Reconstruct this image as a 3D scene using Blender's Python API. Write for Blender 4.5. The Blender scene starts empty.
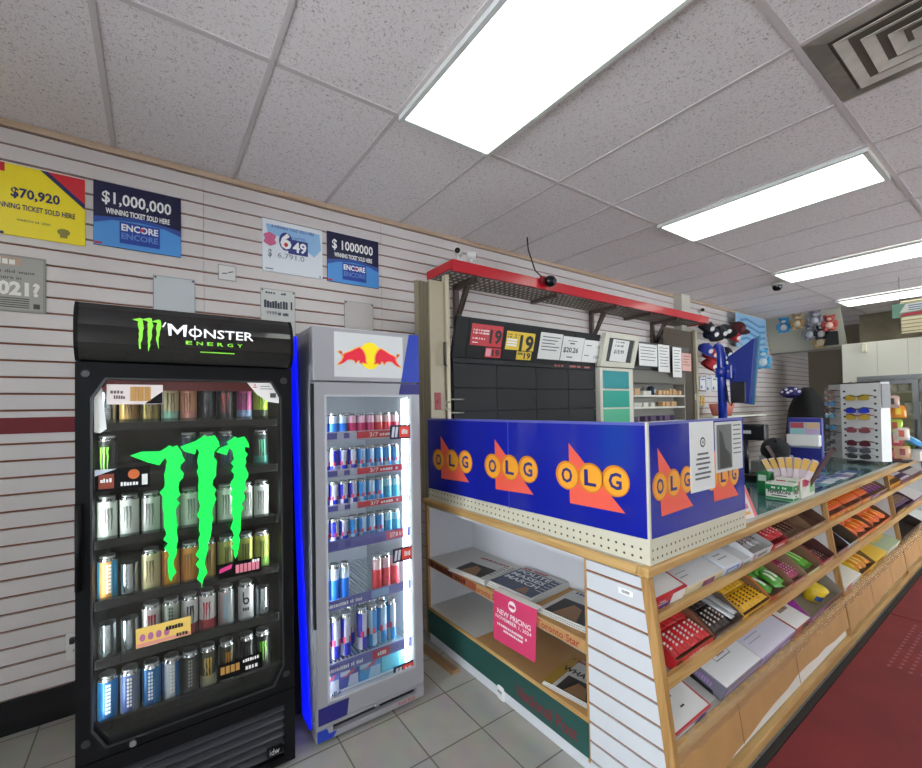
import bpy, bmesh, math, random
from mathutils import Vector, Matrix, Euler
random.seed(7)
PI = math.pi
C = bpy.context.scene.collection
SC = bpy.context.scene

# ------------------------------------------------------------------ camera, world, exposure
cam_d = bpy.data.cameras.new('camera')
cam = bpy.data.objects.new('camera', cam_d); C.objects.link(cam)
cam_d.sensor_width = 36.0
cam_d.lens = 415.78 / 922 * 36.0
cam_d.shift_x = (461 - 423.18) / 922
cam_d.shift_y = (400.87 - 384) / 922
cam_d.clip_start = 0.05
def cam_matrix(yaw, pitch, roll, h):
    f = Vector((math.cos(yaw), math.sin(yaw), 0)); r = Vector((math.sin(yaw), -math.cos(yaw), 0)); u = Vector((0, 0, 1))
    f2 = f * math.cos(pitch) + u * math.sin(pitch); u2 = u * math.cos(pitch) - f * math.sin(pitch)
    r3 = r * math.cos(roll) - u2 * math.sin(roll); u3 = u2 * math.cos(roll) + r * math.sin(roll)
    m = Matrix((r3, u3, -f2)).transposed().to_4x4(); m.translation = (0, 0, h)
    return m
cam.matrix_world = cam_matrix(0.9963, 0.018, 0.016, 1.567)
SC.camera = cam
SC.view_settings.view_transform = 'Standard'
SC.view_settings.look = 'None'
SC.view_settings.exposure = -0.12
SC.view_settings.gamma = 1.0
SC.view_settings.use_curve_mapping = False
w = bpy.data.worlds.new('daylight'); SC.world = w; w.use_nodes = True
w.node_tree.nodes['Background'].inputs[0].default_value = (0.86, 0.92, 1.0, 1)
w.node_tree.nodes['Background'].inputs[1].default_value = 11.0
LENS_POWER = 4.2          # strength of the fluorescent lenses
COOLER_LED = 46.0

W, CE, CT = 2.858, 3.05, 0.953      # slat wall plane, ceiling height, counter height

# ------------------------------------------------------------------ helpers
def lin(h):
    h = h.lstrip('#'); v = [int(h[i:i+2], 16) / 255 for i in (0, 2, 4)]
    return tuple(c / 12.92 if c <= .04045 else ((c + .055) / 1.055) ** 2.4 for c in v) + (1,)
MATS = {}
def mat(name, col, rough=.5, metal=0, emit=None, noise=0, nscale=20, bump=0, bscale=80, spec=None, coat=0):
    if name in MATS: return MATS[name]
    m = bpy.data.materials.new(name); m.use_nodes = True; nt = m.node_tree
    b = nt.nodes['Principled BSDF']; c = lin(col)
    b.inputs['Base Color'].default_value = c; b.inputs['Roughness'].default_value = rough; b.inputs['Metallic'].default_value = metal
    if spec is not None: b.inputs['Specular IOR Level'].default_value = spec
    if coat: b.inputs['Coat Weight'].default_value = coat
    if emit:
        b.inputs['Emission Color'].default_value = lin(emit[0]); b.inputs['Emission Strength'].default_value = emit[1]
    if noise or bump:
        tc = nt.nodes.new('ShaderNodeTexCoord')
    if noise:
        n = nt.nodes.new('ShaderNodeTexNoise'); n.inputs['Scale'].default_value = nscale; n.inputs['Detail'].default_value = 4
        nt.links.new(tc.outputs['Object'], n.inputs['Vector'])
        r = nt.nodes.new('ShaderNodeMapRange'); r.inputs[1].default_value = .3; r.inputs[2].default_value = .7
        r.inputs[3].default_value = 1 - noise; r.inputs[4].default_value = 1 + noise * .5
        nt.links.new(n.outputs['Fac'], r.inputs[0])
        mx = nt.nodes.new('ShaderNodeMix'); mx.data_type = 'RGBA'; mx.blend_type = 'MULTIPLY'; mx.inputs[0].default_value = 1
        mx.inputs[6].default_value = c; nt.links.new(r.outputs[0], mx.inputs[7]); nt.links.new(mx.outputs[2], b.inputs['Base Color'])
    if bump:
        n2 = nt.nodes.new('ShaderNodeTexNoise'); n2.inputs['Scale'].default_value = bscale; n2.inputs['Detail'].default_value = 3
        nt.links.new(tc.outputs['Object'], n2.inputs['Vector'])
        bp = nt.nodes.new('ShaderNodeBump'); bp.inputs['Strength'].default_value = bump; bp.inputs['Distance'].default_value = .01
        nt.links.new(n2.outputs['Fac'], bp.inputs['Height']); nt.links.new(bp.outputs[0], b.inputs['Normal'])
    MATS[name] = m; return m
def M(col, rough=.45, **k):
    return mat('paint_%s_%d' % (col.lstrip('#'), int(rough * 100)) + ''.join('%s%s' % (a[:2], str(b)[:4]) for a, b in sorted(k.items())), col, rough, **k)
def wood(name, c1, c2, axis, scale=6):
    if name in MATS: return MATS[name]
    m = mat(name, c1, .35); nt = m.node_tree; b = nt.nodes['Principled BSDF']
    tc = nt.nodes.new('ShaderNodeTexCoord'); mp = nt.nodes.new('ShaderNodeMapping')
    s = [scale * 6] * 3; s[axis] = scale * .35; mp.inputs['Scale'].default_value = s
    n = nt.nodes.new('ShaderNodeTexNoise'); n.inputs['Scale'].default_value = 1; n.inputs['Detail'].default_value = 5; n.inputs['Distortion'].default_value = .4
    cr = nt.nodes.new('ShaderNodeValToRGB'); cr.color_ramp.elements[0].color = lin(c2); cr.color_ramp.elements[1].color = lin(c1)
    cr.color_ramp.elements[0].position = .3; cr.color_ramp.elements[1].position = .6
    nt.links.new(tc.outputs['Object'], mp.inputs['Vector']); nt.links.new(mp.outputs[0], n.inputs['Vector'])
    nt.links.new(n.outputs['Fac'], cr.inputs[0]); nt.links.new(cr.outputs[0], b.inputs['Base Color'])
    return m
def glass_mat(name, tint='#ffffff', refl=.06, alpha_col=None):
    if name in MATS: return MATS[name]
    m = bpy.data.materials.new(name); m.use_nodes = True; nt = m.node_tree; nt.nodes.clear()
    o = nt.nodes.new('ShaderNodeOutputMaterial'); t = nt.nodes.new('ShaderNodeBsdfTransparent'); t.inputs[0].default_value = lin(tint)
    g = nt.nodes.new('ShaderNodeBsdfGlossy'); g.inputs['Roughness'].default_value = .02
    f = nt.nodes.new('ShaderNodeFresnel'); f.inputs['IOR'].default_value = 1.45
    mx = nt.nodes.new('ShaderNodeMixShader'); nt.links.new(f.outputs[0], mx.inputs[0])
    nt.links.new(t.outputs[0], mx.inputs[1]); nt.links.new(g.outputs[0], mx.inputs[2]); nt.links.new(mx.outputs[0], o.inputs[0])
    MATS[name] = m; return m
def emis(name, col, s):
    if name in MATS: return MATS[name]
    m = bpy.data.materials.new(name); m.use_nodes = True; nt = m.node_tree; b = nt.nodes['Principled BSDF']
    b.inputs['Base Color'].default_value = lin(col); b.inputs['Emission Color'].default_value = lin(col); b.inputs['Emission Strength'].default_value = s
    MATS[name] = m; return m

TXT = {}
def text_tris(s, bold):
    k = (s, bold)
    if k in TXT: return TXT[k]
    cu = bpy.data.curves.new('t', 'FONT'); cu.body = s; cu.size = 1; cu.resolution_u = 2; cu.offset = bold; cu.fill_mode = 'FRONT'
    ob = bpy.data.objects.new('t', cu); C.objects.link(ob)
    me = bpy.data.meshes.new_from_object(ob)
    vs = [tuple(v.co) for v in me.vertices]; fs = [tuple(p.vertices) for p in me.polygons]
    bpy.data.objects.remove(ob); bpy.data.meshes.remove(me); bpy.data.curves.remove(cu)
    x0 = min(v[0] for v in vs); x1 = max(v[0] for v in vs); y0 = min(v[1] for v in vs); y1 = max(v[1] for v in vs)
    vs = [((v[0] - x0) / (x1 - x0), (v[1] - y0) / (y1 - y0)) for v in vs]
    TXT[k] = (vs, fs); return TXT[k]

OFF = {}
class MB:
    def __init__(s): s.bm = bmesh.new(); s.mi = 0; s.T = None
    def v(s, p):
        p = Vector(p)
        return s.bm.verts.new(s.T @ p if s.T else p)
    def poly(s, pts, smooth=False):
        f = s.bm.faces.new([s.v(p) for p in pts]); f.material_index = s.mi; f.smooth = smooth; return f
    def face(s, vs, smooth=False):
        try: f = s.bm.faces.new(vs)
        except ValueError: return
        f.material_index = s.mi; f.smooth = smooth
    def box(s, x0, x1, y0, y1, z0, z1, bev=0, seg=2):
        vs = [s.v((x, y, z)) for x in (x0, x1) for y in (y0, y1) for z in (z0, z1)]
        fs = []
        for q in ((0, 1, 3, 2), (4, 6, 7, 5), (0, 4, 5, 1), (2, 3, 7, 6), (0, 2, 6, 4), (1, 5, 7, 3)):
            f = s.bm.faces.new([vs[i] for i in q]); f.material_index = s.mi; fs.append(f)
        if bev:
            es = list({e for f in fs for e in f.edges})
            r = bmesh.ops.bevel(s.bm, geom=es, offset=bev, segments=seg, affect='EDGES', profile=.5, material=s.mi)
        return s
    def prism(s, pts, d):
        d = Vector(d); a = [s.v(p) for p in pts]; b = [s.v(Vector(p) + d) for p in pts]
        s.face(a); s.face(b[::-1]); n = len(pts)
        for i in range(n): s.face([a[i], b[i], b[(i + 1) % n], a[(i + 1) % n]])
        return s
    def ring(s, outer, inner, d):
        d = Vector(d); n = len(outer)
        A = [s.v(p) for p in outer]; B = [s.v(p) for p in inner]; A2 = [s.v(Vector(p) + d) for p in outer]; B2 = [s.v(Vector(p) + d) for p in inner]
        for i in range(n):
            j = (i + 1) % n
            s.face([A[i], A[j], B[j], B[i]]); s.face([A2[i], B2[i], B2[j], A2[j]]); s.face([A[i], A2[i], A2[j], A[j]]); s.face([B[i], B[j], B2[j], B2[i]])
        return s
    def tube(s, pts, r, n=8, cap=True):
        pts = [Vector(p) for p in pts]; rs = r if isinstance(r, (list, tuple)) else [r] * len(pts); rings = []; ref = None
        for i, p in enumerate(pts):
            t = (pts[min(i + 1, len(pts) - 1)] - pts[max(i - 1, 0)]).normalized()
            if ref is None: ref = Vector((0, 0, 1)) if abs(t.z) < .9 else Vector((1, 0, 0))
            a = (ref - t * ref.dot(t)).normalized(); b = t.cross(a); ref = a
            rings.append([s.v(p + (a * math.cos(2 * PI * k / n) + b * math.sin(2 * PI * k / n)) * rs[i]) for k in range(n)])
        for i in range(len(rings) - 1):
            for k in range(n): s.face([rings[i][k], rings[i][(k + 1) % n], rings[i + 1][(k + 1) % n], rings[i + 1][k]], True)
        if cap: s.face(rings[0][::-1]); s.face(rings[-1])
        return s
    def lathe(s, prof, n=16, c=(0, 0, 0), mf=None):
        rings = []
        for r, z in prof:
            if r <= 1e-6: rings.append([s.v((c[0], c[1], c[2] + z))])
            else: rings.append([s.v((c[0] + r * math.cos(2 * PI * k / n), c[1] + r * math.sin(2 * PI * k / n), c[2] + z)) for k in range(n)])
        for i in range(len(rings) - 1):
            A, B = rings[i], rings[i + 1]
            for k in range(n):
                if mf: s.mi = mf(k, i)
                j = (k + 1) % n
                if len(A) == 1 and len(B) == 1: continue
                if len(A) == 1: s.face([A[0], B[j], B[k]], True)
                elif len(B) == 1: s.face([A[k], A[j], B[0]], True)
                else: s.face([A[k], A[j], B[j], B[k]], True)
        return s
    def ball(s, c, r, n=12, m=8):
        r = (r, r, r) if not isinstance(r, (tuple, list)) else r
        rings = []
        for i in range(m + 1):
            ph = -PI / 2 + PI * i / m
            if i in (0, m): rings.append([s.v((c[0], c[1], c[2] + r[2] * math.sin(ph)))]); continue
            rings.append([s.v((c[0] + r[0] * math.cos(ph) * math.cos(2 * PI * k / n), c[1] + r[1] * math.cos(ph) * math.sin(2 * PI * k / n), c[2] + r[2] * math.sin(ph))) for k in range(n)])
        for i in range(m):
            A, B = rings[i], rings[i + 1]
            for k in range(n):
                j = (k + 1) % n
                if len(A) == 1: s.face([A[0], B[j], B[k]], True)
                elif len(B) == 1: s.face([A[k], A[j], B[0]], True)
                else: s.face([A[k], A[j], B[j], B[k]], True)
        return s
    def text(s, t, pl, u0, v0, u1, v1, bold=.02, lift=.0015):
        O, R, U, N = pl; vs, fs = text_tris(t, bold)
        bv = [s.v(O + R * (u0 + a * (u1 - u0)) + U * (v0 + b * (v1 - v0)) + N * lift) for a, b in vs]
        for f in fs: s.face([bv[i] for i in f])
        return s
    def flat(s, pl, pts, lift=.001):
        O, R, U, N = pl; s.poly([O + R * u + U * v + N * lift for u, v in pts]); return s
    def rect(s, pl, u0, v0, u1, v1, lift=.001): return s.flat(pl, [(u0, v0), (u1, v0), (u1, v1), (u0, v1)], lift)
    def disc(s, pl, u, v, r, r2=None, n=24, lift=.001):
        r2 = r2 or r; return s.flat(pl, [(u + r * math.cos(2 * PI * k / n), v + r2 * math.sin(2 * PI * k / n)) for k in range(n)], lift)
    def slab(s, pl, u0, v0, u1, v1, t):      # plate of thickness t rising from the plane
        O, R, U, N = pl; s.prism([O + R * u + U * v for u, v in ((u0, v0), (u1, v0), (u1, v1), (u0, v1))], N * t); return s
    def build(s, name, mats, parent=None, recalc=True):
        if recalc: bmesh.ops.recalc_face_normals(s.bm, faces=s.bm.faces[:])
        me = bpy.data.meshes.new(name)
        loc = Vector((0, 0, 0))
        if parent is None:
            xs = [v.co for v in s.bm.verts]
            loc = Vector(((min(p.x for p in xs) + max(p.x for p in xs)) / 2, (min(p.y for p in xs) + max(p.y for p in xs)) / 2, min(p.z for p in xs)))
            off = loc
        else: off = OFF.get(parent.name, Vector((0, 0, 0)))
        for v in s.bm.verts: v.co -= off
        s.bm.to_mesh(me); s.bm.free()
        for m in (mats if isinstance(mats, (list, tuple)) else [mats]): me.materials.append(m)
        o = bpy.data.objects.new(name, me); C.objects.link(o)
        if parent is not None: o.parent = parent
        else: o.location = loc
        OFF[o.name] = off
        return o
def plane(o, r, u):
    r = Vector(r).normalized(); u = Vector(u).normalized(); return (Vector(o), r, u, r.cross(u))
def PY(y, x0=0, z0=0): return plane((x0, y, z0), (1, 0, 0), (0, 0, 1))        # faces -Y
def PX(x, y0=0, z0=0): return plane((x, y0, z0), (0, -1, 0), (0, 0, 1))       # faces -X, u runs towards -Y
def tag(o, label=None, cat=None, group=None, kind=None):
    if label: o['label'] = label
    if cat: o['category'] = cat
    if group: o['group'] = group
    if kind: o['kind'] = kind
    return o
def thing(name, label, cat, loc, group=None):
    o = bpy.data.objects.new(name, None); C.objects.link(o); o.location = loc; o.empty_display_size = .1
    OFF[o.name] = Vector(loc); return tag(o, label, cat, group)
def proto(name):                       # Empty at the origin whose parts are built in local coordinates
    o = bpy.data.objects.new(name, None); C.objects.link(o); OFF[o.name] = Vector((0, 0, 0)); return o
USED = set()
def put(src, loc, rot=(0, 0, 0), label=None, cat=None, group=None, name=None, scale=None):
    """The first call moves the thing itself; later ones copy it with its parts and sub-parts."""
    if src.name in USED:
        o = src.copy(); C.objects.link(o)
        for ch in list(src.children):
            c = ch.copy(); C.objects.link(c); c.parent = o
            for g in list(ch.children):
                d = g.copy(); C.objects.link(d); d.parent = c
    else:
        USED.add(src.name); o = src
    o.location = loc; o.rotation_euler = rot
    if scale: o.scale = scale
    if 'group' in o.keys(): del o['group']
    return tag(o, label, cat, group)
def structure(name, mb, mats, parent=None): return tag(mb.build(name, mats, parent), kind='structure')
def blur(b, p, u0, v0, u1, v1, n=9, lift=.0015, seed=0):
    """a line of print too small to read: a row of uneven little marks"""
    rnd = random.Random(seed + int(u0 * 1000)); w_ = (u1 - u0) / n
    for k in range(n):
        if n > 6 and rnd.random() < .14: continue
        h_ = (v1 - v0) * rnd.uniform(.7, 1.0); b.rect(p, u0 + k * w_, v0, u0 + (k + rnd.uniform(.6, .88)) * w_, v0 + h_, lift)
ORD = ['first', 'second', 'third', 'fourth', 'fifth', 'sixth', 'seventh', 'eighth', 'ninth', 'tenth', 'eleventh', 'twelfth']

# ------------------------------------------------------------------ the room
def floor_mat():
    m = mat('floor_tile', '#8d8b86', .35); nt = m.node_tree; b = nt.nodes['Principled BSDF']
    tc = nt.nodes.new('ShaderNodeTexCoord'); mp = nt.nodes.new('ShaderNodeMapping'); mp.inputs['Location'].default_value = (.11, -.005, 0)
    br = nt.nodes.new('ShaderNodeTexBrick'); br.offset = 0; br.inputs['Scale'].default_value = 1; br.inputs['Brick Width'].default_value = .305; br.inputs['Row Height'].default_value = .305
    br.inputs['Mortar Size'].default_value = .004; br.inputs['Mortar Smooth'].default_value = .2; br.inputs['Bias'].default_value = 0
    br.inputs['Color1'].default_value = lin('#b5b2ab'); br.inputs['Color2'].default_value = lin('#adaaa2'); br.inputs['Mortar'].default_value = lin('#716d66')
    n = nt.nodes.new('ShaderNodeTexNoise'); n.inputs['Scale'].default_value = 9; n.inputs['Detail'].default_value = 6
    mx = nt.nodes.new('ShaderNodeMix'); mx.data_type = 'RGBA'; mx.blend_type = 'MULTIPLY'; mx.inputs[0].default_value = .35
    nt.links.new(tc.outputs['Object'], mp.inputs[0]); nt.links.new(mp.outputs[0], br.inputs[0]); nt.links.new(tc.outputs['Object'], n.inputs[0])
    nt.links.new(br.outputs[0], mx.inputs[6]); nt.links.new(n.outputs[1], mx.inputs[7]); nt.links.new(mx.outputs[2], b.inputs[0])
    bp = nt.nodes.new('ShaderNodeBump'); bp.inputs['Strength'].default_value = .3; bp.inputs['Distance'].default_value = .003; bp.invert = True
    nt.links.new(br.outputs[1], bp.inputs['Height']); nt.links.new(bp.outputs[0], b.inputs['Normal'])
    return m
def ceiling_mat():
    m = mat('acoustic_tile', '#c9c4c1', .9); nt = m.node_tree; b = nt.nodes['Principled BSDF']
    tc = nt.nodes.new('ShaderNodeTexCoord')
    n = nt.nodes.new('ShaderNodeTexNoise'); n.inputs['Scale'].default_value = 85; n.inputs['Detail'].default_value = 3; n.inputs['Distortion'].default_value = 1.5
    cr = nt.nodes.new('ShaderNodeValToRGB'); e = cr.color_ramp.elements
    e[0].position = .32; e[0].color = lin('#b0a8a7'); e[1].position = .44; e[1].color = lin('#f0e8e8')
    v = nt.nodes.new('ShaderNodeTexNoise'); v.inputs['Scale'].default_value = .8; v.inputs['Detail'].default_value = 3
    mx = nt.nodes.new('ShaderNodeMix'); mx.data_type = 'RGBA'; mx.blend_type = 'MULTIPLY'; mx.inputs[0].default_value = .12
    nt.links.new(tc.outputs['Object'], n.inputs[0]); nt.links.new(tc.outputs['Object'], v.inputs[0])
    nt.links.new(n.outputs[0], cr.inputs[0]); nt.links.new(cr.outputs[0], mx.inputs[6]); nt.links.new(v.outputs[0], mx.inputs[7]); nt.links.new(mx.outputs[2], b.inputs[0])
    bp = nt.nodes.new('ShaderNodeBump'); bp.inputs['Strength'].default_value = .3; bp.inputs['Distance'].default_value = .004
    nt.links.new(n.outputs[0], bp.inputs['Height']); nt.links.new(bp.outputs[0], b.inputs['Normal'])
    return m
X0, X1, Y0 = -2.4, 11.4, -3.4
mb = MB(); mb.box(X0, X1, Y0, W + .05, -.08, 0); structure('floor', mb, floor_mat())
mb = MB(); mb.box(X0, X1, Y0, W + .05, CE, CE + .08); structure('ceiling', mb, ceiling_mat())
# ceiling grid rails: runners along the wall and cross rails
mb = MB(); YR = [1.7946 - 1.2192 * k for k in range(-1, 5)]
for y in YR:
    if y < W: mb.box(X0, X1, y - .012, y + .012, CE - .006, CE + .002)
for k in range(-5, 19):
    x = .4254 + .6096 * k
    if X0 < x < X1: mb.box(x - .012, x + .012, Y0, W, CE - .005, CE + .002)
structure('trim_1', mb, M('#c9c1c0', .6))
# slat wall
slat = mat('slat_panel', '#d0c9c6', .4, noise=.04, nscale=3)
groove = mat('slat_groove', '#8a5238', .7)
def slats(mb, u0, u1, z0, zs, zt, pitch, pos, d, gap=.011, seams=()):
    """boards between u0 and u1; pos(u, z, depth) gives the point"""
    edges = [u0] + [s for s in seams if min(u0, u1) < s < max(u0, u1)] + [u1]
    rows = [(z0, zs - gap / 2)]; z = zs
    while z < zt: rows.append((z + gap / 2, min(z + pitch - gap / 2, zt))); z += pitch
    mb.mi = 0
    for a, b in zip(edges, edges[1:]):
        g = .0008 if b > a else -.0008
        for za, zb in rows:
            if zb - za < .004: continue
            p = [pos(a + g, za, 0), pos(b - g, za, 0), pos(b - g, zb, 0), pos(a + g, zb, 0)]
            mb.prism(p, Vector(pos(a, za, d)) - Vector(pos(a, za, 0)))
    mb.mi = 1
    mb.prism([pos(u0, z0, d * .5), pos(u1, z0, d * .5), pos(u1, zt, d * .5), pos(u0, zt, d * .5)], Vector(pos(0, 0, d)) - Vector(pos(0, 0, d * .5)))
mb = MB()
slats(mb, X0, X1, 0, .164, CE - .002, .0838, lambda u, z, d: (u, W + d, z), .03, seams=(-.96, .26, 1.48, 2.70, 3.92, 5.14, 6.36, 7.58, 8.8, 10.0))
mb.mi = 0; mb.box(X0, X1, W + .03, W + .1, 0, CE)
structure('wall_back', mb, [slat, groove])
mb = MB(); mb.box(X0, X1, W - .014, W, CE - .035, CE, bev=.003); structure('trim_2', mb, wood('crown_wood', '#c3ab92', '#a98f74', 0))
mb = MB(); mb.box(X0, .6, W - .006, W, 1.472, 1.553); structure('trim_3', mb, M('#74101c', .5, spec=.3))
mb = MB(); mb.box(X0, X1, W - .012, W, 0, .163, bev=.002); structure('baseboard_back', mb, M('#0f0e11', .5, spec=.3))
# narrow boxed pier on the slat wall
mb = MB(); mb.box(5.93, 6.16, W - .1, W, .163, CE, bev=.004); structure('trim_4', mb, M('#c6c2b4', .5))
# walls behind the camera and at the near side, with added windows, plain painted board
plaster = mat('plain_board', '#cfc9c2', .7, noise=.03)
mb = MB(); mb.box(X0, X1, Y0 - .1, Y0, 0, .5); mb.box(X0, X1, Y0 - .1, Y0, 2.6, CE)
FW = [(-2.2, -1.0), (4.9, 7.1), (7.4, 11.0)]  # unseen front windows, added to brighten the ceiling and far end
for a, b in zip([X0] + [q[1] for q in FW], [q[0] for q in FW] + [X1]): mb.box(a, b, Y0 - .1, Y0, .5, 2.6)
structure('wall_front', mb, plaster)
# unseen side wall (X0): windows added to let daylight in
mb = MB()
mb.box(X0 - .1, X0, Y0, W, 0, .5); mb.box(X0 - .1, X0, Y0, W, 2.6, CE)
for a, b in ((Y0, -3.0), (-1.1, -.9), (1.2, W)): mb.box(X0 - .1, X0, a, b, .5, 2.6)
structure('wall_left', mb, plaster)
gm = glass_mat('window_glass')  # glass of the added, unseen windows only
for i, (a, b) in enumerate(((-3.0, -1.1), (-.9, 1.2))):
    mb = MB(); P = lambda y, z: (X0 - .08, y, z)
    mb.ring([P(a, .5), P(b, .5), P(b, 2.6), P(a, 2.6)], [P(a + .05, .55), P(b - .05, .55), P(b - .05, 2.55), P(a + .05, 2.55)], (.06, 0, 0))
    wo = structure('window_%d' % (i + 1), mb, M('#8d9093', .35, metal=.8))  # added side window, unseen, lets daylight in
    mb = MB(); mb.box(X0 - .055, X0 - .05, a + .05, b - .05, .55, 2.55); mb.build('pane', gm, wo)
for i, (a, b) in enumerate(FW):
    mb = MB(); P = lambda x, z: (x, Y0 - .08, z)
    mb.ring([P(a, .5), P(b, .5), P(b, 2.6), P(a, 2.6)], [P(a + .05, .55), P(b - .05, .55), P(b - .05, 2.55), P(a + .05, 2.55)], (0, .06, 0))
    wo = structure('window_%d' % (i + 3), mb, M('#8d9093', .35, metal=.8))  # added front window, unseen, brightens the ceiling and far end
    mb = MB(); mb.box(a + .05, b - .05, Y0 - .055, Y0 - .05, .55, 2.55); mb.build('pane', gm, wo)

# ------------------------------------------------------------------ ceiling fixtures and vent
lens_m = bpy.data.materials.new('prismatic_lens'); lens_m.use_nodes = True; nt = lens_m.node_tree; b = nt.nodes['Principled BSDF']
b.inputs['Base Color'].default_value = lin('#eef4ee'); b.inputs['Emission Color'].default_value = lin('#f4fbf2'); b.inputs['Roughness'].default_value = .3
b.inputs['Emission Strength'].default_value = LENS_POWER
fx = []
where = ['nearest the energy drink cooler', 'second along the counter aisle, over the counter', 'third along the counter aisle, nearer the dome camera', 'farthest along the counter aisle by the stuffed toys']
f0 = proto('ceiling_light')
mb = MB(); z = -.03
o_ = [(-.295, -.6, 0), (.295, -.6, 0), (.295, .6, 0), (-.295, .6, 0)]; i_ = [(-.272, -.577, 0), (.272, -.577, 0), (.272, .577, 0), (-.272, .577, 0)]
mb.ring([(a, b_, z) for a, b_, c in o_], [(a, b_, z) for a, b_, c in i_], (0, 0, .025)); fr = mb.build('fixture_frame', M('#d9dcd8', .35), f0)
mb = MB(); mb.box(-.272, .272, -.577, .577, -.026, -.012); mb.build('diffuser_lens', lens_m, f0)
FX = [(1.335, 1.19), (3.77, 1.19), (6.21, 1.19), (8.66, 1.19)]
for i, (x, y) in enumerate(FX):
    put(f0, (x, y, CE - .004), label='long recessed fluorescent ceiling light, ' + where[i], cat='ceiling light', group='recessed ceiling lights')
for x, y in ((-1.1, 1.19), (-1.1, -1.25), (1.335, -1.25), (3.77, -1.25), (6.21, -1.25), (8.66, -1.25)):
    put(f0, (x, y, CE - .004), label='recessed fluorescent ceiling light behind the viewer', cat='ceiling light', group='ceiling lights out of view')
t = thing('ceiling_vent', 'square dusty air vent with stepped louvres set in the ceiling', 'vent', (2.56, .262, CE - .06))
dm = mat('vent_metal', '#cbc4b9', .45, noise=.25, nscale=7)
mb = MB(); cx, cy = 2.56, .262
sq = lambda r, z: [(cx - r, cy - r, z), (cx + r, cy - r, z), (cx + r, cy + r, z), (cx - r, cy + r, z)]
mb.ring(sq(.297, CE - .008), sq(.235, CE - .014), (0, 0, .006)); tag(mb.build('frame', mat('vent_frame', '#8f877d', .5, noise=.5, nscale=6), t), 'dusty grey frame')
for k, r in enumerate((.222, .155, .09)):
    mb = MB(); mb.ring(sq(r, CE - .022), sq(r - .036, CE - .010), (0, 0, .003)); mb.build('louvre', dm, t)
mb = MB(); mb.prism(sq(.034, CE - .022), (0, 0, .004)); mb.build('center_plate', dm, t)
mb = MB(); mb.prism(sq(.24, CE - .0035), (0, 0, .002)); mb.build('duct_opening', M('#6a6258', .9), t)
# dome camera under the ceiling
t = thing('dome_camera', 'small dark dome camera on the ceiling beside the third light', 'camera', (6.46, 1.9, CE - .12))
mb = MB(); mb.lathe([(.0, -.004), (.06, -.004), (.06, -.03), (.05, -.04), (0, -.04)], 16, (6.46, 1.9, CE)); mb.build('base', M('#b9b6ae', .5), t)
mb = MB(); mb.lathe([(.05, -.04), (.048, -.07), (.03, -.098), (0, -.105)], 16, (6.46, 1.9, CE)); mb.build('dome', M('#1b1b1d', .1), t)

# ------------------------------------------------------------------ signs on the slat wall
def board(name, label, cat, x0, x1, z0, z1, m, th=.008, y=W):
    mb = MB(); mb.box(x0, x1, y - th, y - .0005, z0, z1, bev=.0015, seg=1); o = mb.build(name, m)
    return tag(o, label, cat)
def onboard(parent, name, m, y, fn, label=None):
    mb = MB(); fn(mb, PY(y)); return tag(mb.build(name, m, parent, recalc=False), label)
yb = W - .008
ink = M('#17171c', .5); white = M('#f2f2f0', .5); navy = M('#1b1f5e', .45); red = M('#cf1f2e', .45)
s = board('winner_sign', 'yellow winning ticket sign with a red corner, partly cut off at the wall end', 'sign', -.72, -.308, 2.469, 2.83, M('#f4de10', .4))
onboard(s, 'corner_band', navy, yb, lambda b, p: b.flat(p, [(-.49, 2.829), (-.455, 2.829), (-.309, 2.70), (-.309, 2.665)][::1]))
onboard(s, 'corner_patch', red, yb, lambda b, p: b.flat(p, [(-.46, 2.829), (-.309, 2.829), (-.309, 2.695)], .0012))
onboard(s, 'corner_patch', red, yb, lambda b, p: b.rect(p, -.719, 2.785, -.622, 2.829, .0012))
def f(b, p):
    b.text('$70,920', p, -.60, 2.655, -.412, 2.715, .03); b.text('WINNING TICKET SOLD HERE', p, -.675, 2.604, -.35, 2.632, .02)
    b.text('MARCH 24, 2020', p, -.575, 2.545, -.45, 2.557, 0)
    b.rect(p, -.66, 2.47, -.625, 2.483)
onboard(s, 'lettering', navy, yb, f)
def f(b, p): b.disc(p, -.397, 2.525, .026, .018); b.rect(p, -.412, 2.495, -.382, 2.51); b.rect(p, -.42, 2.513, -.374, 2.519, .0015)
onboard(s, 'emblem', M('#8a7f34', .5), yb, f)
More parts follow.
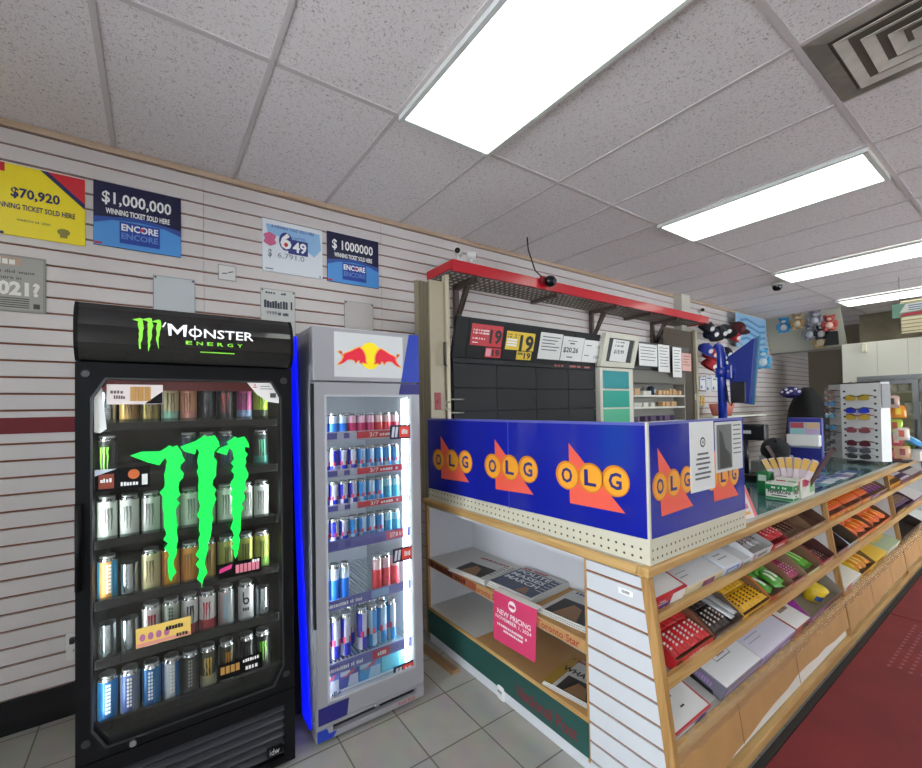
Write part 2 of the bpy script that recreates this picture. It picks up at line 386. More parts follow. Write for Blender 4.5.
def encore(x0, x1, z0, z1, label, amount, wide):
    W_, H = x1 - x0, z1 - z0
    s = board('winner_sign', label, 'sign', x0, x1, z0, z1, M('#14163f', .35))
    Xp = lambda u: x0 + u * W_; Zp = lambda v: z0 + v * H
    onboard(s, 'lower_field', M('#4c93d8', .35), yb, lambda b, p: b.flat(p, [(Xp(.003), Zp(.004)), (Xp(.997), Zp(.004)), (Xp(.997), Zp(.34)), (Xp(.8), Zp(.42)), (Xp(.5), Zp(.45)), (Xp(.2), Zp(.42)), (Xp(.003), Zp(.34))]))
    onboard(s, 'upper_glow', M('#2a4fa0', .35), yb, lambda b, p: b.flat(p, [(Xp(.003), Zp(.34)), (Xp(.2), Zp(.42)), (Xp(.5), Zp(.45)), (Xp(.8), Zp(.42)), (Xp(.997), Zp(.34)), (Xp(.997), Zp(.44)), (Xp(.5), Zp(.52)), (Xp(.003), Zp(.44))]))
    onboard(s, 'logo_panel', M('#1c3f9c', .35), yb, lambda b, p: b.rect(p, Xp(.28), Zp(.08), Xp(.74), Zp(.42), .002))
    def f(b, p):
        b.text(amount, p, Xp(.09), Zp(.64), Xp(.88), Zp(.86), .02, .003); b.text('WINNING TICKET SOLD HERE', p, Xp(.13), Zp(.51), Xp(.86), Zp(.60), .03, .003)
        b.text('ENCORE', p, Xp(.30), Zp(.28), Xp(.72), Zp(.39), .03, .003)
    onboard(s, 'lettering', white, yb, f)
    onboard(s, 'lettering', M('#5d86cc', .5), yb, lambda b, p: b.text('ENCORE', p, Xp(.30), Zp(.15), Xp(.72), Zp(.25), .03, .003))
    onboard(s, 'emblem', red, yb, lambda b, p: (b.disc(p, Xp(.535), Zp(.335), .009, lift=.004), b.rect(p, Xp(.01), Zp(.02), Xp(.09), Zp(.05), .002)))
    return s
encore(-.274, .139, 2.490, 2.846, 'large blue million dollar winning ticket sign above the black cooler', '$1,000,000', 1)
encore(1.045, 1.456, 2.491, 2.855, 'smaller looking blue million dollar sign with digital numerals nearest the red canopy', '$ 1000000', 0)
s = board('winner_sign', 'white and pale blue lottery jackpot sign with red numeral six', 'sign', .602, 1.01, 2.494, 2.844, M('#dfe4ea', .4))
onboard(s, 'upper_field', M('#8fb9e0', .4), yb, lambda b, p: b.flat(p, [(.64, 2.74), (.625, 2.81), (.99, 2.81), (1.0, 2.70), (.95, 2.64), (.8, 2.74)]))
onboard(s, 'logo_panel', M('#26337f', .4), yb, lambda b, p: (b.rect(p, .77, 2.635, .905, 2.735, .002), b.disc(p, .755, 2.712, .046, .062, lift=.0022)))
onboard(s, 'numeral_outline', white, yb, lambda b, p: (b.text('6', p, .718, 2.66, .792, 2.77, .05, .003), b.text('49', p, .80, 2.648, .895, 2.722, .03, .003)))
onboard(s, 'numeral_dot', red, yb, lambda b, p: (b.disc(p, .755, 2.69, .013, .014, lift=.005),))
onboard(s, 'lettering', M('#3b5ba0', .5), yb, lambda b, p: (b.text('A WINNING TICKET SOLD HERE', p, .66, 2.79, .95, 2.812, .02, .002), b.text('LOTTO', p, .80, 2.738, .89, 2.755, .02, .003)))
onboard(s, 'emblem', M('#d0628d', .5), yb, lambda b, p: (b.disc(p, .65, 2.71, .032, .045, lift=.003), b.disc(p, .65, 2.73, .04, .02, lift=.0035), b.disc(p, .65, 2.69, .04, .02, lift=.004)))
onboard(s, 'lettering', M('#77808c', .5), yb, lambda b, p: (b.text('$', p, .638, 2.585, .662, 2.645, .03, .002), b.text('6,791.0', p, .70, 2.59, .88, 2.63, .0, .002), b.rect(p, .62, 2.508, .67, 2.516, .002), b.text('6', p, .985, 2.50, .997, 2.52, .02, .002)))
s = board('framed_notice', 'grey framed newspaper style notice ending in the year 2021', 'notice', -.80, -.468, 2.084, 2.37, M('#8d8b86', .3))
onboard(s, 'printed_sheet', M('#a19f98', .4), yb, lambda b, p: b.rect(p, -.79, 2.094, -.478, 2.36))
def f(b, p):
    b.text('2021?', p, -.69, 2.165, -.49, 2.238, .045, .002)
onboard(s, 'lettering', M('#e8e6e0', .5), yb, f)
def f(b, p):
    b.text('you did want', p, -.68, 2.272, -.51, 2.294, .01, .002); b.text('be here in', p, -.68, 2.246, -.56, 2.264, .01, .002)
    for k in range(5): b.rect(p, -.78, 2.105 + k * .011, -.53 , 2.110 + k * .011, .002)
    b.rect(p, -.515, 2.105, -.49, 2.13, .002)
onboard(s, 'lettering', M('#4a4844', .5), yb, f)
onboard(s, 'masthead', M('#b59a86', .5), yb, lambda b, p: b.rect(p, -.79, 2.315, -.56, 2.358, .002))
onboard(s, 'lettering', M('#e8e6e0', .5), yb, lambda b, p: blur(b, p, -.78, 2.32, -.58, 2.352, 8, .003))
def clear_holder(label, x0, x1, z0, z1, m):
    s = board('acrylic_sign_holder', label, 'sign holder', x0, x1, z0, z1, m, .004)
    onboard(s, 'rim', M('#8f9496', .3), W - .004, lambda b, p: [b.rect(p, *q) for q in ((x0, z1 - .004, x1, z1), (x0, z0, x0 + .004, z1), (x1 - .004, z0, x1, z1))])
    onboard(s, 'peg', M('#3a3a3c', .4), W - .004, lambda b, p: [b.disc(p, x, z1 - .012, .006, lift=.004) for x in (x0 + .012, x1 - .012)])
    return s
s = clear_holder('shiny silver acrylic sheet above the black cooler, with a white glare', -.003, .212, 2.15, 2.367, M('#c4cacc', .12))
s = clear_holder('white acrylic holder with a handwritten paper between the two coolers', .588, .815, 2.06, 2.378, M('#c9cac6', .4))
def f(b, p):
    blur(b, p, .61, 2.25, .80, 2.305, 11, .003, 3); b.text('9999', p, .625, 2.205, .69, 2.23, 0, .003); blur(b, p, .70, 2.205, .78, 2.228, 8, .003); blur(b, p, .62, 2.345, .77, 2.36, 9, .003)
onboard(s, 'handwriting', M('#3c4150', .5), W - .004, f)
clear_holder('empty clear acrylic plate above the silver cooler, nearly the wall colour', 1.172, 1.406, 2.12, 2.368, M('#c4bfbb', .2))
s = board('thermostat_plate', 'small white square plate with two short dashes on the slat wall', 'wall plate', .338, .442, 2.392, 2.488, M('#d8d6d2', .4), .006)
onboard(s, 'printed_mark', M('#3a3a3a', .5), W - .006, lambda b, p: (b.flat(p, [(.36, 2.43), (.39, 2.435), (.39, 2.441), (.36, 2.436)]), b.flat(p, [(.395, 2.44), (.425, 2.45), (.425, 2.456), (.395, 2.446)])))
onboard(s, 'rim', M('#8c8986', .5), W - .006, lambda b, p: [b.rect(p, *q) for q in ((.338, 2.484, .442, 2.488), (.338, 2.392, .442, 2.396), (.338, 2.392, .342, 2.488), (.438, 2.392, .442, 2.488))])
s = board('wall_outlet', 'white wall outlet with a black plug low beside the black cooler', 'outlet', -.39, -.315, .285, .425, M('#d6d4d0', .35), .008)
mb = MB(); mb.box(-.374, -.352, W - .03, W - .006, .372, .402, bev=.004); mb.build('plug', M('#141416', .4), s)
onboard(s, 'socket', M('#6b6a68', .5), W - .008, lambda b, p: [b.rect(p, x, z, x + .004, z + .012) for x, z in ((-.36, .325), (-.345, .325))])

# ------------------------------------------------------------------ black energy drink cooler
blk = M('#0a0a0c', .45, spec=.15); blk2 = M('#0e0e11', .55, spec=.15); gls = glass_mat('cooler_glass'); steel = M('#9a9da0', .3, metal=.9)
t = thing('beverage_cooler', 'tall black energy drink cooler with green claw sign glowing on its glass door', 'cooler', (.145, 2.25, 0))
xa, xb, yf, yk = -.235, .522, 1.90, 2.72
mb = MB(); yi = 1.965
mb.box(xa, xa + .045, yi, yk, .03, 1.95); mb.box(xb - .045, xb, yi, yk, .03, 1.95); mb.box(xa + .045, xb - .045, yk - .04, yk, .03, 1.95)
mb.box(xa + .045, xb - .045, yi, yk - .04, 1.72, 1.95); mb.box(xa + .045, xb - .045, yi, yk - .04, .03, .345)
mb.build('cabinet', blk, t)
def claw_mark(mb, pl, x, y, w, h, lift=.0015, seed=1):
    rnd = random.Random(seed)
    for k, (cx, top, bot, wd) in enumerate(((.17, .97, .06, .15), (.5, 1.0, 0, .17), (.83, .97, .1, .14))):
        n = 11; L, R = [], []
        for i in range(n):
            v = i / (n - 1); yy = top + (bot - top) * v; ww = wd * (1 - .9 * v ** 1.6) * .5 + .01
            j = rnd.uniform(-.035, .035); dx = .03 * math.sin(v * 4 + k)
            L.append((cx - ww + dx + j * .6, yy)); R.append((cx + ww + dx + rnd.uniform(-.02, .03), yy - rnd.uniform(0, .02)))
        hook = [(cx - wd * .5 - .2, top - .03 - .015 * k), (cx - wd * .5 - .05, top + .0)]
        pts = [hook[0], hook[1]] + [(cx, top + .03), (cx + wd * .55, top + .012)] + R[1:] + L[1:][::-1] + [(cx - wd * .5 - .02, top - .07)]
        mb.flat(pl, [(x + a * w, y + b * h) for a, b in pts], lift)
# header: bulging light box
mb = MB(); n = 10; prof = []
for i in range(n + 1):
    a = i / n; prof.append((1.905 - .035 * math.sin(PI * a) ** .6 if 0 < a < 1 else 1.905, 1.757 + .21 * a))
prof = [(1.905 - .04 * (1 - abs(2 * i / n - 1) ** 3), 1.757 + .21 * i / n) for i in range(n + 1)] + [(yi + .02, 1.967), (yi + .02, 1.757)]
mb.prism([(xa, y, z) for y, z in prof], (xb - xa, 0, 0)); hd = mb.build('header_sign', M('#0b0b0d', .12, coat=.5), t)
mb = MB(); mb.mi = 0
for x in (xa, xb - .012): mb = MB(); mb.prism([(x, y - .003, z) for y, z in prof[:n + 1]] + [(x, yi, 1.967), (x, yi, 1.757)], (.012, 0, 0)); mb.build('end_cap', blk2, hd)
pl = PY(1.865)
mb = MB(); claw_mark(mb, pl, -.058, 1.798, .088, .122, .002, 3); mb.build('emblem', emis('emblem_green', '#7fd03a', .5), hd, recalc=False)
mb = MB(); [mb.flat(pl, [(.044 + a * .066, 1.862 + b * .045) for a, b in q], .002) for q in ([(.06, 0), (.2, 0), (.2, 1), (.0, 1.04)], [(.2, 1), (.2, .7), (.5, .12), (.5, .5)], [(.5, .5), (.5, .12), (.8, .7), (.8, 1)], [(.8, 0), (.94, 0), (1.0, 1.04), (.8, 1)])]; mb.flat(pl, [(.026, 1.893), (.036, 1.912), (.041, 1.912), (.032, 1.893)], .002); mb.text('ONSTER', pl, .114, 1.862, .355, 1.898, .012, .002); mb.rect(pl, .1345, 1.852, .1385, 1.908, .0022)
mb.build('lettering', emis('letter_white', '#f4f4f4', .35), hd, recalc=False)
mb = MB()
for k, ch in enumerate('ENERGY'): mb.text(ch, pl, .105 + .037 * k, 1.832, .127 + .037 * k, 1.846, .02, .002)
mb.rect(pl, .155, 1.803, .28, 1.807, .002); mb.build('lettering', emis('emblem_green', '#7fd03a', .5), hd, recalc=False)
# door
def octo(x0, x1, z0, z1, c, d, y): return [(x0 + c, y, z0), (x1 - c, y, z0), (x1, y, z0 + d), (x1, y, z1 - d), (x1 - c, y, z1), (x0 + c, y, z1), (x0, y, z1 - d), (x0, y, z0 + d)]
mb = MB(); y = yf
outer = [(xa + .1, y, .335), (xb - .1, y, .335), (xb, y, .42), (xb, y, 1.66), (xb - .1, y, 1.752), (xa + .1, y, 1.752), (xa, y, 1.66), (xa, y, .42)]
outer = [(xa, y, .335), (xb, y, .335), (xb, y, .335 + .1), (xb, y, 1.65), (xb, y, 1.752), (xa, y, 1.752), (xa, y, 1.65), (xa, y, .335 + .1)]
mb.ring(outer, octo(-.186, .472, .372, 1.692, .042, .075, y), (0, .05, 0)); door = mb.build('door', blk2, t)
mb = MB(); mb.ring(octo(-.192, .478, .366, 1.698, .042, .075, y - .004), octo(-.186, .472, .372, 1.692, .042, .075, y - .004), (0, .006, 0)); mb.build('gasket_trim', M('#2c2d30', .3), door)
mb = MB(); mb.prism(octo(-.188, .474, .370, 1.694, .042, .075, y + .012), (0, .006, 0)); mb.build('glass', gls, door)
for x, z in ((xa + .03, 1.71), (xb - .035, 1.70), (xa + .03, .405), (xb - .035, .405)):
    mb = MB(); mb.tube([(x, y + .002, z), (x, y - .005, z)], [.016, .012], 12); mb.build('corner_bolt', M('#26262a', .35), door)
mb = MB(); mb.tube([(xa + .012, y - .02, .95), (xa + .012, y - .02, 1.25)], .011, 8); mb.tube([(xa + .012, y, .97), (xa + .012, y - .02, .97)], .008, 8); mb.tube([(xa + .012, y, 1.23), (xa + .012, y - .02, 1.23)], .008, 8); mb.build('handle', blk, door)
mb = MB(); mb.tube([(-.07, y + .002, .35), (-.07, y - .008, .35)], .011, 14); tag(mb.build('lock', steel, door), 'silver round door lock')
mb = MB(); pl = PY(y - .004)
claws = [dict(hook=(-.075, 1.409), top=(.028, .090, 1.440), mid=(.052, .028), bot=(.053, .915)), dict(hook=(.085, 1.432), top=(.148, .222, 1.473), mid=(.168, .03), bot=(.157, .865)), dict(hook=(.226, 1.417), top=(.262, .335, 1.462), mid=(.292, .025), bot=(.281, .955))]
rnd = random.Random(5)
for c in claws:
    n = 30; L, R = [], []; zt = c['top'][2]
    for i in range(1, n):
        v = i / n; zz = zt - .03 + (c['bot'][1] - zt + .03) * v; ww = c['mid'][1] * (1.05 - .85 * v ** 2.2); cx = (c['top'][0] + c['top'][1]) / 2 * (1 - v) ** 2 + c['mid'][0] * (1 - (1 - v) ** 2) + .006 * math.sin(9 * v + c['bot'][0] * 20)
        cx = cx * (1 - v ** 3) + c['bot'][0] * v ** 3
        L.append((cx - ww - rnd.choice((-.006, -.003, 0, .008)), zz)); R.append((cx + ww + rnd.choice((-.006, -.003, 0, .008)), zz))
    x0, x1, _ = c['top']; h = c['hook']
    top = [h, (h[0] + .035, h[1] + .012), (x0 - .01, zt - .022), (x0 + .012, zt - .008), (x0 + .02, zt), (x0 + .032, zt - .008), (x1 - .015, zt - .002), (x1 - .004, zt - .022), (x1, zt - .028), (x1 + .004, zt - .05)]
    mb.prism([pl[0] + pl[1] * a + pl[2] * b_ for a, b_ in top + R + [c['bot']] + L[::-1] + [(x0 - .012, zt - .075), (x0 - .05, zt - .06)]], (0, -.01, 0))
tag(mb.build('claw_sign', emis('neon_green', '#05c845', 1.15), door), 'glowing green claw sign')
# stickers and price cards on the glass
yc = y + .009
def card(name, m, x0, z0, x1, z1, fn=(), label=None, par=None, yy=None):
    yy = yc if yy is None else yy
    mb = MB(); mb.box(x0, x1, yy, yy + .0015, z0, z1); o = tag(mb.build(name, m, par or door), label)
    for nm, mm, f in fn:
        b = MB(); f(b, PY(yy)); b.build(nm, mm, o, recalc=False)
    return o
cream = M('#e6dcd8', .5); gold = M('#b98a45', .4); yel = M('#f3cf6a', .45)
card('price_card', cream, -.146, 1.60, .029, 1.674, [('printed_can', gold, lambda b, p: [b.rect(p, -.075 + .022 * k, 1.612, -.055 + .022 * k, 1.666) for k in range(3)]), ('dark_corner', blk, lambda b, p: b.flat(p, [(-.03, 1.602), (.027, 1.602), (.027, 1.648)])), ('lettering', M('#6a5a56', .5), lambda b, p: (blur(b, p, -.135, 1.64, -.095, 1.652, 4), blur(b, p, -.125, 1.62, -.09, 1.634, 5)))], 'pale price card with tan cans')
card('price_card', blk, -.181, 1.285, -.014, 1.363, [('printed_panel', M('#8c3a22', .5), lambda b, p: b.rect(p, -.17, 1.292, -.125, 1.345)), ('printed_flame', M('#d0662a', .5), lambda b, p: b.disc(p, -.065, 1.338, .018)), ('pale_corner', M('#c9d4e6', .5), lambda b, p: b.flat(p, [(-.181, 1.34), (-.115, 1.363), (-.181, 1.363)])), ('lettering', white, lambda b, p: (blur(b, p, -.165, 1.315, -.13, 1.33, 4, .002), blur(b, p, -.105, 1.297, -.05, 1.312, 6), b.rect(p, -.04, 1.295, -.022, 1.335)))], 'black price card with orange flame')
card('price_card', yel, -.06, .685, .119, .757, [('pink_strip', M('#e79a8a', .5), lambda b, p: b.rect(p, -.058, .687, .117, .70)), ('printed_face', M('#b8699a', .5), lambda b, p: [b.disc(p, -.04 + .026 * k, .72, .009, .014) for k in range(4)]), ('lettering', ink, lambda b, p: (blur(b, p, .035, .725, .095, .742, 6), blur(b, p, .07, .692, .11, .705, 4, .002)))], 'yellow price card')
card('price_card', blk, .217, .875, .387, .936, [('printed_can', M('#e48a9c', .4), lambda b, p: [b.rect(p, .285 + .016 * k, .887, .298 + .016 * k, .922) for k in range(6)]), ('pink_word', M('#e5408a', .5), lambda b, p: b.flat(p, [(.222, .90), (.268, .912), (.272, .93), (.226, .918)])), ('lettering', white, lambda b, p: blur(b, p, .35, .92, .38, .933, 3))], 'black and pink price card')
card('price_card', blk, .217, .464, .387, .528, [('printed_can', gold, lambda b, p: [b.rect(p, .225 + .019 * k, .485, .24 + .019 * k, .515) for k in range(4)]), ('lettering', white, lambda b, p: (blur(b, p, .31, .508, .375, .522, 7), blur(b, p, .32, .475, .37, .492, 4)))], 'black price card with gold cans')
mb = MB(); mb.prism([(.336, yc, 1.69), (.43, yc, 1.69), (.468, yc, 1.655), (.468, yc, 1.60), (.42, yc, 1.607), (.375, yc, 1.64)], (0, .0015, 0)); cs = tag(mb.build('corner_sticker', M('#eeeae6', .45), door), 'white curved corner sticker')
mb = MB(); mb.text('!', PY(yc), .365, 1.67, .37, 1.684); mb.rect(PY(yc), .36, 1.668, .375, 1.671); mb.build('lettering', red, cs, recalc=False)
mb = MB(); mb.rect(PY(yc), .43, 1.625, .455, 1.645); mb.rect(PY(yc), .39, 1.672, .43, 1.675); mb.rect(PY(yc), .39, 1.662, .44, 1.665); mb.build('lettering', M('#4a4a4a', .5), cs, recalc=False)
mb = MB(); mb.prism([(-.182, yc, 1.655), (-.162, yc, 1.685), (-.146, yc, 1.51), (-.165, yc, 1.495), (-.182, yc, 1.50)], (0, .0015, 0)); tag(mb.build('edge_sticker', M('#eef1ee', .45), door), 'white torn sticker along the glass edge')
# base grille with slanting louvres
mb = MB(); mb.box(xa, xb, y, yi, .02, .05); mb.box(xa, xb, y, yi, .275, .33); mb.box(xa, xa + .05, y, yi, .05, .275); mb.box(xb - .045, xb, y, yi, .05, .275); mb.box(xa + .05, xb - .045, y + .045, yi, .05, .275); gr = mb.build('base_grille', blk2, t)
for k in range(6):
    z = .068 + k * .036; mb = MB(); mb.prism([(xa + .05, y + .004, z), (xa + .05, y + .03, z + .016), (xa + .05, y + .035, z + .01), (xa + .05, y + .009, z - .006)], (xb - xa - .095, 0, 0)); mb.build('louvre', M('#3a3a3f', .35), gr)
mb = MB(); mb.box(.40, .465, y - .006, y + .004, .075, .115, bev=.003); bd = mb.build('maker_badge', blk, gr)
mb = MB(); mb.text('idw', PY(y - .006), .412, .083, .452, .108, .0); mb.build('lettering', M('#c9c9cc', .4), bd, recalc=False)
# shelves, pushers and the white light strips along the door opening
SHZ = [1.518, 1.31, 1.078, .852, .636, .402]
wire = M('#3b4044', .35, metal=.6)
for z in SHZ:
    mb = MB(); mb.box(xa + .047, xb - .047, 1.985, yk - .06, z - .012, z - .002); mb.box(xa + .047, xb - .047, 1.975, 1.985, z - .02, z + .012)
    sh = mb.build('shelf', blk, t)
    mb = MB(); mb.box(xa + .05, xb - .05, 1.968, 1.973, z - .014, z + .026); mb.build('clear_front_rail', glass_mat('clear_rail', '#dfe8e8'), sh)
led = emis('cooler_led_white', '#e9f6f2', COOLER_LED)
for x in (xa + .038, xb - .046):
    mb = MB(); mb.box(x, x + .008, 1.952, 1.963, .40, 1.67); tag(mb.build('light_strip', led, t), 'white light strip beside the door')
mb = MB(); mb.box(xa + .05, xb - .05, yk - .05, yk - .041, .36, 1.70); mb.build('inner_liner', blk, t)
mb = MB(); mb.box(xa + .05, xb - .05, 1.966, 1.972, 1.655, 1.70); tag(mb.build('inner_valance', M('#7c1019', .4), t), 'dark red strip inside the top of the door')

# ------------------------------------------------------------------ cans
alu = M('#c8cccd', .22, metal=.9); lidm = M('#aeb2b4', .3, metal=.85)
def can(kind, mats, r, h, mf=None, emblem=None, tab=True, n=20):
    p = proto(kind); k = r * .8
    mb = MB(); zs = [0, h * .02, h * .045] + [h * (.045 + .84 * i / 6) for i in range(1, 7)] + [h * .95]
    prof = [(k * .9, 0), (k, h * .01), (r, h * .05)] + [(r, h * (.05 + .84 * i / 6)) for i in range(1, 7)] + [(k, h * .955)]
    mb.lathe(prof, n, mf=mf); mb.build('can_body', mats, p)
    mb = MB(); mb.lathe([(k, h * .955), (k + .001, h), (k - .003, h), (k - .004, h * .975), (0, h * .975)], n)
    if tab: mb.box(-.006, .006, -.012, .008, h * .976, h * .985)
    mb.build('can_lid', lidm, p)
    if emblem:
        m, fn = emblem; mb = MB(); fn(mb, r); mb.build('emblem', m, p, recalc=False)
    return p
def wrap_claw(mb, r, z0, z1, w=.5, seed=0):
    rnd = random.Random(seed)
    for cx in (-w * .6, 0, w * .6):
        pv = None
        for i in range(6):
            v = i / 5; z = z1 + (z0 - z1) * v; ww = w * .2 * (1.05 - v * .8); j = rnd.uniform(-.05, .05)
            cur = [(-PI / 2 + cx + j - ww, z), (-PI / 2 + cx + j + ww, z)]
            q = [Vector((math.cos(a) * (r + .0006), math.sin(a) * (r + .0006), zz)) for a, zz in cur]
            if pv: mb.poly([pv[0], pv[1], q[1], q[0]])
            pv = q
CR, CH = .0322, .172
def mon(col, claw, seed=1, band=None, rough=.3):
    ms = [M(col, rough, metal=.25), alu, M(band or col, rough, metal=.25)]
    return can('drink_can', ms, CR, CH, lambda k, i: 1 if i in (0, 1, 8) else (2 if band and i in (2, 3) else 0), (M(claw, .4), lambda mb, r: wrap_claw(mb, r, .045, .13, .55, seed)))
def word_can(col, col2, txtcol, seed=1):
    def em(mb, r):
        for i in range(8):
            z = .035 + i * .014
            for s_ in (-1, 1):
                a = -PI / 2 + s_ * .14; q = [Vector((math.cos(a + d) * (r + .0006), math.sin(a + d) * (r + .0006), zz)) for d, zz in ((-.1, z), (.1, z), (.1, z + .01), (-.1, z + .01))]
                mb.poly(q)
    return can('drink_can', [M(col, .3, metal=.3), alu, M(col2, .3, metal=.3)], CR, CH, lambda k, i: 1 if i in (0, 1, 8) else (2 if (k // 4) % 2 else 0), (M(txtcol, .4), em))
KIND = {
 'gold': (mon('#9c8a3e', '#4d4a2a', 2), 'gold'), 'tan': (mon('#b48f4c', '#5e4524', 3), 'tan'), 'cream': (mon('#c9c197', '#7a6f4e', 4, band='#8fc7b0'), 'cream and mint'), 'peach': (mon('#cf9a74', '#8c4a34', 5, band='#c98a7a'), 'peach'),
 'dark': (mon('#1c1e22', '#3f464c', 6), 'dark grey'), 'darkred': (mon('#26262c', '#b4452f', 7), 'black and orange'), 'magenta': (mon('#b8508c', '#5c1c48', 8, band='#8aa3c4'), 'magenta'), 'lime': (mon('#a5c83a', '#3d5418', 9, band='#2c3420'), 'lime'),
 'blackgreen': (mon('#15181a', '#7fd03a', 10), 'black with green claw'), 'teal': (mon('#17262a', '#4fb58a', 11, band='#1f6f66'), 'black with teal claw'), 'navy': (mon('#1a2440', '#4a6a9a', 12), 'navy'),
 'white': (mon('#d6dcd6', '#6e7672', 13), 'white with grey claw'), 'blueorange': (word_can('#2f9ccb', '#d99a4c', '#eef2f2'), 'blue and orange'), 'ivory': (mon('#cfc79a', '#7a6d4c', 14), 'ivory'),
 'amber': (mon('#c98a22', '#8a5414', 15), 'amber'), 'orange': (mon('#cf8a2c', '#8f5a1a', 16), 'orange'), 'olive': (mon('#9aa04a', '#5a6a2c', 17), 'olive'), 'yellowgreen': (mon('#a8ae4c', '#4f6a2c', 18, band='#7aa84a'), 'yellow green'),
 'whitered': (mon('#d8d8d6', '#b02838', 19), 'white with a red mark'), 'greygreen': (word_can('#9fac9c', '#b4bdb2', '#5c6a5c'), 'grey green'), 'whiteblack': (mon('#d4d4d2', '#3a3f46', 20, band='#a8404a'), 'white with a dark mark and red foot'), 'whitered2': (mon('#d4d2d0', '#b8323c', 21, band='#a83a44'), 'white with a red leaf mark and red foot'),
 'silverpink': (word_can('#a9b2b4', '#b8a4a4', '#7ab0c0'), 'silver and pink'), 'bcan': (None, ''), 'blue': (word_can('#2a86c4', '#2368a8', '#e4ecf0'), 'bright blue'), 'greyblue': (word_can('#8d9aac', '#4a5f9a', '#e4e4e4'), 'grey blue'), 'bluewhite': (word_can('#2c70b4', '#c4ccd0', '#eef0f0'), 'blue and white'), 'graphite': (word_can('#4a4d48', '#3c3f3c', '#8c8f86'), 'graphite'),
 'flame': (mon('#3a3f2c', '#c9a42c', 22, band='#9fa080'), 'dark green with yellow flame'), 'flame2': (mon('#3c3c2a', '#cf8a2c', 23, band='#a8a088'), 'dark with orange flame')}
def em_b(mb, r):
    def P(a, z): return Vector((math.cos(-PI / 2 + a) * (r + .0006), math.sin(-PI / 2 + a) * (r + .0006), z))
    n = 14
    for i in range(n):
        a0, a1 = 2 * PI * i / n, 2 * PI * (i + 1) / n
        mb.poly([P(.42 * math.cos(a), .095 + .016 * math.sin(a)) if q else P(.22 * math.cos(a), .095 + .008 * math.sin(a)) for a, q in ((a0, 1), (a1, 1), (a1, 0), (a0, 0))])
    mb.poly([P(-.42, .095), P(-.24, .095), P(-.24, .135), P(-.42, .135)])
    for i, a in enumerate((-.42, -.14, .14)): mb.poly([P(a, .052), P(a + .22, .052), P(a + .22, .066), P(a, .066)])
KIND['bcan'] = (can('drink_can', [M('#d6d9da', .3, metal=.3), alu, M('#d6d9da', .3)], CR, CH, lambda k, i: 1 if i in (0, 1, 8) else 0, (M('#26282c', .4), em_b)), 'silver white can with a black letter b')
COLS = [-.153, -.083, -.0125, .056, .122, .190, .262, .343, .412]
ROWS = [[None, 'tan', 'gold', 'cream', 'peach', 'dark', 'darkred', 'magenta', 'lime'],
        ['blackgreen', None, None, None, 'navy', 'dark', 'navy', None, 'teal'],
        ['white'] * 9,
        ['blueorange', None, 'ivory', 'amber', 'orange', 'tan', 'olive', 'yellowgreen', 'yellowgreen'],
        [None, None, 'whitered', 'greygreen', 'whiteblack', 'whitered2', 'silverpink', 'bcan', None],
        ['blue', 'greyblue', 'blue', 'bluewhite', 'graphite', 'flame', 'flame2', 'dark', 'blackgreen']]
SHN = ['top', 'second', 'third', 'fourth', 'fifth', 'bottom']
for r_, row in enumerate(ROWS):
    cnt = {}
    for c_, k in enumerate(row):
        if not k: continue
        p, desc = KIND[k]; tot = row.count(k); cnt[k] = cnt.get(k, 0) + 1
        lab = desc + ('' if 'can' in desc.split() else ' can') + (' from left' if tot > 1 else '') + ', %s shelf of black cooler' % SHN[r_]
        if tot > 1: lab = ORD[cnt[k] - 1] + ' ' + lab
        put(p, (COLS[c_], 2.02, SHZ[r_] - .002), (0, 0, random.uniform(-.25, .25)), lab, 'drink can', 'energy drink cans in the black cooler')
# steel can pushers in the empty lanes
ps = proto('can_pusher'); mb = MB(); mb.lathe([(.03, 0), (.03, .13)], 14); mb.tube([(0, .02, .005), (0, .2, .005)], .005, 6); mb.build('roller', M('#b4bcc0', .15, metal=.9), ps)
for x, r_, d in ((-.153, 0, 'top shelf'), (.412, 4, 'fifth shelf at the right end'), (-.153, 4, 'fifth shelf, outermost lane'), (-.083, 4, 'fifth shelf, second lane'), (-.083, 3, 'fourth shelf')):
    put(ps, (x, 2.02, SHZ[r_] - .002), label='shiny empty lane cylinder on the %s of the black cooler' % d, cat='can pusher', group='empty lanes in the black cooler')

# ------------------------------------------------------------------ silver slim can cooler
t = thing('beverage_cooler', 'slim silver cooler with two red bulls on its header and blue glowing side', 'cooler', (.915, 2.2, 0))
sil = M('#8f8f96', .35, metal=.35); sil2 = M('#a3a3a8', .35, metal=.3); rblue = M('#1a3aa8', .35)
xa, xb, yf, yk = .622, 1.208, 1.905, 2.55; yi = 1.955
mb = MB(); mb.box(xa, xa + .04, yi, yk, .03, 1.96); mb.box(xb - .04, xb, yi, yk, .03, 1.96); mb.box(xa + .04, xb - .04, yk - .04, yk, .03, 1.96); mb.box(xa + .04, xb - .04, yi, yk - .04, 1.68, 1.96); mb.box(xa + .04, xb - .04, yi, yk - .04, .03, .15)
mb.build('cabinet', sil, t)
mb = MB(); mb.box(xa + .042, xb - .042, yk - .05, yk - .041, .15, 1.68); mb.build('inner_liner', M('#dfe6ea', .4), t)
mb = MB(); mb.box(xa + .041, xa + .046, yi + .01, yk - .05, .15, 1.68); mb.box(xb - .046, xb - .041, yi + .01, yk - .05, .15, 1.68); mb.box(xa + .046, xb - .046, yi + .01, yk - .05, 1.668, 1.68); mb.build('side_liner', M('#e4e9ec', .4), t)
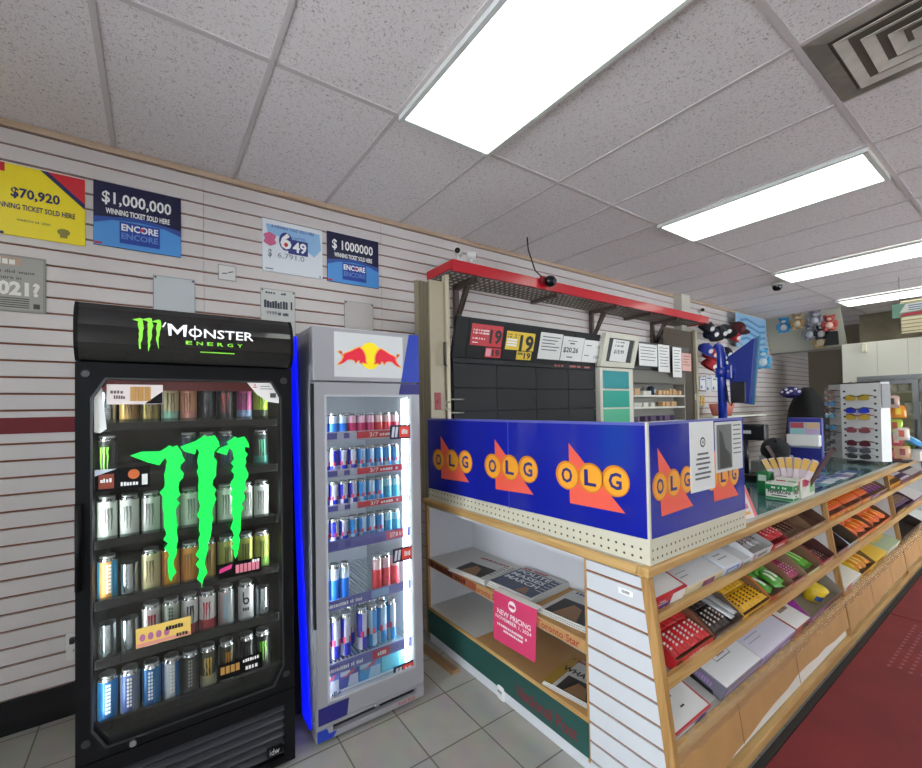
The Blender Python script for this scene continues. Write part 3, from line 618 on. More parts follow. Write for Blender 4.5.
# header with the two bulls and the sun
mb = MB(); mb.box(xa, xb, yf, yi, 1.705, 1.965, bev=.004); hd = mb.build('header_sign', sil2, t)
pl = PY(yf)
mb = MB(); mb.rect(pl, .727, 1.727, 1.108, 1.945, .001); mb.build('lit_panel', M('#cfd1d2', .35), hd, recalc=False)
sc = lambda pts: [(x, z) for x, z in pts]
mb = MB(); mb.disc(pl, .918, 1.836, .059, .068, lift=.002, n=32); mb.build('emblem', emis('sun_yellow', '#f6dc10', .12), hd, recalc=False)
bull = [(-.150, .862), (-.158, .852), (-.150, .845), (-.143, .85), (-.146, .858), (-.152, .853), (-.146, .846), (-.136, .838), (-.128, .848), (-.10, .858), (-.062, .878), (-.045, .884), (-.028, .872), (-.016, .852), (-.01, .83), (-.012, .812), (-.004, .803), (-.014, .801), (-.026, .806), (-.034, .80), (-.048, .803), (-.042, .812), (-.055, .815), (-.062, .805), (-.074, .80), (-.07, .81), (-.09, .818), (-.112, .816), (-.132, .80), (-.16, .789), (-.162, .797), (-.146, .808), (-.134, .83)]
def B(side, k=1.0): return [(.918 + side * (-x) * -1 * k if 0 else .918 + side * x * k, 1 + z) for x, z in bull]
for sd in (1, -1):
    cxb = .918 + sd * -.078; czb = 1.836
    mb = MB(); mb.flat(pl, [(cxb + (x - cxb) * 1.05 - sd * .012, czb + (z - czb) * 1.08 - .006) for x, z in B(sd)], .0026); mb.build('emblem_outline', emis('bull_gold', '#f0b43c', .1), hd, recalc=False)
    mb = MB(); mb.flat(pl, [(cxb + (x - cxb) * .93 - sd * .012, czb + (z - czb) * .93 - .006) for x, z in B(sd)], .0034); mb.build('emblem', emis('bull_red', '#e0203c', .1), hd, recalc=False)
mb = MB(); mb.flat(pl, [(1.148, 1.964), (1.2075, 1.964), (1.2075, 1.706), (1.094, 1.706)], .0012); mb.build('blue_corner', rblue, hd, recalc=False)
# door
mb = MB(); R4 = lambda x0, x1, z0, z1, y: [(x0, y, z0), (x1, y, z0), (x1, y, z1), (x0, y, z1)]
mb.ring(R4(xa + .006, xb, .105, 1.698, yf), R4(.676, 1.16, .195, 1.64, yf), (0, .045, 0)); door = mb.build('door', sil2, t)
mb = MB(); mb.ring(R4(.676, 1.16, .195, 1.64, yf - .001), R4(.686, 1.15, .205, 1.63, yf - .001), (0, .02, 0)); mb.build('gasket_trim', M('#b4b8bc', .4), door)
mb = MB(); mb.box(.68, 1.156, yf + .012, yf + .017, .20, 1.636); mb.build('glass', gls, door)
mb = MB(); mb.flat(PY(yf), [(1.08, 1.642), (1.2075, 1.642), (1.2075, 1.698), (1.093, 1.698)], .0012); tag(mb.build('blue_corner', M('#22206f', .35), door, recalc=False), 'dark blue corner stripe'); mb = MB(); mb.flat(PY(yf), [(xa + .008, .107), (.77, .107), (.782, .185), (xa + .008, .185)], .0012); tag(mb.build('blue_corner', M('#22206f', .35), door, recalc=False), 'dark blue corner stripe')
mb = MB(); mb.box(xa - .006, xa + .006, yf + .004, yf + .02, .55, 1.69); mb.build('handle', M('#1c1d22', .35), door)
# kick panel
mb = MB(); mb.box(xa, xb, yf + .004, yi, .085, .10); mb.box(xa, xb, yf, yi, .03, .058); mb.box(xa, .70, yf, yi, .058, .085); mb.box(1.16, xb, yf, yi, .058, .085); mb.box(.70, 1.16, yf + .03, yi, .058, .085); kp = mb.build('kick_panel', sil2, t)
mb = MB(); mb.box(.70, 1.16, yf + .024, yf + .0295, .058, .085); mb.build('vent_slot', M('#0d0d0f', .5), kp)
mb = MB(); mb.tube([(.93, yf + .03, .085), (.93, yf - .006, .085)], .011, 12); mb.build('lock', steel, kp)
mb = MB(); mb.flat(PY(yf), [(xa + .002, .031), (.70, .031), (.72, .057), (.68, .057), (.67, .084), (xa + .002, .084)], .001); mb.build('blue_corner', rblue, kp, recalc=False)
mb = MB(); mb.text('Red Bull', PY(yf), 1.05, .036, 1.15, .055, .01); mb.build('lettering', M('#b05a52', .5), kp, recalc=False)
# glowing blue strip slanting down the side
mb = MB(); mb.prism([(xa - .0005, 2.26, 1.95), (xa - .0005, 2.16, 1.95), (xa - .0005, 2.11, 1.0), (xa - .0005, 1.985, .05), (xa - .0005, 2.10, .05), (xa - .0005, 2.19, 1.0)], (-.008, 0, 0)); tag(mb.build('light_strip', emis('blue_led', '#0814f0', 1.1), t), 'blue glowing strip slanting down the side')
mb = MB(); mb.box(1.122, 1.146, 1.95, 1.956, .21, 1.62); tag(mb.build('light_strip', emis('cooler_led_bright', '#eaf6ff', 7), t), 'bright white light strip')
for x in (.662, 1.164):  # unseen strips added behind the door edges to brighten the cans
    mb = MB(); mb.box(x, x + .01, 1.951, 1.962, .21, 1.62); tag(mb.build('light_strip', emis('hidden_cooler_fill', '#eaf6ff', 48), t), 'hidden white strip added behind the door edge to light the cans')
# shelves with price strips
RZ = [1.42, 1.247, 1.078, .895, .612, .335]
ST = [(1.415, 1.459), (1.234, 1.273), (1.066, 1.102), (.876, .929), (.593, .641), (.283, .335)]
ptag = M('#d8404c', .45); lav = M('#5a5aa8', .45); sky = M('#8fb4d8', .45)
for i, (z, (s0, s1)) in enumerate(zip(RZ, ST)):
    mb = MB()
    for k in range(24): mb.box(.668 + k * .021, .672 + k * .021, 1.965, yk - .06, z - .008, z - .003)
    mb.box(.664, 1.17, 1.962, 1.966, z - .01, z); sh = mb.build('shelf', M('#c9ced2', .35, metal=.3), t)
    mb = MB(); mb.box(.668, 1.165, 1.952, 1.956, s0, s1); st = mb.build('price_strip', M('#c4c8d6' if i < 3 else '#6d74b4', .45), sh)
    p = PY(1.952)
    h_ = s1 - s0; q = lambda v: s0 + v * h_
    mb = MB(); mb.rect(p, .705, q(.15), .755, q(.85)); mb.rect(p, .79, q(.2), .82, q(.8)); mb.build('printed_block', lav, st, recalc=False)
    if i < 4:
        mb = MB(); mb.rect(p, .86 if i < 3 else 1.02, q(.1), 1.125, q(.9)); mb.build('red_block', ptag, st, recalc=False)
        mb = MB(); mb.text('3/7', p, .93 if i < 3 else 1.04, q(.25), .98 if i < 3 else 1.07, q(.75), .01, .002); blur(mb, p, .99 if i < 3 else 1.075, q(.3), 1.11, q(.7), 8, .002); mb.build('lettering', white, st, recalc=False)
    else:
        mb = MB(); blur(mb, p, .69, q(.3), .88, q(.65), 20, .002); mb.build('lettering', white, st, recalc=False)
        mb = MB(); mb.rect(p, .93, q(.1), 1.03, q(.9)); mb.build('red_block', ptag if i == 5 else sky, st, recalc=False)
        if i == 5: mb = MB(); blur(mb, p, .96, q(.3), 1.01, q(.7), 4, .002); mb.build('lettering', white, st, recalc=False)
for k, (x0, x1, z0, z1) in enumerate(((1.029, 1.15, 1.408, 1.482), (1.035, 1.157, .766, .838), (1.03, 1.152, .16, .234))):
    card('price_card', M('#1f2140', .45), x0, z0, x1, z1, [('red_block', M('#e04a3c', .45), lambda b, p: b.rect(p, x0 + .055, z0 + .008, x1 - .005, z1 - .008)), ('printed_can', M('#c9ced6', .45), lambda b, p: [b.flat(p, [(x0 + .008 + d, z0 + .01), (x0 + .022 + d, z0 + .01), (x0 + .03 + d, z1 - .01), (x0 + .016 + d, z1 - .01)]) for d in (0, .02)]), ('lettering', white, lambda b, p: blur(b, p, x0 + .07, z0 + .025, x1 - .015, z1 - .02, 4, .002))], 'dark price card with red half', door, yf + .008)
mb = MB(); blur(mb, PY(yf + .011), .70, .212, .745, .232, 5); mb.build('lettering', M('#3c4466', .5), door, recalc=False)
# slim cans
def slim(c1, c2, c3, r, h, plain=False):
    ms = [M(c1, .35), alu, M(c2, .3, metal=.2), M(c3, .35)]
    def mf(k, i):
        if i in (0, 1, 8) : return 1
        if plain: return 2 if i in (6, 7) else 0
        if i == 4 and k % 4 in (1, 2): return 3
        q = ((k + 1) // 5) % 2
        return 0 if (q == 0) == (i >= 4) else 2
    return can('slim_can', ms, r, h, mf, n=20)
def kinds(r, h): return {
 'bs': (slim('#1422b4', '#c3c9d4', '#d23a5a', r, h), 'blue and silver'), 'lb': (slim('#1f88d0', '#a8c8dc', '#d24864', r, h), 'light blue and silver'), 'cy': (slim('#34a4cc', '#94ccdc', '#34a4cc', r, h, True), 'plain cyan'),
 'pk': (slim('#c81e64', '#e0b4c8', '#cf3a78', r, h, True), 'pink'), 'rd': (slim('#d8343e', '#e0c0c0', '#d8505a', r, h, True), 'coral red'), 'az': (slim('#1f78dc', '#c8d8e8', '#3a8fe0', r, h, True), 'azure')}
S1, S2, S3 = kinds(.0245, .132), kinds(.0255, .19), kinds(.027, .215)
RX = [.702, .752, .802, .852, .903, .953, 1.003, 1.053, 1.101]
RR = [(S1, ['az', 'az', 'az', 'pk', 'pk', 'pk', 'rd', 'rd', 'rd']), (S1, ['bs', 'bs', 'bs', 'bs', 'lb', 'lb', 'lb', 'lb', 'lb']), (S1, ['bs', 'bs', 'bs', 'bs', 'lb', 'lb', 'lb', 'cy', 'cy']),
      (S1, ['bs', 'bs', 'bs', 'lb', 'lb', 'lb', 'lb', 'cy', 'cy']), (S2, ['az', 'az', 'az', None, None, None, 'rd', 'rd', 'rd']), (S3, ['bs', 'bs', 'bs', None, 'bs', 'lb', 'lb', 'lb', None])]
for r_, (S, row) in enumerate(RR):
    cnt = {}
    xs = RX if r_ < 5 else [.70, .752, .806, 0, .895, .953, 1.01, 1.066, 0]
    if r_ == 4: xs = [.70, .75, .803, 0, 0, 0, .985, 1.037, 1.092]
    for c_, k in enumerate(row):
        if not k: continue
        p, desc = S[k]; cnt[k] = cnt.get(k, 0) + 1
        lab = '%s slim can%s, %s shelf of silver cooler' % (desc, ' from left' if row.count(k) > 1 else '', SHN[r_] if r_ < 5 else 'lowest')
        if row.count(k) > 1: lab = ORD[cnt[k] - 1] + ' ' + lab
        zz = RZ[r_] + (.03 if r_ == 3 else 0)
        put(p, (xs[c_], 2.0, RZ[r_] - .002), (0, 0, random.choice((0, PI / 2, .35, -.3))), lab, 'slim can', 'slim cans in the silver cooler')
for k, (x, kd) in enumerate(((.86, 'bs'), (.925, 'lb'), (.985, 'lb'), (1.045, 'lb'))):
    put(S3[kd][0], (x, 2.075, RZ[5] - .002), (0, 0, .4 * k), '%s slim can, %s in back row, lowest shelf of silver cooler' % (S3[kd][1], ORD[k]), 'slim can', 'slim cans in the silver cooler')
# multipacks on the cooler floor
mb = MB(); mb.box(xa + .042, xb - .042, yi + .005, yk - .06, .15, .178); t2 = mb.build('cooler_floor', M('#d9e0e4', .4), t)
for k, (x, w_, c1, c2, d) in enumerate(((.672, .092, '#5a6cc4', '#c0c6d4', 'blue and silver carton with red streaks, leftmost'), (.768, .10, '#3a4a9a', '#b8c2d4', 'darker blue and silver carton, second in line'), (.872, .122, '#3f9cd6', '#a8d0e4', 'light blue and silver carton, third in line'), (.998, .142, '#62c4d8', '#8ad4e2', 'plain turquoise carton behind the dark price card'))):
    mb = MB(); mb.box(x, x + w_, 1.985, 2.13, .1785, .295, bev=.002, seg=1); o = tag(mb.build('drink_carton', M(c1, .4)), d + ' on the silver cooler floor', 'drink carton', 'multipack cartons in the silver cooler')
    p = PY(1.985)
    if k < 3:
        mb = MB(); mb.flat(p, [(x + .003, .24), (x + w_ * .5, .24), (x + w_ * .62, .293), (x + .003, .293)]); mb.flat(p, [(x + w_ * .4, .181), (x + w_ - .003, .181), (x + w_ - .003, .235), (x + w_ * .52, .235)]); mb.build('silver_panel', M(c2, .4), o, recalc=False)
        mb = MB(); mb.flat(p, [(x + .01, .228), (x + w_ * .7, .245), (x + w_ * .9, .268), (x + w_ * .5, .252)], .0016); mb.build('red_streak', M('#cf5a6a', .4), o, recalc=False)
    else:
        mb = MB(); mb.rect(p, x + w_ * .72, .181, x + w_ - .003, .293); mb.build('side_panel', M(c2, .4), o, recalc=False)

# ------------------------------------------------------------------ counter
oakx = wood('oak_x', '#c9a469', '#a67c45', 0); oaky = wood('oak_y', '#c9a469', '#a67c45', 1); oakz = wood('oak_z', '#b98f58', '#8f6836', 2)
lam = M('#cfd0d2', .4); kraft = mat('kraft_card', '#b98d58', .65, noise=.08, nscale=8)
XE, YC, XF = 1.55, .772, 7.6          # end face, foot of the slanted front, far end
SL = .125                             # lean of the front per metre of height
yfront = lambda z: YC + SL * z
t = thing('shop_counter', 'long L shaped shop counter with oak edging and slanted candy shelves in front', 'counter', (3.5, 1.2, 0))
# worktop with an oak bullnose round two sides
mb = MB(); mb.box(XE + .02, 2.15, .9, 2.40, .918, CT); mb.box(2.15, XF, .9, 1.62, .918, CT); top = mb.build('worktop', M('#c8cbc6', .3), t)
mb = MB(); mb.box(2.62, XF, .93, 1.6, CT, CT + .002); tag(mb.build('glass_inlay', M('#43686c', .12), top), 'dark green glass inlay')
mb = MB(); mb.box(XE - .012, XF, .858, .905, .915, CT + .001, bev=.009, seg=3); mb.build('edge_molding', oakx, t)
mb = MB(); mb.box(XE - .012, XE + .025, .905, 2.405, .915, CT + .001, bev=.009, seg=3); mb.build('edge_molding', oaky, t)
# slat end panel with the leaning oak post
yL = 1.135
def slat_trap(mb):
    zs = [.03] + [.865 - .08 * k for k in range(10, -1, -1)] + [.915]
    for za, zb in zip(zs, zs[1:]):
        a, b = za + .0055, zb - .0055
        mb.prism([(XE, yL, a), (XE, yfront(a) + .004, a), (XE, yfront(b) + .004, b), (XE, yL, b)], (.018, 0, 0))
mb = MB(); slat_trap(mb); mb.mi = 1; mb.prism([(XE + .008, yL, .03), (XE + .008, yfront(.03) + .006, .03), (XE + .008, yfront(.915) + .006, .915), (XE + .008, yL, .915)], (.01, 0, 0))
ep = mb.build('end_panel', [M('#cdd0d4', .4), groove], t)
mb = MB(); mb.box(XE - .002, XE, .925, .985, .822, .845); mb.build('barcode_label', white, ep)
mb = MB(); [mb.rect(PX(XE - .002), -.97 + .004 * k, .829, -.9685 + .004 * k + .0012 * (k % 2), .84) for k in range(8)]; mb.build('barcode', ink, ep, recalc=False)
mb = MB(); mb.prism([(XE - .004, yfront(0) - .024, .0), (XE - .004, yfront(0) + .012, .0), (XE - .004, yfront(.915) + .006, .915), (XE - .004, yfront(.915) - .026, .915)], (.03, 0, 0)); mb.build('corner_post', oakz, t)
# newspaper rack in the end of the counter
yR = 2.365
mb = MB(); mb.box(1.94, 1.955, yL, yR, .05, .915); mb.box(XE + .02, 1.94, yL - .002, yL + .004, .05, .915); mb.box(XE, 1.94, yR, yR + .014, .05, .915); mb.box(1.56, 1.94, yL, yR, .898, .912); mb.build('rack_lining', M('#cfcfd3', .45), t)
mb = MB(); mb.box(XE - .004, XE + .014, yR - .004, yR + .022, .05, .915); mb.build('rack_jamb', oakz, t); mb = MB(); mb.box(XE - .002, XE + .01, yL - .004, yL + .006, .05, .915); mb.build('rack_jamb', oakz, t)
mb = MB(); mb.box(XE + .004, 1.94, yL, yR, .545, .556); rs = mb.build('rack_shelf', M('#c9c6c0', .4), t)
mb = MB(); mb.box(XE - .004, XE + .004, yL + .006, yR - .004, .508, .560); sf = tag(mb.build('shelf_fascia', M('#b9905e', .45), rs), 'brown shelf edge with printed newspaper names')
mb = MB(); mb.rect(PX(XE - .004), -yR + .02, .512, -1.86, .556); mb.build('printed_strip', M('#8c4a32', .5), sf, recalc=False)
p = PX(XE - .004)
mb = MB(); mb.text('Toronto Star', p, -1.41, .516, -1.17, .55, .015, .002); mb.text('Toronto Star', p, -1.88, .516, -1.66, .55, .015, .002); mb.build('lettering', M('#a03a2c', .5), sf, recalc=False)
mb = MB(); blur(mb, p, -2.32, .518, -1.95, .546, 14, .002); mb.build('lettering', M('#3c2018', .5), sf, recalc=False)
mb = MB(); mb.box(1.56, 1.94, 1.15, 1.80, .5565, .559); mb.build('card_liner', kraft, rs)
mb = MB(); mb.box(XE + .004, 1.94, yL, yR, .222, .234); rs = mb.build('rack_shelf', M('#c2c0bb', .45), t)
mb = MB(); mb.box(XE - .003, 1.93, 1.14, 1.88, .2345, .238); tag(mb.build('card_liner', kraft, rs), 'brown card lying on the lower shelf')
mb = MB(); mb.box(XE - .004, XE + .004, yL, yR, .216, .236); mb.build('shelf_edge', oaky, rs)
mb = MB(); mb.box(XE - .006, XE + .006, yL, yR, .068, .216); gp = tag(mb.build('green_board', M('#23504a', .45, noise=.1, nscale=6), t), 'dark green board under the rack')
mb = MB(); mb.text('National Post', PX(XE - .006), -1.55, .10, -1.19, .16, .02, .0012); mb.build('lettering', M('#7c2430', .5), gp, recalc=False)
mb = MB(); mb.box(XE + .010, XE + .024, yL, yR, 0, .075); mb.build('kick_board', M('#d2d4d8', .4), t)
# slat filler between rack and wall
mb = MB(); slats(mb, yR + .024, W - .42, .05, .06, .915, .08, lambda u, z, d: (XE + d, u, z), .018); mb.build('end_panel', [M('#b9b4ae', .4), groove], t)
# slanted candy front: dividers, shelves with oak lips, kick
TL = math.radians(20)
DIV = [3.755, 5.52, 7.3]
LIP = [(.735, .765), (.497, .540), (.268, .300)]
for x in DIV:
    mb = MB(); mb.prism([(x, yfront(.03) + .02, .03), (x, 1.122, .03), (x, 1.122, .915), (x, yfront(.915) + .02, .915)], (.016, 0, 0)); dv = mb.build('shelf_divider', M('#d2d2d0', .45), t)
    mb = MB(); mb.prism([(x - .004, yfront(0), .0), (x - .004, yfront(0) + .03, .0), (x - .004, yfront(.915) + .03, .915), (x - .004, yfront(.915), .915)], (.024, 0, 0)); mb.build('divider_edge', oakz, dv)
mb = MB(); mb.box(XE + .02, XF, 1.122, 1.132, .03, .915); mb.build('back_board', M('#c4c0b8', .6), t)
for za, zb in LIP:
    y = yfront(zb)
    mb = MB(); mb.prism([(XE + .02, y + .01, za + .004), (XE + .02, 1.122, za + .004 + (1.112 - y) * math.tan(TL)), (XE + .02, 1.122, za + .014 + (1.112 - y) * math.tan(TL)), (XE + .02, y + .01, za + .014)], (XF - XE - .02, 0, 0)); sh = mb.build('candy_shelf', M('#d0d0cd', .45), t)
    mb = MB(); mb.prism([(XE + .026, yfront(za) - .002, za), (XE + .026, yfront(za) + .016, za), (XE + .026, yfront(zb) + .016, zb), (XE + .026, yfront(zb) - .002, zb)], (XF - XE - .026, 0, 0)); mb.build('shelf_lip', oakx, sh)
mb = MB(); mb.prism([(XE + .026, yfront(.06) + .025, .06), (XE + .026, yfront(.06) + .035, .06), (XE + .026, yfront(.28) + .035, .28), (XE + .026, yfront(.28) + .025, .28)], (XF - XE, 0, 0)); tag(mb.build('lower_front', M('#dedbd2', .5), t), 'white lower front behind the cardboard')
mb = MB(); mb.box(XE + .026, XF, .772, .805, .014, .06, bev=.004); mb.build('foot_rail', oakx, t)
mb = MB(); mb.box(XE + .05, XF, .785, .795, 0, .014); mb.build('kick_strip', M('#2d2b2a', .6), t)
# cardboard taped over the lower front of each bay, torn along the bottom
for i, (a, b) in enumerate(((XE + .03, DIV[0] - .008), (DIV[0] + .024, DIV[1] - .008), (DIV[1] + .024, DIV[2] - .008))):
    rnd = random.Random(i + 3); n = 14; top_, bot = [], []
    for k in range(n + 1):
        x = a + (b - a) * k / n; zb = .285 + rnd.uniform(-.004, .008)
        base = .078 + (.13 * max(0, (k / n - .15)) * (1.15 - k / n) * 1.9 if i == 0 else .012 * abs(math.sin(k))) + rnd.uniform(-.006, .008)
        top_.append((x, yfront(zb) + .004, zb)); bot.append((x, yfront(base) + .004, base))
    t2 = thing('cardboard_sheet', ['brown cardboard sheet taped over the first candy bay, torn along its bottom', 'brown cardboard sheet taped under the orange candy bay in the middle', 'brown cardboard sheet taped under the candy bay farthest down the aisle'][i], 'cardboard', ((a + b) / 2, yfront(.1), .058), 'cardboard sheets along the counter front')
    mb = MB(); mb.prism(bot + top_[::-1], (0, .005, 0)); sheet = mb.build('sheet', kraft, t2)
    for x in ((a + .55, a + 1.25) if i == 0 else (a + .6, a + 1.2)): mb = MB(); mb.prism([(x, yfront(.10) + .0025, .10), (x + .006, yfront(.10) + .0025, .10), (x + .006, yfront(.27) + .0025, .27), (x, yfront(.27) + .0025, .27)], (0, .001, 0)); mb.build('crease', M('#8f6a3c', .7), sheet)
    mb = MB(); m_ = 60; pv = None
    for k in range(m_ + 1):
        x = a + (b - a) * k / m_
        cur = [Vector((x, yfront(z) - .004 + rnd.uniform(-.006, .003), z + rnd.uniform(-.004, .004))) for z in (.245, .262, .28, .298)] + [Vector((x, yfront(.30) + .035, .303 + rnd.uniform(-.003, .005)))]
        cur = [mb.v(q) for q in cur]
        if pv:
            for q in range(4): mb.face([pv[q], cur[q], cur[q + 1], pv[q + 1]], True)
        pv = cur
    pm = bpy.data.materials.get('clear_tape')
    if not pm:
        pm = bpy.data.materials.new('clear_tape'); pm.use_nodes = True; nt = pm.node_tree; nt.nodes.clear(); o_ = nt.nodes.new('ShaderNodeOutputMaterial'); tr = nt.nodes.new('ShaderNodeBsdfTransparent'); g_ = nt.nodes.new('ShaderNodeBsdfGlossy'); d_ = nt.nodes.new('ShaderNodeBsdfDiffuse'); d_.inputs[0].default_value = lin('#b8a58c'); g_.inputs[1].default_value = .32
        a_ = nt.nodes.new('ShaderNodeMixShader'); b_ = nt.nodes.new('ShaderNodeMixShader'); a_.inputs[0].default_value = .35; b_.inputs[0].default_value = .22
        nt.links.new(d_.outputs[0], a_.inputs[1]); nt.links.new(g_.outputs[0], a_.inputs[2]); nt.links.new(tr.outputs[0], b_.inputs[1]); nt.links.new(a_.outputs[0], b_.inputs[2]); nt.links.new(b_.outputs[0], o_.inputs[0])
    tag(mb.build('tape_strip', pm, t2), 'crinkled clear packing tape')

# ------------------------------------------------------------------ blue lottery screen standing on the counter corner
XO, YO = 1.578, .870
t = thing('lottery_screen', 'blue lottery privacy screen with orange letter circles round the counter corner', 'counter screen', (2.0, 1.6, CT + .002))
peg = M('#cfcbb6', .4)
def pegstrip(pl, u0, u1, z0, z1a, z1b):
    mb = MB(); O, R, U, N = pl
    mb.prism([O + R * u0 + U * z0, O + R * u1 + U * z0, O + R * u1 + U * z1b, O + R * u0 + U * z1a], -N * .012); s = mb.build('perforated_base', peg, t)
    mb = MB(); n = int((u1 - u0) / .034)
    for k in range(n):
        for v in (.022, .055): mb.disc(pl, u0 + .017 + k * .034, z0 + v, .0055, n=8, lift=.001)
    mb.build('hole', M('#4d483c', .8), s, recalc=False)
    return s
P1, P2 = PX(XO), PY(YO)
mb = MB(); mb.box(XO - .0012, XO + .014, YO - .0012, YO + .014, CT + .002, 1.053); mb.build('corner_post', peg, t)
pegstrip(P1, -2.385, -YO, CT + .002, 1.02, 1.052); pegstrip(P2, XO, 2.445, CT + .002, 1.052, 1.045)
vin = mat('blue_vinyl', '#16219a', .16, bump=.12, bscale=5, coat=.4)
edge = M('#c9c4b4', .5)
mb = MB(); mb.prism([(XO, 2.385, 1.021), (XO, YO, 1.053), (XO, YO, 1.497), (XO, 2.385, 1.487)], (.012, 0, 0)); pa = mb.build('screen_panel', vin, t)
mb = MB(); mb.prism([(XO + .012, YO, 1.053), (2.445, YO, 1.046), (2.445, YO, 1.488), (XO + .012, YO, 1.497)], (0, .012, 0)); pb = mb.build('screen_panel', vin, t)
mb = MB(); mb.box(XO - .004, XO + .006, YO - .004, YO + .006, 1.05, 1.5); mb.build('corner_bead', edge, t)
mb = MB(); mb.box(XO - .002, XO + .012, YO, 2.385, 1.487, 1.4985); mb.box(XO, 2.445, YO - .002, YO + .012, 1.487, 1.4985); mb.build('top_trim', M('#5b5fae', .4), t)
mb = MB(); mb.prism([(XO - .001, 1.617, 1.03), (XO - .001, 1.612, 1.03), (XO - .001, 1.612, 1.49), (XO - .001, 1.617, 1.49)], (.002, 0, 0)); mb.build('panel_joint', M('#3a46b8', .3), pa)
tri = M('#ee5f4c', .35); org = M('#f2a52c', .35); orgd = M('#d97f1c', .4); lno = M('#1a2378', .4)
def logo(pl, par, apex, bl, br, cs, r):
    mb = MB(); mb.flat(pl, [bl, br, apex], .0012); mb.build('triangle_mark', tri, par, recalc=False)
    mb = MB()
    for c in cs: mb.disc(pl, c[0], c[1], r * 1.08, r * 1.12, lift=.0018)
    mb.build('circle_mark', orgd, par, recalc=False)
    mb = MB()
    for c in cs: mb.disc(pl, c[0] + r * .06, c[1] - r * .02, r * .92, r * .98, lift=.0024)
    mb.build('circle_mark', org, par, recalc=False)
    mb = MB()
    for c, ch in zip(cs, 'OLG'): mb.text(ch, pl, c[0] - r * .5, c[1] - r * .6, c[0] + r * .5, c[1] + r * .6, .025, .003)
    mb.build('lettering', lno, par, recalc=False)
logo(P1, pa, (-2.232, 1.384), (-2.232, 1.106), (-1.946, 1.121), [(-2.259, 1.227), (-2.112, 1.235), (-1.979, 1.24)], .062)
logo(P1, pa, (-1.717, 1.391), (-1.716, 1.116), (-1.443, 1.13), [(-1.737, 1.241), (-1.604, 1.247), (-1.477, 1.252)], .061)
logo(P1, pa, (-1.229, 1.40), (-1.228, 1.128), (-.964, 1.134), [(-1.241, 1.253), (-1.121, 1.256), (-1.005, 1.258)], .058)
logo(P2, pb, (1.646, 1.399), (1.664, 1.129), (1.918, 1.136), [(1.657, 1.248), (1.76, 1.25), (1.868, 1.252)], .051)
logo(P2, pb, (2.10, 1.38), (2.111, 1.127), (2.37, 1.124), [(2.095, 1.235), (2.205, 1.235), (2.32, 1.233)], .051)
mb = MB(); mb.box(1.899, 2.118, YO - .004, YO - .002, 1.19, 1.49); n1 = tag(mb.build('taped_notice', M('#dcdcda', .5), pb), 'tall white taped notice')
mb = MB(); mb.disc(PY(YO - .004), 2.01, 1.40, .024, .022); mb.build('emblem', ink, n1, recalc=False)
mb = MB(); mb.disc(PY(YO - .004), 2.01, 1.40, .016, .015, lift=.0016); mb.build('emblem', M('#dcdcda', .5), n1, recalc=False)
mb = MB(); p = PY(YO - .004); mb.rect(p, 2.004, 1.393, 2.016, 1.407, .002)
for k, (a, b) in enumerate(((1.96, 2.06), (1.95, 2.07), (1.945, 2.075), (1.96, 2.06), (1.935, 2.08), (1.935, 2.07))): mb.rect(p, a, 1.345 - k * .021, b, 1.354 - k * .021)
mb.build('lettering', M('#5a5a5c', .5), n1, recalc=False)
mb = MB(); mb.box(2.132, 2.418, YO - .004, YO - .002, 1.252, 1.482); n2 = tag(mb.build('taped_notice', M('#d4d6d4', .3), pb), 'white taped notice with a grey photo')
mb = MB(); mb.rect(PY(YO - .004), 2.145, 1.265, 2.30, 1.47); mb.build('printed_photo', M('#6a6c6c', .4), n2, recalc=False)
mb = MB(); mb.flat(PY(YO - .004), [(2.17, 1.27), (2.29, 1.27), (2.28, 1.33), (2.23, 1.36), (2.20, 1.43), (2.17, 1.45)], .0016); mb.build('printed_figure', M('#2f3030', .4), n2, recalc=False)
mb = MB(); [mb.rect(PY(YO - .004), 2.315, 1.46 - k * .022, 2.40, 1.466 - k * .022) for k in range(7)]; mb.build('lettering', M('#6a6c6c', .5), n2, recalc=False)

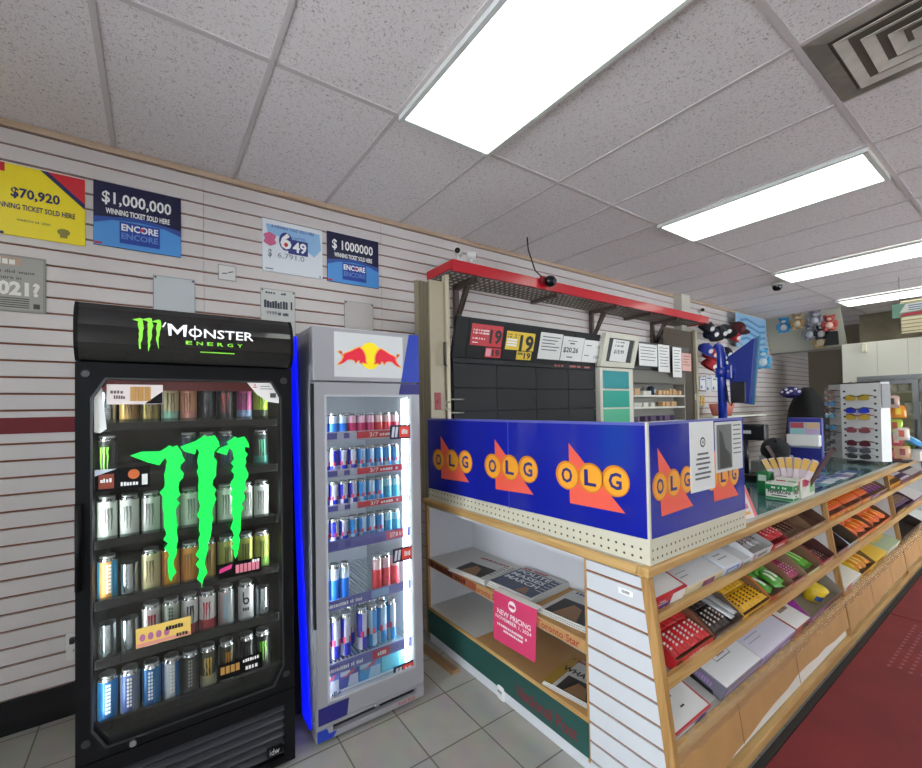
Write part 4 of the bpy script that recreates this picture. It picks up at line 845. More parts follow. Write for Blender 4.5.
# ------------------------------------------------------------------ newspapers, magazine, price poster
def paper(label, cx, cy, z, rz, w_, d_, h_, masthead, headline, photo, dark):
    """folded newspaper: w_ along local x (reading direction), d_ along local y"""
    o = proto('newspaper'); n = 6
    mb = MB()
    for k in range(3):
        e = .004 * k; mb.box(-w_ / 2 + e, w_ / 2 - e * .5, -d_ / 2 + e, d_ / 2 - e, k * h_ / 3, (k + 1) * h_ / 3 - .0008, bev=.002, seg=1)
    mb.build('folded_pages', M('#c9c8c4', .6), o)
    p = plane((0, 0, h_ - .0008), (1, 0, 0), (0, 1, 0))
    mb = MB(); blur(mb, p, -w_ * .42, d_ * .36, w_ * (.42 if dark < 2 else .1), d_ * .44, 12); mb.build('masthead', M('#a03040' if dark else '#24467c', .5), o, recalc=False)
    if dark == 2:
        mb = MB(); mb.rect(p, -w_ * .46, -d_ * .46, w_ * .46, d_ * .34, .0011); mb.build('printed_cover', M('#4a5266', .5), o, recalc=False)
    if dark == 3:
        mb = MB(); mb.rect(p, -w_ * .49, -d_ * .48, -w_ * .30, d_ * .48, .0012); mb.build('gold_strip', M('#a8842c', .5), o, recalc=False)
    mb = MB()
    for k, s_ in enumerate(headline):
        if s_: mb.text(s_, p, -w_ * .42, d_ * (.18 - .17 * k), w_ * .3, d_ * (.31 - .17 * k), .03, .0015)
    for k in range(6): mb.rect(p, w_ * .33, d_ * (.3 - .1 * k), w_ * .45, d_ * (.32 - .1 * k), .0015)
    mb.build('lettering', M('#d8dade', .5) if dark == 2 else ink, o, recalc=False)
    mb = MB(); mb.rect(p, *photo); mb.build('printed_photo', M('#33302e', .5), o, recalc=False)
    mb = MB(); x0, y0, x1, y1 = photo; mb.flat(p, [(x0 + (x1 - x0) * .2, y0 + .005), (x0 + (x1 - x0) * .8, y0 + .005), (x0 + (x1 - x0) * .6, y0 + (y1 - y0) * .7), (x0 + (x1 - x0) * .35, y0 + (y1 - y0) * .8)], .0016); mb.build('printed_figure', M('#8f6a48', .5), o, recalc=False)
    return put(o, (cx, cy, z), (0, 0, rz), label, 'newspaper', 'newspapers in the counter rack')
# reading direction runs towards -Y, top of the page towards +X
paper('folded newspaper farthest along the upper rack shelf, with a dark photo', 1.70, 1.99, .5565, -PI / 2 + .16, .29, .30, .022, 'The Globe', [], (-.10, -.13, .10, .02), 1)
paper('thick newspaper with large black headlines in the middle of the upper rack shelf', 1.755, 1.66, .5595, -PI / 2 + .08, .31, .34, .032, 'TORONTO SUN', ['POLITE', 'MASSES', 'MARCH'], (-.0, -.15, .12, -.05), 2)
paper('newspaper with a blue masthead on the upper rack shelf against the slat end panel', 1.745, 1.315, .5595, -PI / 2 + .1, .27, .32, .024, '', [], (-.10, -.15, .11, .03), 0)
paper('newspaper with a gold strip lying alone on the lower rack shelf', 1.72, 1.29, .2385, -PI / 2 + .15, .26, .30, .018, '', ['', 'WHAT A'], (-.06, -.14, .12, -.02), 3)
t = thing('price_poster', 'pink price poster hanging from the edge of the upper newspaper shelf', 'poster', (1.54, 1.55, .34))
mb = MB(); n = 6; pv = None
g = [[(XE - .012 - .02 * v, 1.703 - .302 * u - .012 * v * (1 - u), .580 + .012 * u - .245 * v + .0 * u) for u in (0, .25, .5, .75, 1)] for v in [k / n for k in range(n + 1)]]
vv = [[mb.v(q) for q in r] for r in g]
for a in range(n):
    for b in range(4): mb.face([vv[a][b], vv[a][b + 1], vv[a + 1][b + 1], vv[a + 1][b]], True)
for r in (g[0],):
    wv = [mb.v((q[0] + .04, q[1], q[2] + .004)) for q in r]
    mb.mi = 1
    for b in range(4): mb.face([vv[0][b], vv[0][b + 1], wv[b + 1], wv[b]])
po = mb.build('poster_sheet', [M('#d23c68', .5), M('#e4dcd6', .5)], t)
mb = MB(); pl = plane((XE - .012 - .02 * .58 / .245, 0, 0), (0, -1, 0), (.02, 0, .245))
mb.disc(pl, -1.565, .545, .027, .026); mb.text('NEW PRICING', pl, -1.67, .478, -1.435, .504, .02); mb.text('NOVEMBER 1, 2024', pl, -1.68, .45, -1.43, .471, .015)
blur(mb, pl, -1.665, .42, -1.455, .434, 16); blur(mb, pl, -1.63, .40, -1.48, .412, 12); mb.build('lettering', M('#f0dfe4', .5), po, recalc=False)
mb = MB(); mb.rect(pl, -1.585, .537, -1.545, .552, .0018); mb.build('emblem_bar', M('#c9346a', .45), po, recalc=False)
# air freshener plug on the kick board, loose oak strip on the floor
t = thing('plug_in_freshener', 'small white rounded plug in device low on the kick board of the newspaper rack', 'plug', (1.55, 1.67, .0))
mb = MB(); mb.box(1.535, 1.584, 1.64, 1.70, .004, .085, bev=.018, seg=3); mb.build('body', M('#d9dad8', .3), t)
mb = MB(); mb.box(1.532, 1.536, 1.655, 1.685, .05, .062); mb.build('slot', M('#8a8c8c', .4), t)
mb = MB(); mb.prism([(1.44, 2.32, .001), (1.50, 2.32, .001), (1.49, 2.32, .022), (1.45, 2.32, .026)], (.02, -.33, 0)); tag(mb.build('wood_trim_piece', wood('loose_oak', '#9c7a58', '#7c5c3c', 1)), 'loose brown wood strip lying on the floor at the end of the newspaper rack', 'wood strip')
# red floor mats along the candy front
def mat_red():
    m = mat('red_mat', '#7a1f26', .75); nt = m.node_tree; b = nt.nodes['Principled BSDF']; tc = nt.nodes.new('ShaderNodeTexCoord')
    n = nt.nodes.new('ShaderNodeTexNoise'); n.inputs['Scale'].default_value = 3.5; n.inputs['Detail'].default_value = 6
    n2 = nt.nodes.new('ShaderNodeTexNoise'); n2.inputs['Scale'].default_value = 240
    cr = nt.nodes.new('ShaderNodeValToRGB'); cr.color_ramp.elements[0].color = lin('#641a20'); cr.color_ramp.elements[1].color = lin('#8a2a30')
    nt.links.new(tc.outputs['Object'], n.inputs[0]); nt.links.new(tc.outputs['Object'], n2.inputs[0]); nt.links.new(n.outputs[0], cr.inputs[0]); nt.links.new(cr.outputs[0], b.inputs[0])
    bp = nt.nodes.new('ShaderNodeBump'); bp.inputs['Strength'].default_value = .5; bp.inputs['Distance'].default_value = .004; nt.links.new(n2.outputs[0], bp.inputs['Height']); nt.links.new(bp.outputs[0], b.inputs['Normal'])
    return m
rm = mat_red()
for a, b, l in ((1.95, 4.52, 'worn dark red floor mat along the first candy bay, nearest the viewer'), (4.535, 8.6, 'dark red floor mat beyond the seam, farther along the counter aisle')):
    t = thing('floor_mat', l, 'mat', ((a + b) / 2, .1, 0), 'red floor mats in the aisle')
    mb = MB(); mb.box(a, b, -.75, .738, .0005, .008, bev=.003, seg=1); mb.build('pile', rm, t)
    mb = MB(); mb.box(a, b, .74, .768, .0005, .006); tag(mb.build('shade_strip', M('#252322', .7), t), 'dark strip in place of shade at the counter foot')  # dark strip laid on the floor as painted shade beside the counter foot
    if a < 4:
        mb = MB(); rnd = random.Random(2)
        for i in range(14):
            for k in range(9): mb.box(3.62 + i * .06 + .02 * (k % 2), 3.648 + i * .06 + .02 * (k % 2), .26 + k * .042, .275 + k * .042, .008, .0086)
        tag(mb.build('worn_patch', M('#96555a', .8), t), 'paler worn weave', kind='stuff')

# ------------------------------------------------------------------ candy boxes and trays on the slanted shelves
LZ = [.7665, .5415, .3015]           # where a box's front bottom edge rests, behind each lip
SHELF_Z = [.735 + .018, .497 + .018, .268 + .018]
NM = ['top', 'middle', 'lowest']
def base_of(sh): zb = LIP[sh][1]; y = yfront(zb) + .022; return y, LIP[sh][0] + .019 + .012 * math.tan(TL)
def set_on(o, x, sh, label, cat, group, dx=0):
    y, z = base_of(sh); USED.add(o.name); o.location = (x, y, z); o.rotation_euler = (TL, 0, 0); return tag(o, label, cat, group)
def inside(x, sh, lx, ly, lz, rz=0):
    y, z = base_of(sh); Mx = Matrix.Translation((x, y, z)) @ Matrix.Rotation(TL, 4, 'X') @ Matrix.Translation((lx, ly * .8, lz)) @ Matrix.Rotation(rz, 4, 'Z'); return Mx
def carton(x, w_, sh, h_, d_, label, top, front, side=None, marks=(), bay=0):
    """closed carton; marks: (name, colour, face, shapes) with face 'top' or 'front' or 'side'"""
    o = proto('candy_carton'); w_ -= .006; d_ = min(d_, .235); h_ *= .68
    mb = MB(); mb.box(0, w_, 0, d_, .001, h_, bev=.003, seg=1)
    for f in mb.bm.faces:
        c = f.calc_center_median(); n = f.normal
    bmesh.ops.recalc_face_normals(mb.bm, faces=mb.bm.faces[:])
    for f in mb.bm.faces: f.normal_update(); f.material_index = 1 if f.normal.z > .9 else (2 if f.normal.x < -.9 else 0)
    mb.build('box', [M(front, .4), M(top, .4), M(side or front, .4)], o)
    pls = {'top': plane((0, 0, h_), (1, 0, 0), (0, 1, 0)), 'front': plane((0, 0, 0), (1, 0, 0), (0, 0, 1)), 'side': plane((0, d_, 0), (0, -1, 0), (0, 0, 1))}
    for nm, col, face, fn in marks:
        b = MB(); fn(b, pls[face], d_ if face == 'side' else w_, d_ if face == 'top' else h_); b.build(nm, M(col, .45), o, recalc=False)
    return set_on(o, x, sh, label, 'candy carton', 'candy boxes on the %s shelf' % NM[sh])
def tray(x, w_, sh, h_, d_, label, out, inn, back=None, front=.45, marks=()):
    o = proto('candy_tray'); w_ -= .006; d_ = min(d_, .24); h_ = min(h_, .068) if sh == 0 else h_; t_ = .003; hb = back or h_; hf = h_ * front
    mb = MB(); mb.box(0, w_, 0, d_, .001, .004); mb.box(0, w_, 0, t_, .004, hf); mb.box(0, w_, d_ - t_, d_, .004, hb)
    for a in (0, w_ - t_): mb.prism([(a, t_, .004), (a, d_ - t_, .004), (a, d_ - t_, hb), (a, d_ * .45, h_), (a, d_ * .12, hf + (h_ - hf) * .3), (a, t_, hf)], (t_, 0, 0))
    bmesh.ops.recalc_face_normals(mb.bm, faces=mb.bm.faces[:])
    for f in mb.bm.faces:
        f.normal_update(); c = f.calc_center_median()
        outer = (f.normal.y < -.9 and c.y < .001) or (f.normal.x < -.9 and c.x < .001) or (f.normal.x > .9 and c.x > w_ - .001)
        f.material_index = 0 if outer else 1
    mb.build('tray_box', [M(out, .4), M(inn, .6)], o)
    p = plane((0, 0, 0), (1, 0, 0), (0, 0, 1))
    for nm, col, fn in marks:
        b = MB(); fn(b, p, w_, hf); b.build(nm, M(col, .45), o, recalc=False)
    return set_on(o, x, sh, label, 'candy tray', 'candy boxes on the %s shelf' % NM[sh])
def bar_proto(name, col, dash, l=.11, w_=.036, h_=.02, silver=None):
    o = proto(name)
    mb = MB(); n = 8; prof = []
    ys = [0, .008, .016, .03, l * .5, l - .03, l - .016, l - .008, l]; hs = [.12, .12, .5, 1, 1, 1, .5, .12, .12]; rings = []
    for y, s_ in zip(ys, hs):
        rings.append([mb.v((w_ * .5 * (1 if s_ > .4 else 1.05) * math.cos(2 * PI * k / n), y, h_ * .5 + h_ * .5 * s_ * math.sin(2 * PI * k / n))) for k in range(n)])
    for a, b in zip(rings, rings[1:]):
        for k in range(n): mb.face([a[k], a[(k + 1) % n], b[(k + 1) % n], b[k]], True)
    mb.face(rings[0]); mb.face(rings[-1][::-1]); mb.build('wrapper', M(col, .3, metal=.6 if silver else 0), o)
    if dash:
        mb = MB(); p = plane((0, 0, h_ + .0006), (1, 0, 0), (0, 1, 0))
        for k in range(5): mb.flat(p, [(-.011, .024 + k * .0135), (.009 - .004 * (k % 2), .027 + k * .0135), (.011, .034 + k * .0135), (-.008 + .004 * (k % 2), .033 + k * .0135)])
        mb.build('printed_mark', M(dash, .4), o, recalc=False)
    return o
def bag_proto(name, col, col2, l=.12, w_=.085, h_=.03):
    o = proto(name); rnd = random.Random(sum(map(ord, col)))
    mb = MB(); nx, ny = 7, 9; top_ = []; bot = []
    for j in range(ny):
        v = j / (ny - 1)
        for arr, s_ in ((top_, 1), (bot, -1)):
            arr.append([mb.v(((i / (nx - 1) - .5) * w_, v * l, h_ * .5 + s_ * h_ * .5 * (math.sin(PI * v) ** .7) * (math.sin(PI * i / (nx - 1)) ** .6) + rnd.uniform(-.001, .001))) for i in range(nx)])
    for arr in (top_, bot):
        for j in range(ny - 1):
            for i in range(nx - 1):
                mb.mi = 1 if arr is top_ and 2 <= i <= 3 and 2 <= j <= 5 else 0
                mb.face([arr[j][i], arr[j][i + 1], arr[j + 1][i + 1], arr[j + 1][i]], True)
    mb.mi = 0
    for j in range(ny - 1):
        for i in (0, nx - 1): mb.face([top_[j][i], top_[j + 1][i], bot[j + 1][i], bot[j][i]])
    for j in (0, ny - 1):
        for i in range(nx - 1): mb.face([top_[j][i], top_[j][i + 1], bot[j][i + 1], bot[j][i]])
    mb.build('bag', [M(col, .3), M(col2, .35)], o); return o
def fill(src, x, sh, w_, spots, label, cat, group):
    for i, (lx, ly, lz, rz) in enumerate(spots):
        Mx = inside(x, sh, lx, ly, lz, rz); o = put(src, Mx.translation, Mx.to_euler(), label if isinstance(label, str) else label(i), cat, group)
P_ = lambda b, pts: None
bl = lambda u, v, u2, v2: (lambda b, p, w_, h_: b.rect(p, u * w_, v * h_, u2 * w_, v2 * h_))
def T_(n, u, v, u2, v2): return lambda b, p, w_, h_: blur(b, p, u * w_, v * h_, u2 * w_, v2 * h_, n)
def frame_mark(u, v, u2, v2): return lambda b, p, w_, h_: [b.rect(p, *q) for q in ((u * w_, v * h_, u2 * w_, v * h_ + .003), (u * w_, v2 * h_ - .003, u2 * w_, v2 * h_), (u * w_, v * h_, u * w_ + .003, v2 * h_), (u2 * w_ - .003, v * h_, u2 * w_, v2 * h_))]
both = lambda *fs: (lambda b, p, w_, h_: [f(b, p, w_, h_) for f in fs])
# --- top shelf, first bay
carton(1.625, .235, 0, .088, .30, 'white topped carton with red edges beside the corner post, on the top candy shelf', '#e4e2de', '#c62a38', '#c62a38', [('white_panel', '#e8e6e4', 'front', bl(.5, .03, .97, .95)), ('printed_fruit', '#6a3a8c', 'front', lambda b, p, w_, h_: (b.disc(p, .05, .02, .022, .016), b.disc(p, .09, .018, .02, .014))), ('lettering', '#e8e4e4', 'front', both(T_(3, .1, .62, .3, .78), T_(5, .08, .42, .4, .56))), ('red_band', '#c62a38', 'top', both(bl(0, 0, 1, .05), bl(.95, 0, 1, 1)))])
carton(1.865, .35, 0, .066, .30, 'long white carton with a cream front and purple picture on the top candy shelf', '#d4d4d6', '#d6cba6', None, [('printed_picture', '#7a3a5e', 'front', bl(.42, .18, .74, .85)), ('printed_picture', '#a05a8c', 'front', lambda b, p, w_, h_: b.disc(p, .58 * w_, .5 * h_, .03, .016, lift=.0016)), ('box_outline', '#3a3a3c', 'top', frame_mark(.62, .5, .95, .68)), ('lettering', '#8c8c94', 'top', both(bl(.1, .2, .3, .22), bl(.1, .3, .36, .315), bl(.55, .8, .8, .83), bl(.7, .55, .85, .62))), ('printed_stamp', '#6a5a60', 'top', bl(.12, .72, .3, .86))])
carton(2.222, .185, 0, .07, .30, 'white carton with a blue front band on the top candy shelf', '#dcdde0', '#c9d2e0', None, [('printed_band', '#5a7ec0', 'front', bl(.12, .25, .9, .75)), ('lettering', '#e8e8ee', 'front', T_(6, .2, .38, .8, .62)), ('lettering', '#9a9aa2', 'top', both(bl(.2, .2, .7, .23), bl(.2, .3, .6, .33)))])
carton(2.412, .115, 0, .05, .29, 'narrow grey white carton with a red corner on the top candy shelf', '#c4c4c8', '#d0d0d2', None, [('red_corner', '#c23a42', 'front', bl(0, .05, .15, .95)), ('lettering', '#7c7c84', 'front', T_(5, .3, .3, .8, .6))])
tray(2.532, .27, 0, .075, .30, 'white display tray with a scooped side holding foil packs on the top candy shelf', '#d9d9db', '#b0aeae', front=.75, marks=[('lettering', '#5c5c66', T_(5, .3, .3, .75, .7)), ('red_mark', '#b8424a', bl(.1, .2, .16, .8))])
gumw = bar_proto('foil_pack', '#c6c8cc', '#8c3a42', .10, .04, .022, silver=1)
fill(gumw, 2.532, 0, .27, [(.04 + .052 * k, .05 + .004 * (k % 2), .03, .1 * (k % 3 - 1)) for k in range(4)] + [(.06 + .055 * k, .165, .034, .06 * (1 - k)) for k in range(4)], lambda i: 'silver foil pack %s in the white scooped tray' % (('in the front row, ' if i < 4 else 'in the back row, ') + ORD[i % 4] + ' along'), 'foil pack', 'foil packs in the white tray')
tray(2.808, .225, 0, .08, .30, 'bright red tray of red packs on the top candy shelf', '#c4202e', '#8f1d26', front=.6, marks=[('lettering', '#e8d8d8', T_(6, .2, .25, .8, .75))])
rp = bar_proto('candy_pack', '#c8242f', '#e8dede', .11, .05, .024)
fill(rp, 2.808, 0, .225, [(.035 + .05 * k, .03, .036 + .004 * (k % 2), .08 * (k % 2)) for k in range(4)] + [(.035 + .05 * k, .16, .044, -.06) for k in range(4)], lambda i: 'red candy pack in the bright red tray, %s of the %s row' % (ORD[i % 4], 'front' if i < 4 else 'back'), 'candy pack', 'red packs in the red tray')
tray(3.04, .40, 0, .085, .30, 'wide brown card tray with thin dark bars on the top candy shelf', '#8c5a4a', '#7c5c42', front=.5, marks=[('printed_band', '#a07a6a', bl(.05, .2, .95, .8)), ('lettering', '#d8c8bc', T_(8, .2, .35, .7, .65))])
db = bar_proto('candy_bar', '#4a2418', '#b88a6a', .12, .04, .016)
fill(db, 3.04, 0, .4, [(.05 + .055 * k, .05, .006, .05) for k in range(5)], lambda i: 'thin brown bar in the wide brown tray, %s from the red tray' % ORD[i], 'candy bar', 'bars in the wide brown tray')
tray(3.447, .29, 0, .085, .30, 'nearly empty dark brown tray against the first divider on the top candy shelf', '#8a6a50', '#5c3a2a', front=.5, marks=[('printed_band', '#b8a48c', bl(.05, .25, .95, .75))])
# --- middle shelf, first bay
tray(1.70, .33, 1, .085, .30, 'red tray packed with red chocolate bars beside the post on the middle candy shelf', '#c21f26', '#7a4a34', front=.62, marks=[('lettering', '#1c1414', T_(3, .04, .3, .2, .7)), ('lettering', '#e8c8c8', T_(6, .35, .35, .85, .65))])
rb = bar_proto('chocolate_bar', '#c8222a', '#f0e8e4', .11, .042, .02)
fill(rb, 1.70, 1, .33, [(.03 + .043 * k, .015, .04 + .003 * (k % 2), .03) for k in range(7)] + [(.03 + .043 * k, .145, .046 + .003 * (k % 2), -.02) for k in range(7)], lambda i: 'red and white chocolate bar in the red tray, %s of the %s row' % (ORD[i % 7], 'front' if i < 7 else 'back'), 'chocolate bar', 'bars in the red tray')
tray(2.035, .29, 1, .085, .30, 'dark tray with two silver packs and black bars on the middle candy shelf', '#3c2a28', '#5c4a40', front=.6, marks=[('printed_band', '#a89a94', bl(.05, .2, .95, .7)), ('lettering', '#2a2020', T_(8, .2, .3, .8, .6))])
kb = bar_proto('chocolate_bar', '#2c1d1c', '#e4dcd4', .11, .042, .02); sb = bar_proto('chocolate_bar', '#b8babe', None, .21, .042, .022, silver=1)
fill(kb, 2.035, 1, .29, [(.03 + .042 * k, .015, .036, .04) for k in range(4)] + [(.03 + .042 * k, .15, .042, 0) for k in range(4)], lambda i: 'dark chocolate bar with white print, %s of the %s row in the dark tray' % (ORD[i % 4], 'front' if i < 4 else 'back'), 'chocolate bar', 'bars in the dark tray')
fill(sb, 2.035, 1, .29, [(.205, .02, .045, .05), (.25, .03, .047, .02)], lambda i: ['long silver pack in the dark tray, next to the black bars', 'long silver pack in the dark tray, next to the yellow tray'][i], 'chocolate bar', 'bars in the dark tray')
tray(2.33, .32, 1, .085, .30, 'yellow tray full of yellow bars with black print on the middle candy shelf', '#d9a52c', '#7a5634', front=.6, marks=[('lettering', '#4a2a10', T_(6, .2, .3, .8, .7))])
yb_ = bar_proto('chocolate_bar', '#dba622', '#2c1d10', .11, .042, .02)
fill(yb_, 2.33, 1, .32, [(.03 + .043 * k, .015, .04, -.03) for k in range(7)] + [(.03 + .043 * k, .145, .046, .03) for k in range(7)], lambda i: 'yellow bar with black print in the yellow tray, %s of the %s row' % (ORD[i % 7], 'front' if i < 7 else 'back'), 'chocolate bar', 'bars in the yellow tray')
tray(2.66, .33, 1, .09, .30, 'brown tray with an orange rim holding green candy bags on the middle candy shelf', '#c4702c', '#7c5a3c', front=.55, marks=[('printed_band', '#b8322c', bl(0, .2, .3, .9)), ('printed_band', '#a89484', bl(.35, .1, .97, .8))])
gb = bag_proto('candy_bag', '#4c9a2c', '#e4ead8', .12, .085, .04)
fill(gb, 2.66, 1, .33, [(.07, .03, .03, .2), (.16, .02, .034, -.3), (.245, .035, .03, .1), (.08, .14, .035, -.2), (.17, .15, .04, .25), (.25, .15, .036, -.1)], lambda i: 'green and white candy bag in the orange rimmed tray, %s of the %s row' % (ORD[i % 3], 'front' if i < 3 else 'back'), 'candy bag', 'green bags in the orange rimmed tray')
tray(2.998, .205, 1, .09, .30, 'brown tray with pink and purple candy rolls on the middle candy shelf', '#b04a5a', '#8a6a50', front=.5, marks=[('printed_band', '#d8a8a8', bl(.1, .2, .9, .8))])
pb_ = bar_proto('candy_roll', '#a8325a', '#e8c8d8', .16, .034, .028)
fill(pb_, 2.998, 1, .205, [(.025 + .036 * k, .03, .02, .02) for k in range(5)], lambda i: 'pink candy roll with pale print in the narrow tray, %s from the green bags' % ORD[i], 'candy roll', 'rolls in the narrow tray')
tray(3.21, .275, 1, .09, .30, 'brown tray with one row of green packs on the middle candy shelf', '#9a8a6a', '#7c5a3e', front=.5, marks=[('printed_band', '#c9d4b4', bl(.1, .15, .9, .85))])
gp_ = bag_proto('candy_bag', '#5cae30', '#c8e0a8', .19, .06, .035)
fill(gp_, 3.21, 1, .275, [(.05, .03, .02, .05), (.115, .03, .022, -.05), (.18, .035, .02, .04)], lambda i: 'long green pack in the plain brown tray, %s from its near end' % ORD[i], 'candy bag', 'long green packs')
tray(3.492, .25, 1, .09, .30, 'maroon tray with white letters against the first divider on the middle candy shelf', '#a8323c', '#4c201c', front=.6, marks=[('lettering', '#e8dcdc', T_(4, .2, .3, .8, .7)), ('printed_band', '#d8b8b8', bl(.7, .1, .95, .9))])
mbp = bar_proto('chocolate_bar', '#6a2028', '#e0d0c8', .16, .04, .016)
fill(mbp, 3.492, 1, .25, [(.04 + .045 * k, .02, .006, 0) for k in range(5)], lambda i: 'thin maroon bar in the maroon tray, %s from its near end' % ORD[i], 'chocolate bar', 'bars in the maroon tray')
# --- lowest shelf, first bay
carton(1.622, .29, 2, .07, .28, 'white carton with red edge and blue oval by the post, lowest candy shelf', '#e2e2e0', '#d8dce0', '#c23040', [('red_band', '#c23040', 'front', bl(0, .8, 1, 1)), ('blue_oval', '#2a3f94', 'front', lambda b, p, w_, h_: b.disc(p, .74 * w_, .42 * h_, .05, .017)), ('red_band', '#c23040', 'top', both(bl(0, 0, 1, .03), bl(.97, 0, 1, 1))), ('lettering', '#3a3a3c', 'top', both(bl(.3, .42, .55, .46), T_(4, .35, .6, .55, .68), bl(.5, .22, .6, .25), bl(.6, .5, .75, .53)))])
carton(2.03, .38, 2, .11, .29, 'grey lilac carton with white top and black cut out on the lowest candy shelf', '#dededf', '#8a8494', '#6f6c78', [('lettering', '#9a7ab0', 'side', T_(12, .2, .4, .8, .75)), ('cut_out', '#161618', 'side', lambda b, p, w_, h_: b.flat(p, [(.02, .002), (w_ - .03, .002), (w_ - .04, .02), (.04, .022)])), ('box_outline', '#2c2c2e', 'top', frame_mark(.3, .38, .68, .56)), ('lettering', '#8a8a8e', 'top', bl(.4, .44, .6, .5)), ('lilac_band', '#b4a4c4', 'front', bl(0, .35, 1, .62)), ('dark_edge', '#1a1a1c', 'front', bl(0, 0, .02, 1))])
carton(2.418, .46, 2, .095, .29, 'lilac white carton wrapped in plastic on the lowest candy shelf', '#cfcbd8', '#a894bc', None, [('lettering', '#a4a0b0', 'top', both(bl(.1, .3, .4, .32), bl(.1, .4, .45, .42), bl(.5, .5, .75, .62))), ('printed_band', '#7a4a94', 'front', bl(.55, .1, .97, .7)), ('lettering', '#e4dcea', 'front', T_(4, .6, .2, .9, .6))])
carton(2.885, .225, 2, .095, .29, 'white carton with a small brown picture on its lid on the lowest candy shelf', '#dedcd8', '#b85a4a', None, [('printed_picture', '#9a8468', 'top', bl(.25, .4, .8, .55)), ('printed_picture', '#5a4430', 'top', bl(.55, .44, .68, .5)), ('lettering', '#a8a8a4', 'top', bl(.2, .62, .8, .64)), ('printed_picture', '#3c2a24', 'front', bl(.5, .2, .95, .85))])
tray(3.117, .62, 2, .105, .30, 'wide purple edged tray, empty but for a yellow cup, on the lowest candy shelf', '#8c2a84', '#8f8474', front=.55, marks=[('lettering', '#e0c8dc', T_(7, .1, .3, .45, .7)), ('printed_band', '#6a3a2c', bl(.55, .1, .98, .9))])
cup = proto('candy_cup'); mb = MB(); mb.lathe([(0, 0), (.042, 0), (.055, .085), (.052, .086), (0, .084)], 20); mb.build('cup', M('#e0bc22', .35), cup)
mb = MB(); mb.lathe([(.056, .084), (.058, .094), (.05, .10), (0, .10)], 20); mb.build('lid', M('#e8c93c', .35), cup)
mb = MB(); pc = [Vector((.0485 * math.cos(a), .0485 * math.sin(a), z)) for a, z in ((-2.6, .025), (-1.6, .025), (-1.6, .06), (-2.6, .06))]
for k in range(6):
    a0, a1 = -2.7 + k * .18, -2.7 + (k + 1) * .18; R_ = lambda z: .0425 + .013 * z / .085 + .0008
    mb.poly([(R_(.02) * math.cos(a0), R_(.02) * math.sin(a0), .02), (R_(.02) * math.cos(a1), R_(.02) * math.sin(a1), .02), (R_(.055) * math.cos(a1), R_(.055) * math.sin(a1), .055), (R_(.055) * math.cos(a0), R_(.055) * math.sin(a0), .055)])
mb.build('printed_label', M('#3c5a9c', .4), cup, recalc=False)
Mx = inside(3.117, 2, .36, .10, .006); put(cup, Mx.translation, Mx.to_euler(), 'yellow plastic candy cup with blue label alone in the purple edged tray', 'cup')
# --- second bay
for x, w_, d in ((3.79, .385, 'nearest the first divider'), (4.18, .43, 'in the middle of three'), (4.615, .285, 'beside the purple tray')):
    tray(x, w_, 0, .09, .30, 'orange peanut cup tray on the top candy shelf, %s' % d, '#d8541c', '#8a5a44', front=.7, marks=[('lettering', '#e8d04c', T_(7, .15, .3, .8, .75)), ('printed_band', '#d8c4b4', bl(.84, .1, .97, .9))])
op = bar_proto('candy_pack', '#dc5a1c', '#e8c44c', .12, .05, .024)
for x, n_, d in ((3.79, 7, 'nearest'), (4.18, 8, 'middle'), (4.615, 5, 'third')):
    fill(op, x, 0, .3, [(.035 + .05 * k, .03, .05, .03) for k in range(n_)] + [(.035 + .05 * k, .155, .056, -.03) for k in range(n_)], lambda i: 'orange candy pack, %s of the %s row in the %s orange tray' % (ORD[i % n_], 'front' if i < n_ else 'back', d), 'candy pack', 'orange packs on the top shelf')
tray(4.905, .56, 0, .09, .30, 'purple tray with a yellow inner rim on the top candy shelf, before the second divider', '#6a2a6c', '#8a6a5a', front=.6, marks=[('printed_band', '#d8b83c', bl(.3, .75, 1, 1)), ('lettering', '#d8c0dc', T_(5, .1, .25, .5, .65))])
pp_ = bag_proto('candy_bag', '#6c2c70', '#d8b83c', .14, .09, .03)
fill(pp_, 4.905, 0, .56, [(.07 + .10 * k, .04, .02, .1 * (k % 2)) for k in range(5)], lambda i: 'purple and yellow candy bag in the purple tray, %s from its near end' % ORD[i], 'candy bag', 'bags in the purple tray')
tray(3.79, .285, 1, .09, .30, 'empty dark brown tray just past the first divider on the middle candy shelf', '#8a5a5a', '#3a2219', front=.55, marks=[('printed_band', '#b08a90', bl(.1, .2, .9, .8))])
tray(4.08, .24, 1, .09, .30, 'tray with yellow edge and blue white front on the middle candy shelf', '#b8c8dc', '#4c3a2a', front=.6, marks=[('printed_band', '#5a84c0', bl(.1, .1, .9, .5)), ('printed_band', '#d8c04c', bl(0, .8, 1, 1))])
for x, w_, d in ((4.325, .46, 'beside the blue white tray'), (4.79, .56, 'nearest the second divider')):
    tray(x, w_, 1, .09, .30, 'orange tray of loose packs on the middle candy shelf, %s' % d, '#cf5a1e', '#7c4a30', front=.6, marks=[('lettering', '#f0d8a0', T_(6, .15, .3, .7, .7))])
ob_ = bag_proto('candy_bag', '#dd5a1a', '#e8b848', .13, .09, .04)
for x, n_, d in ((4.325, 4, 'nearer'), (4.79, 5, 'farther')):
    fill(ob_, x, 1, .4, [(.06 + .10 * k, .03, .035, .2 * (-1) ** k) for k in range(n_)] + [(.06 + .10 * k, .15, .045, -.2 * (-1) ** k) for k in range(n_)], lambda i: 'orange candy bag, %s of the %s row in the %s loose orange tray' % (ORD[i % n_], 'front' if i < n_ else 'back', d), 'candy bag', 'orange bags on the middle shelf')
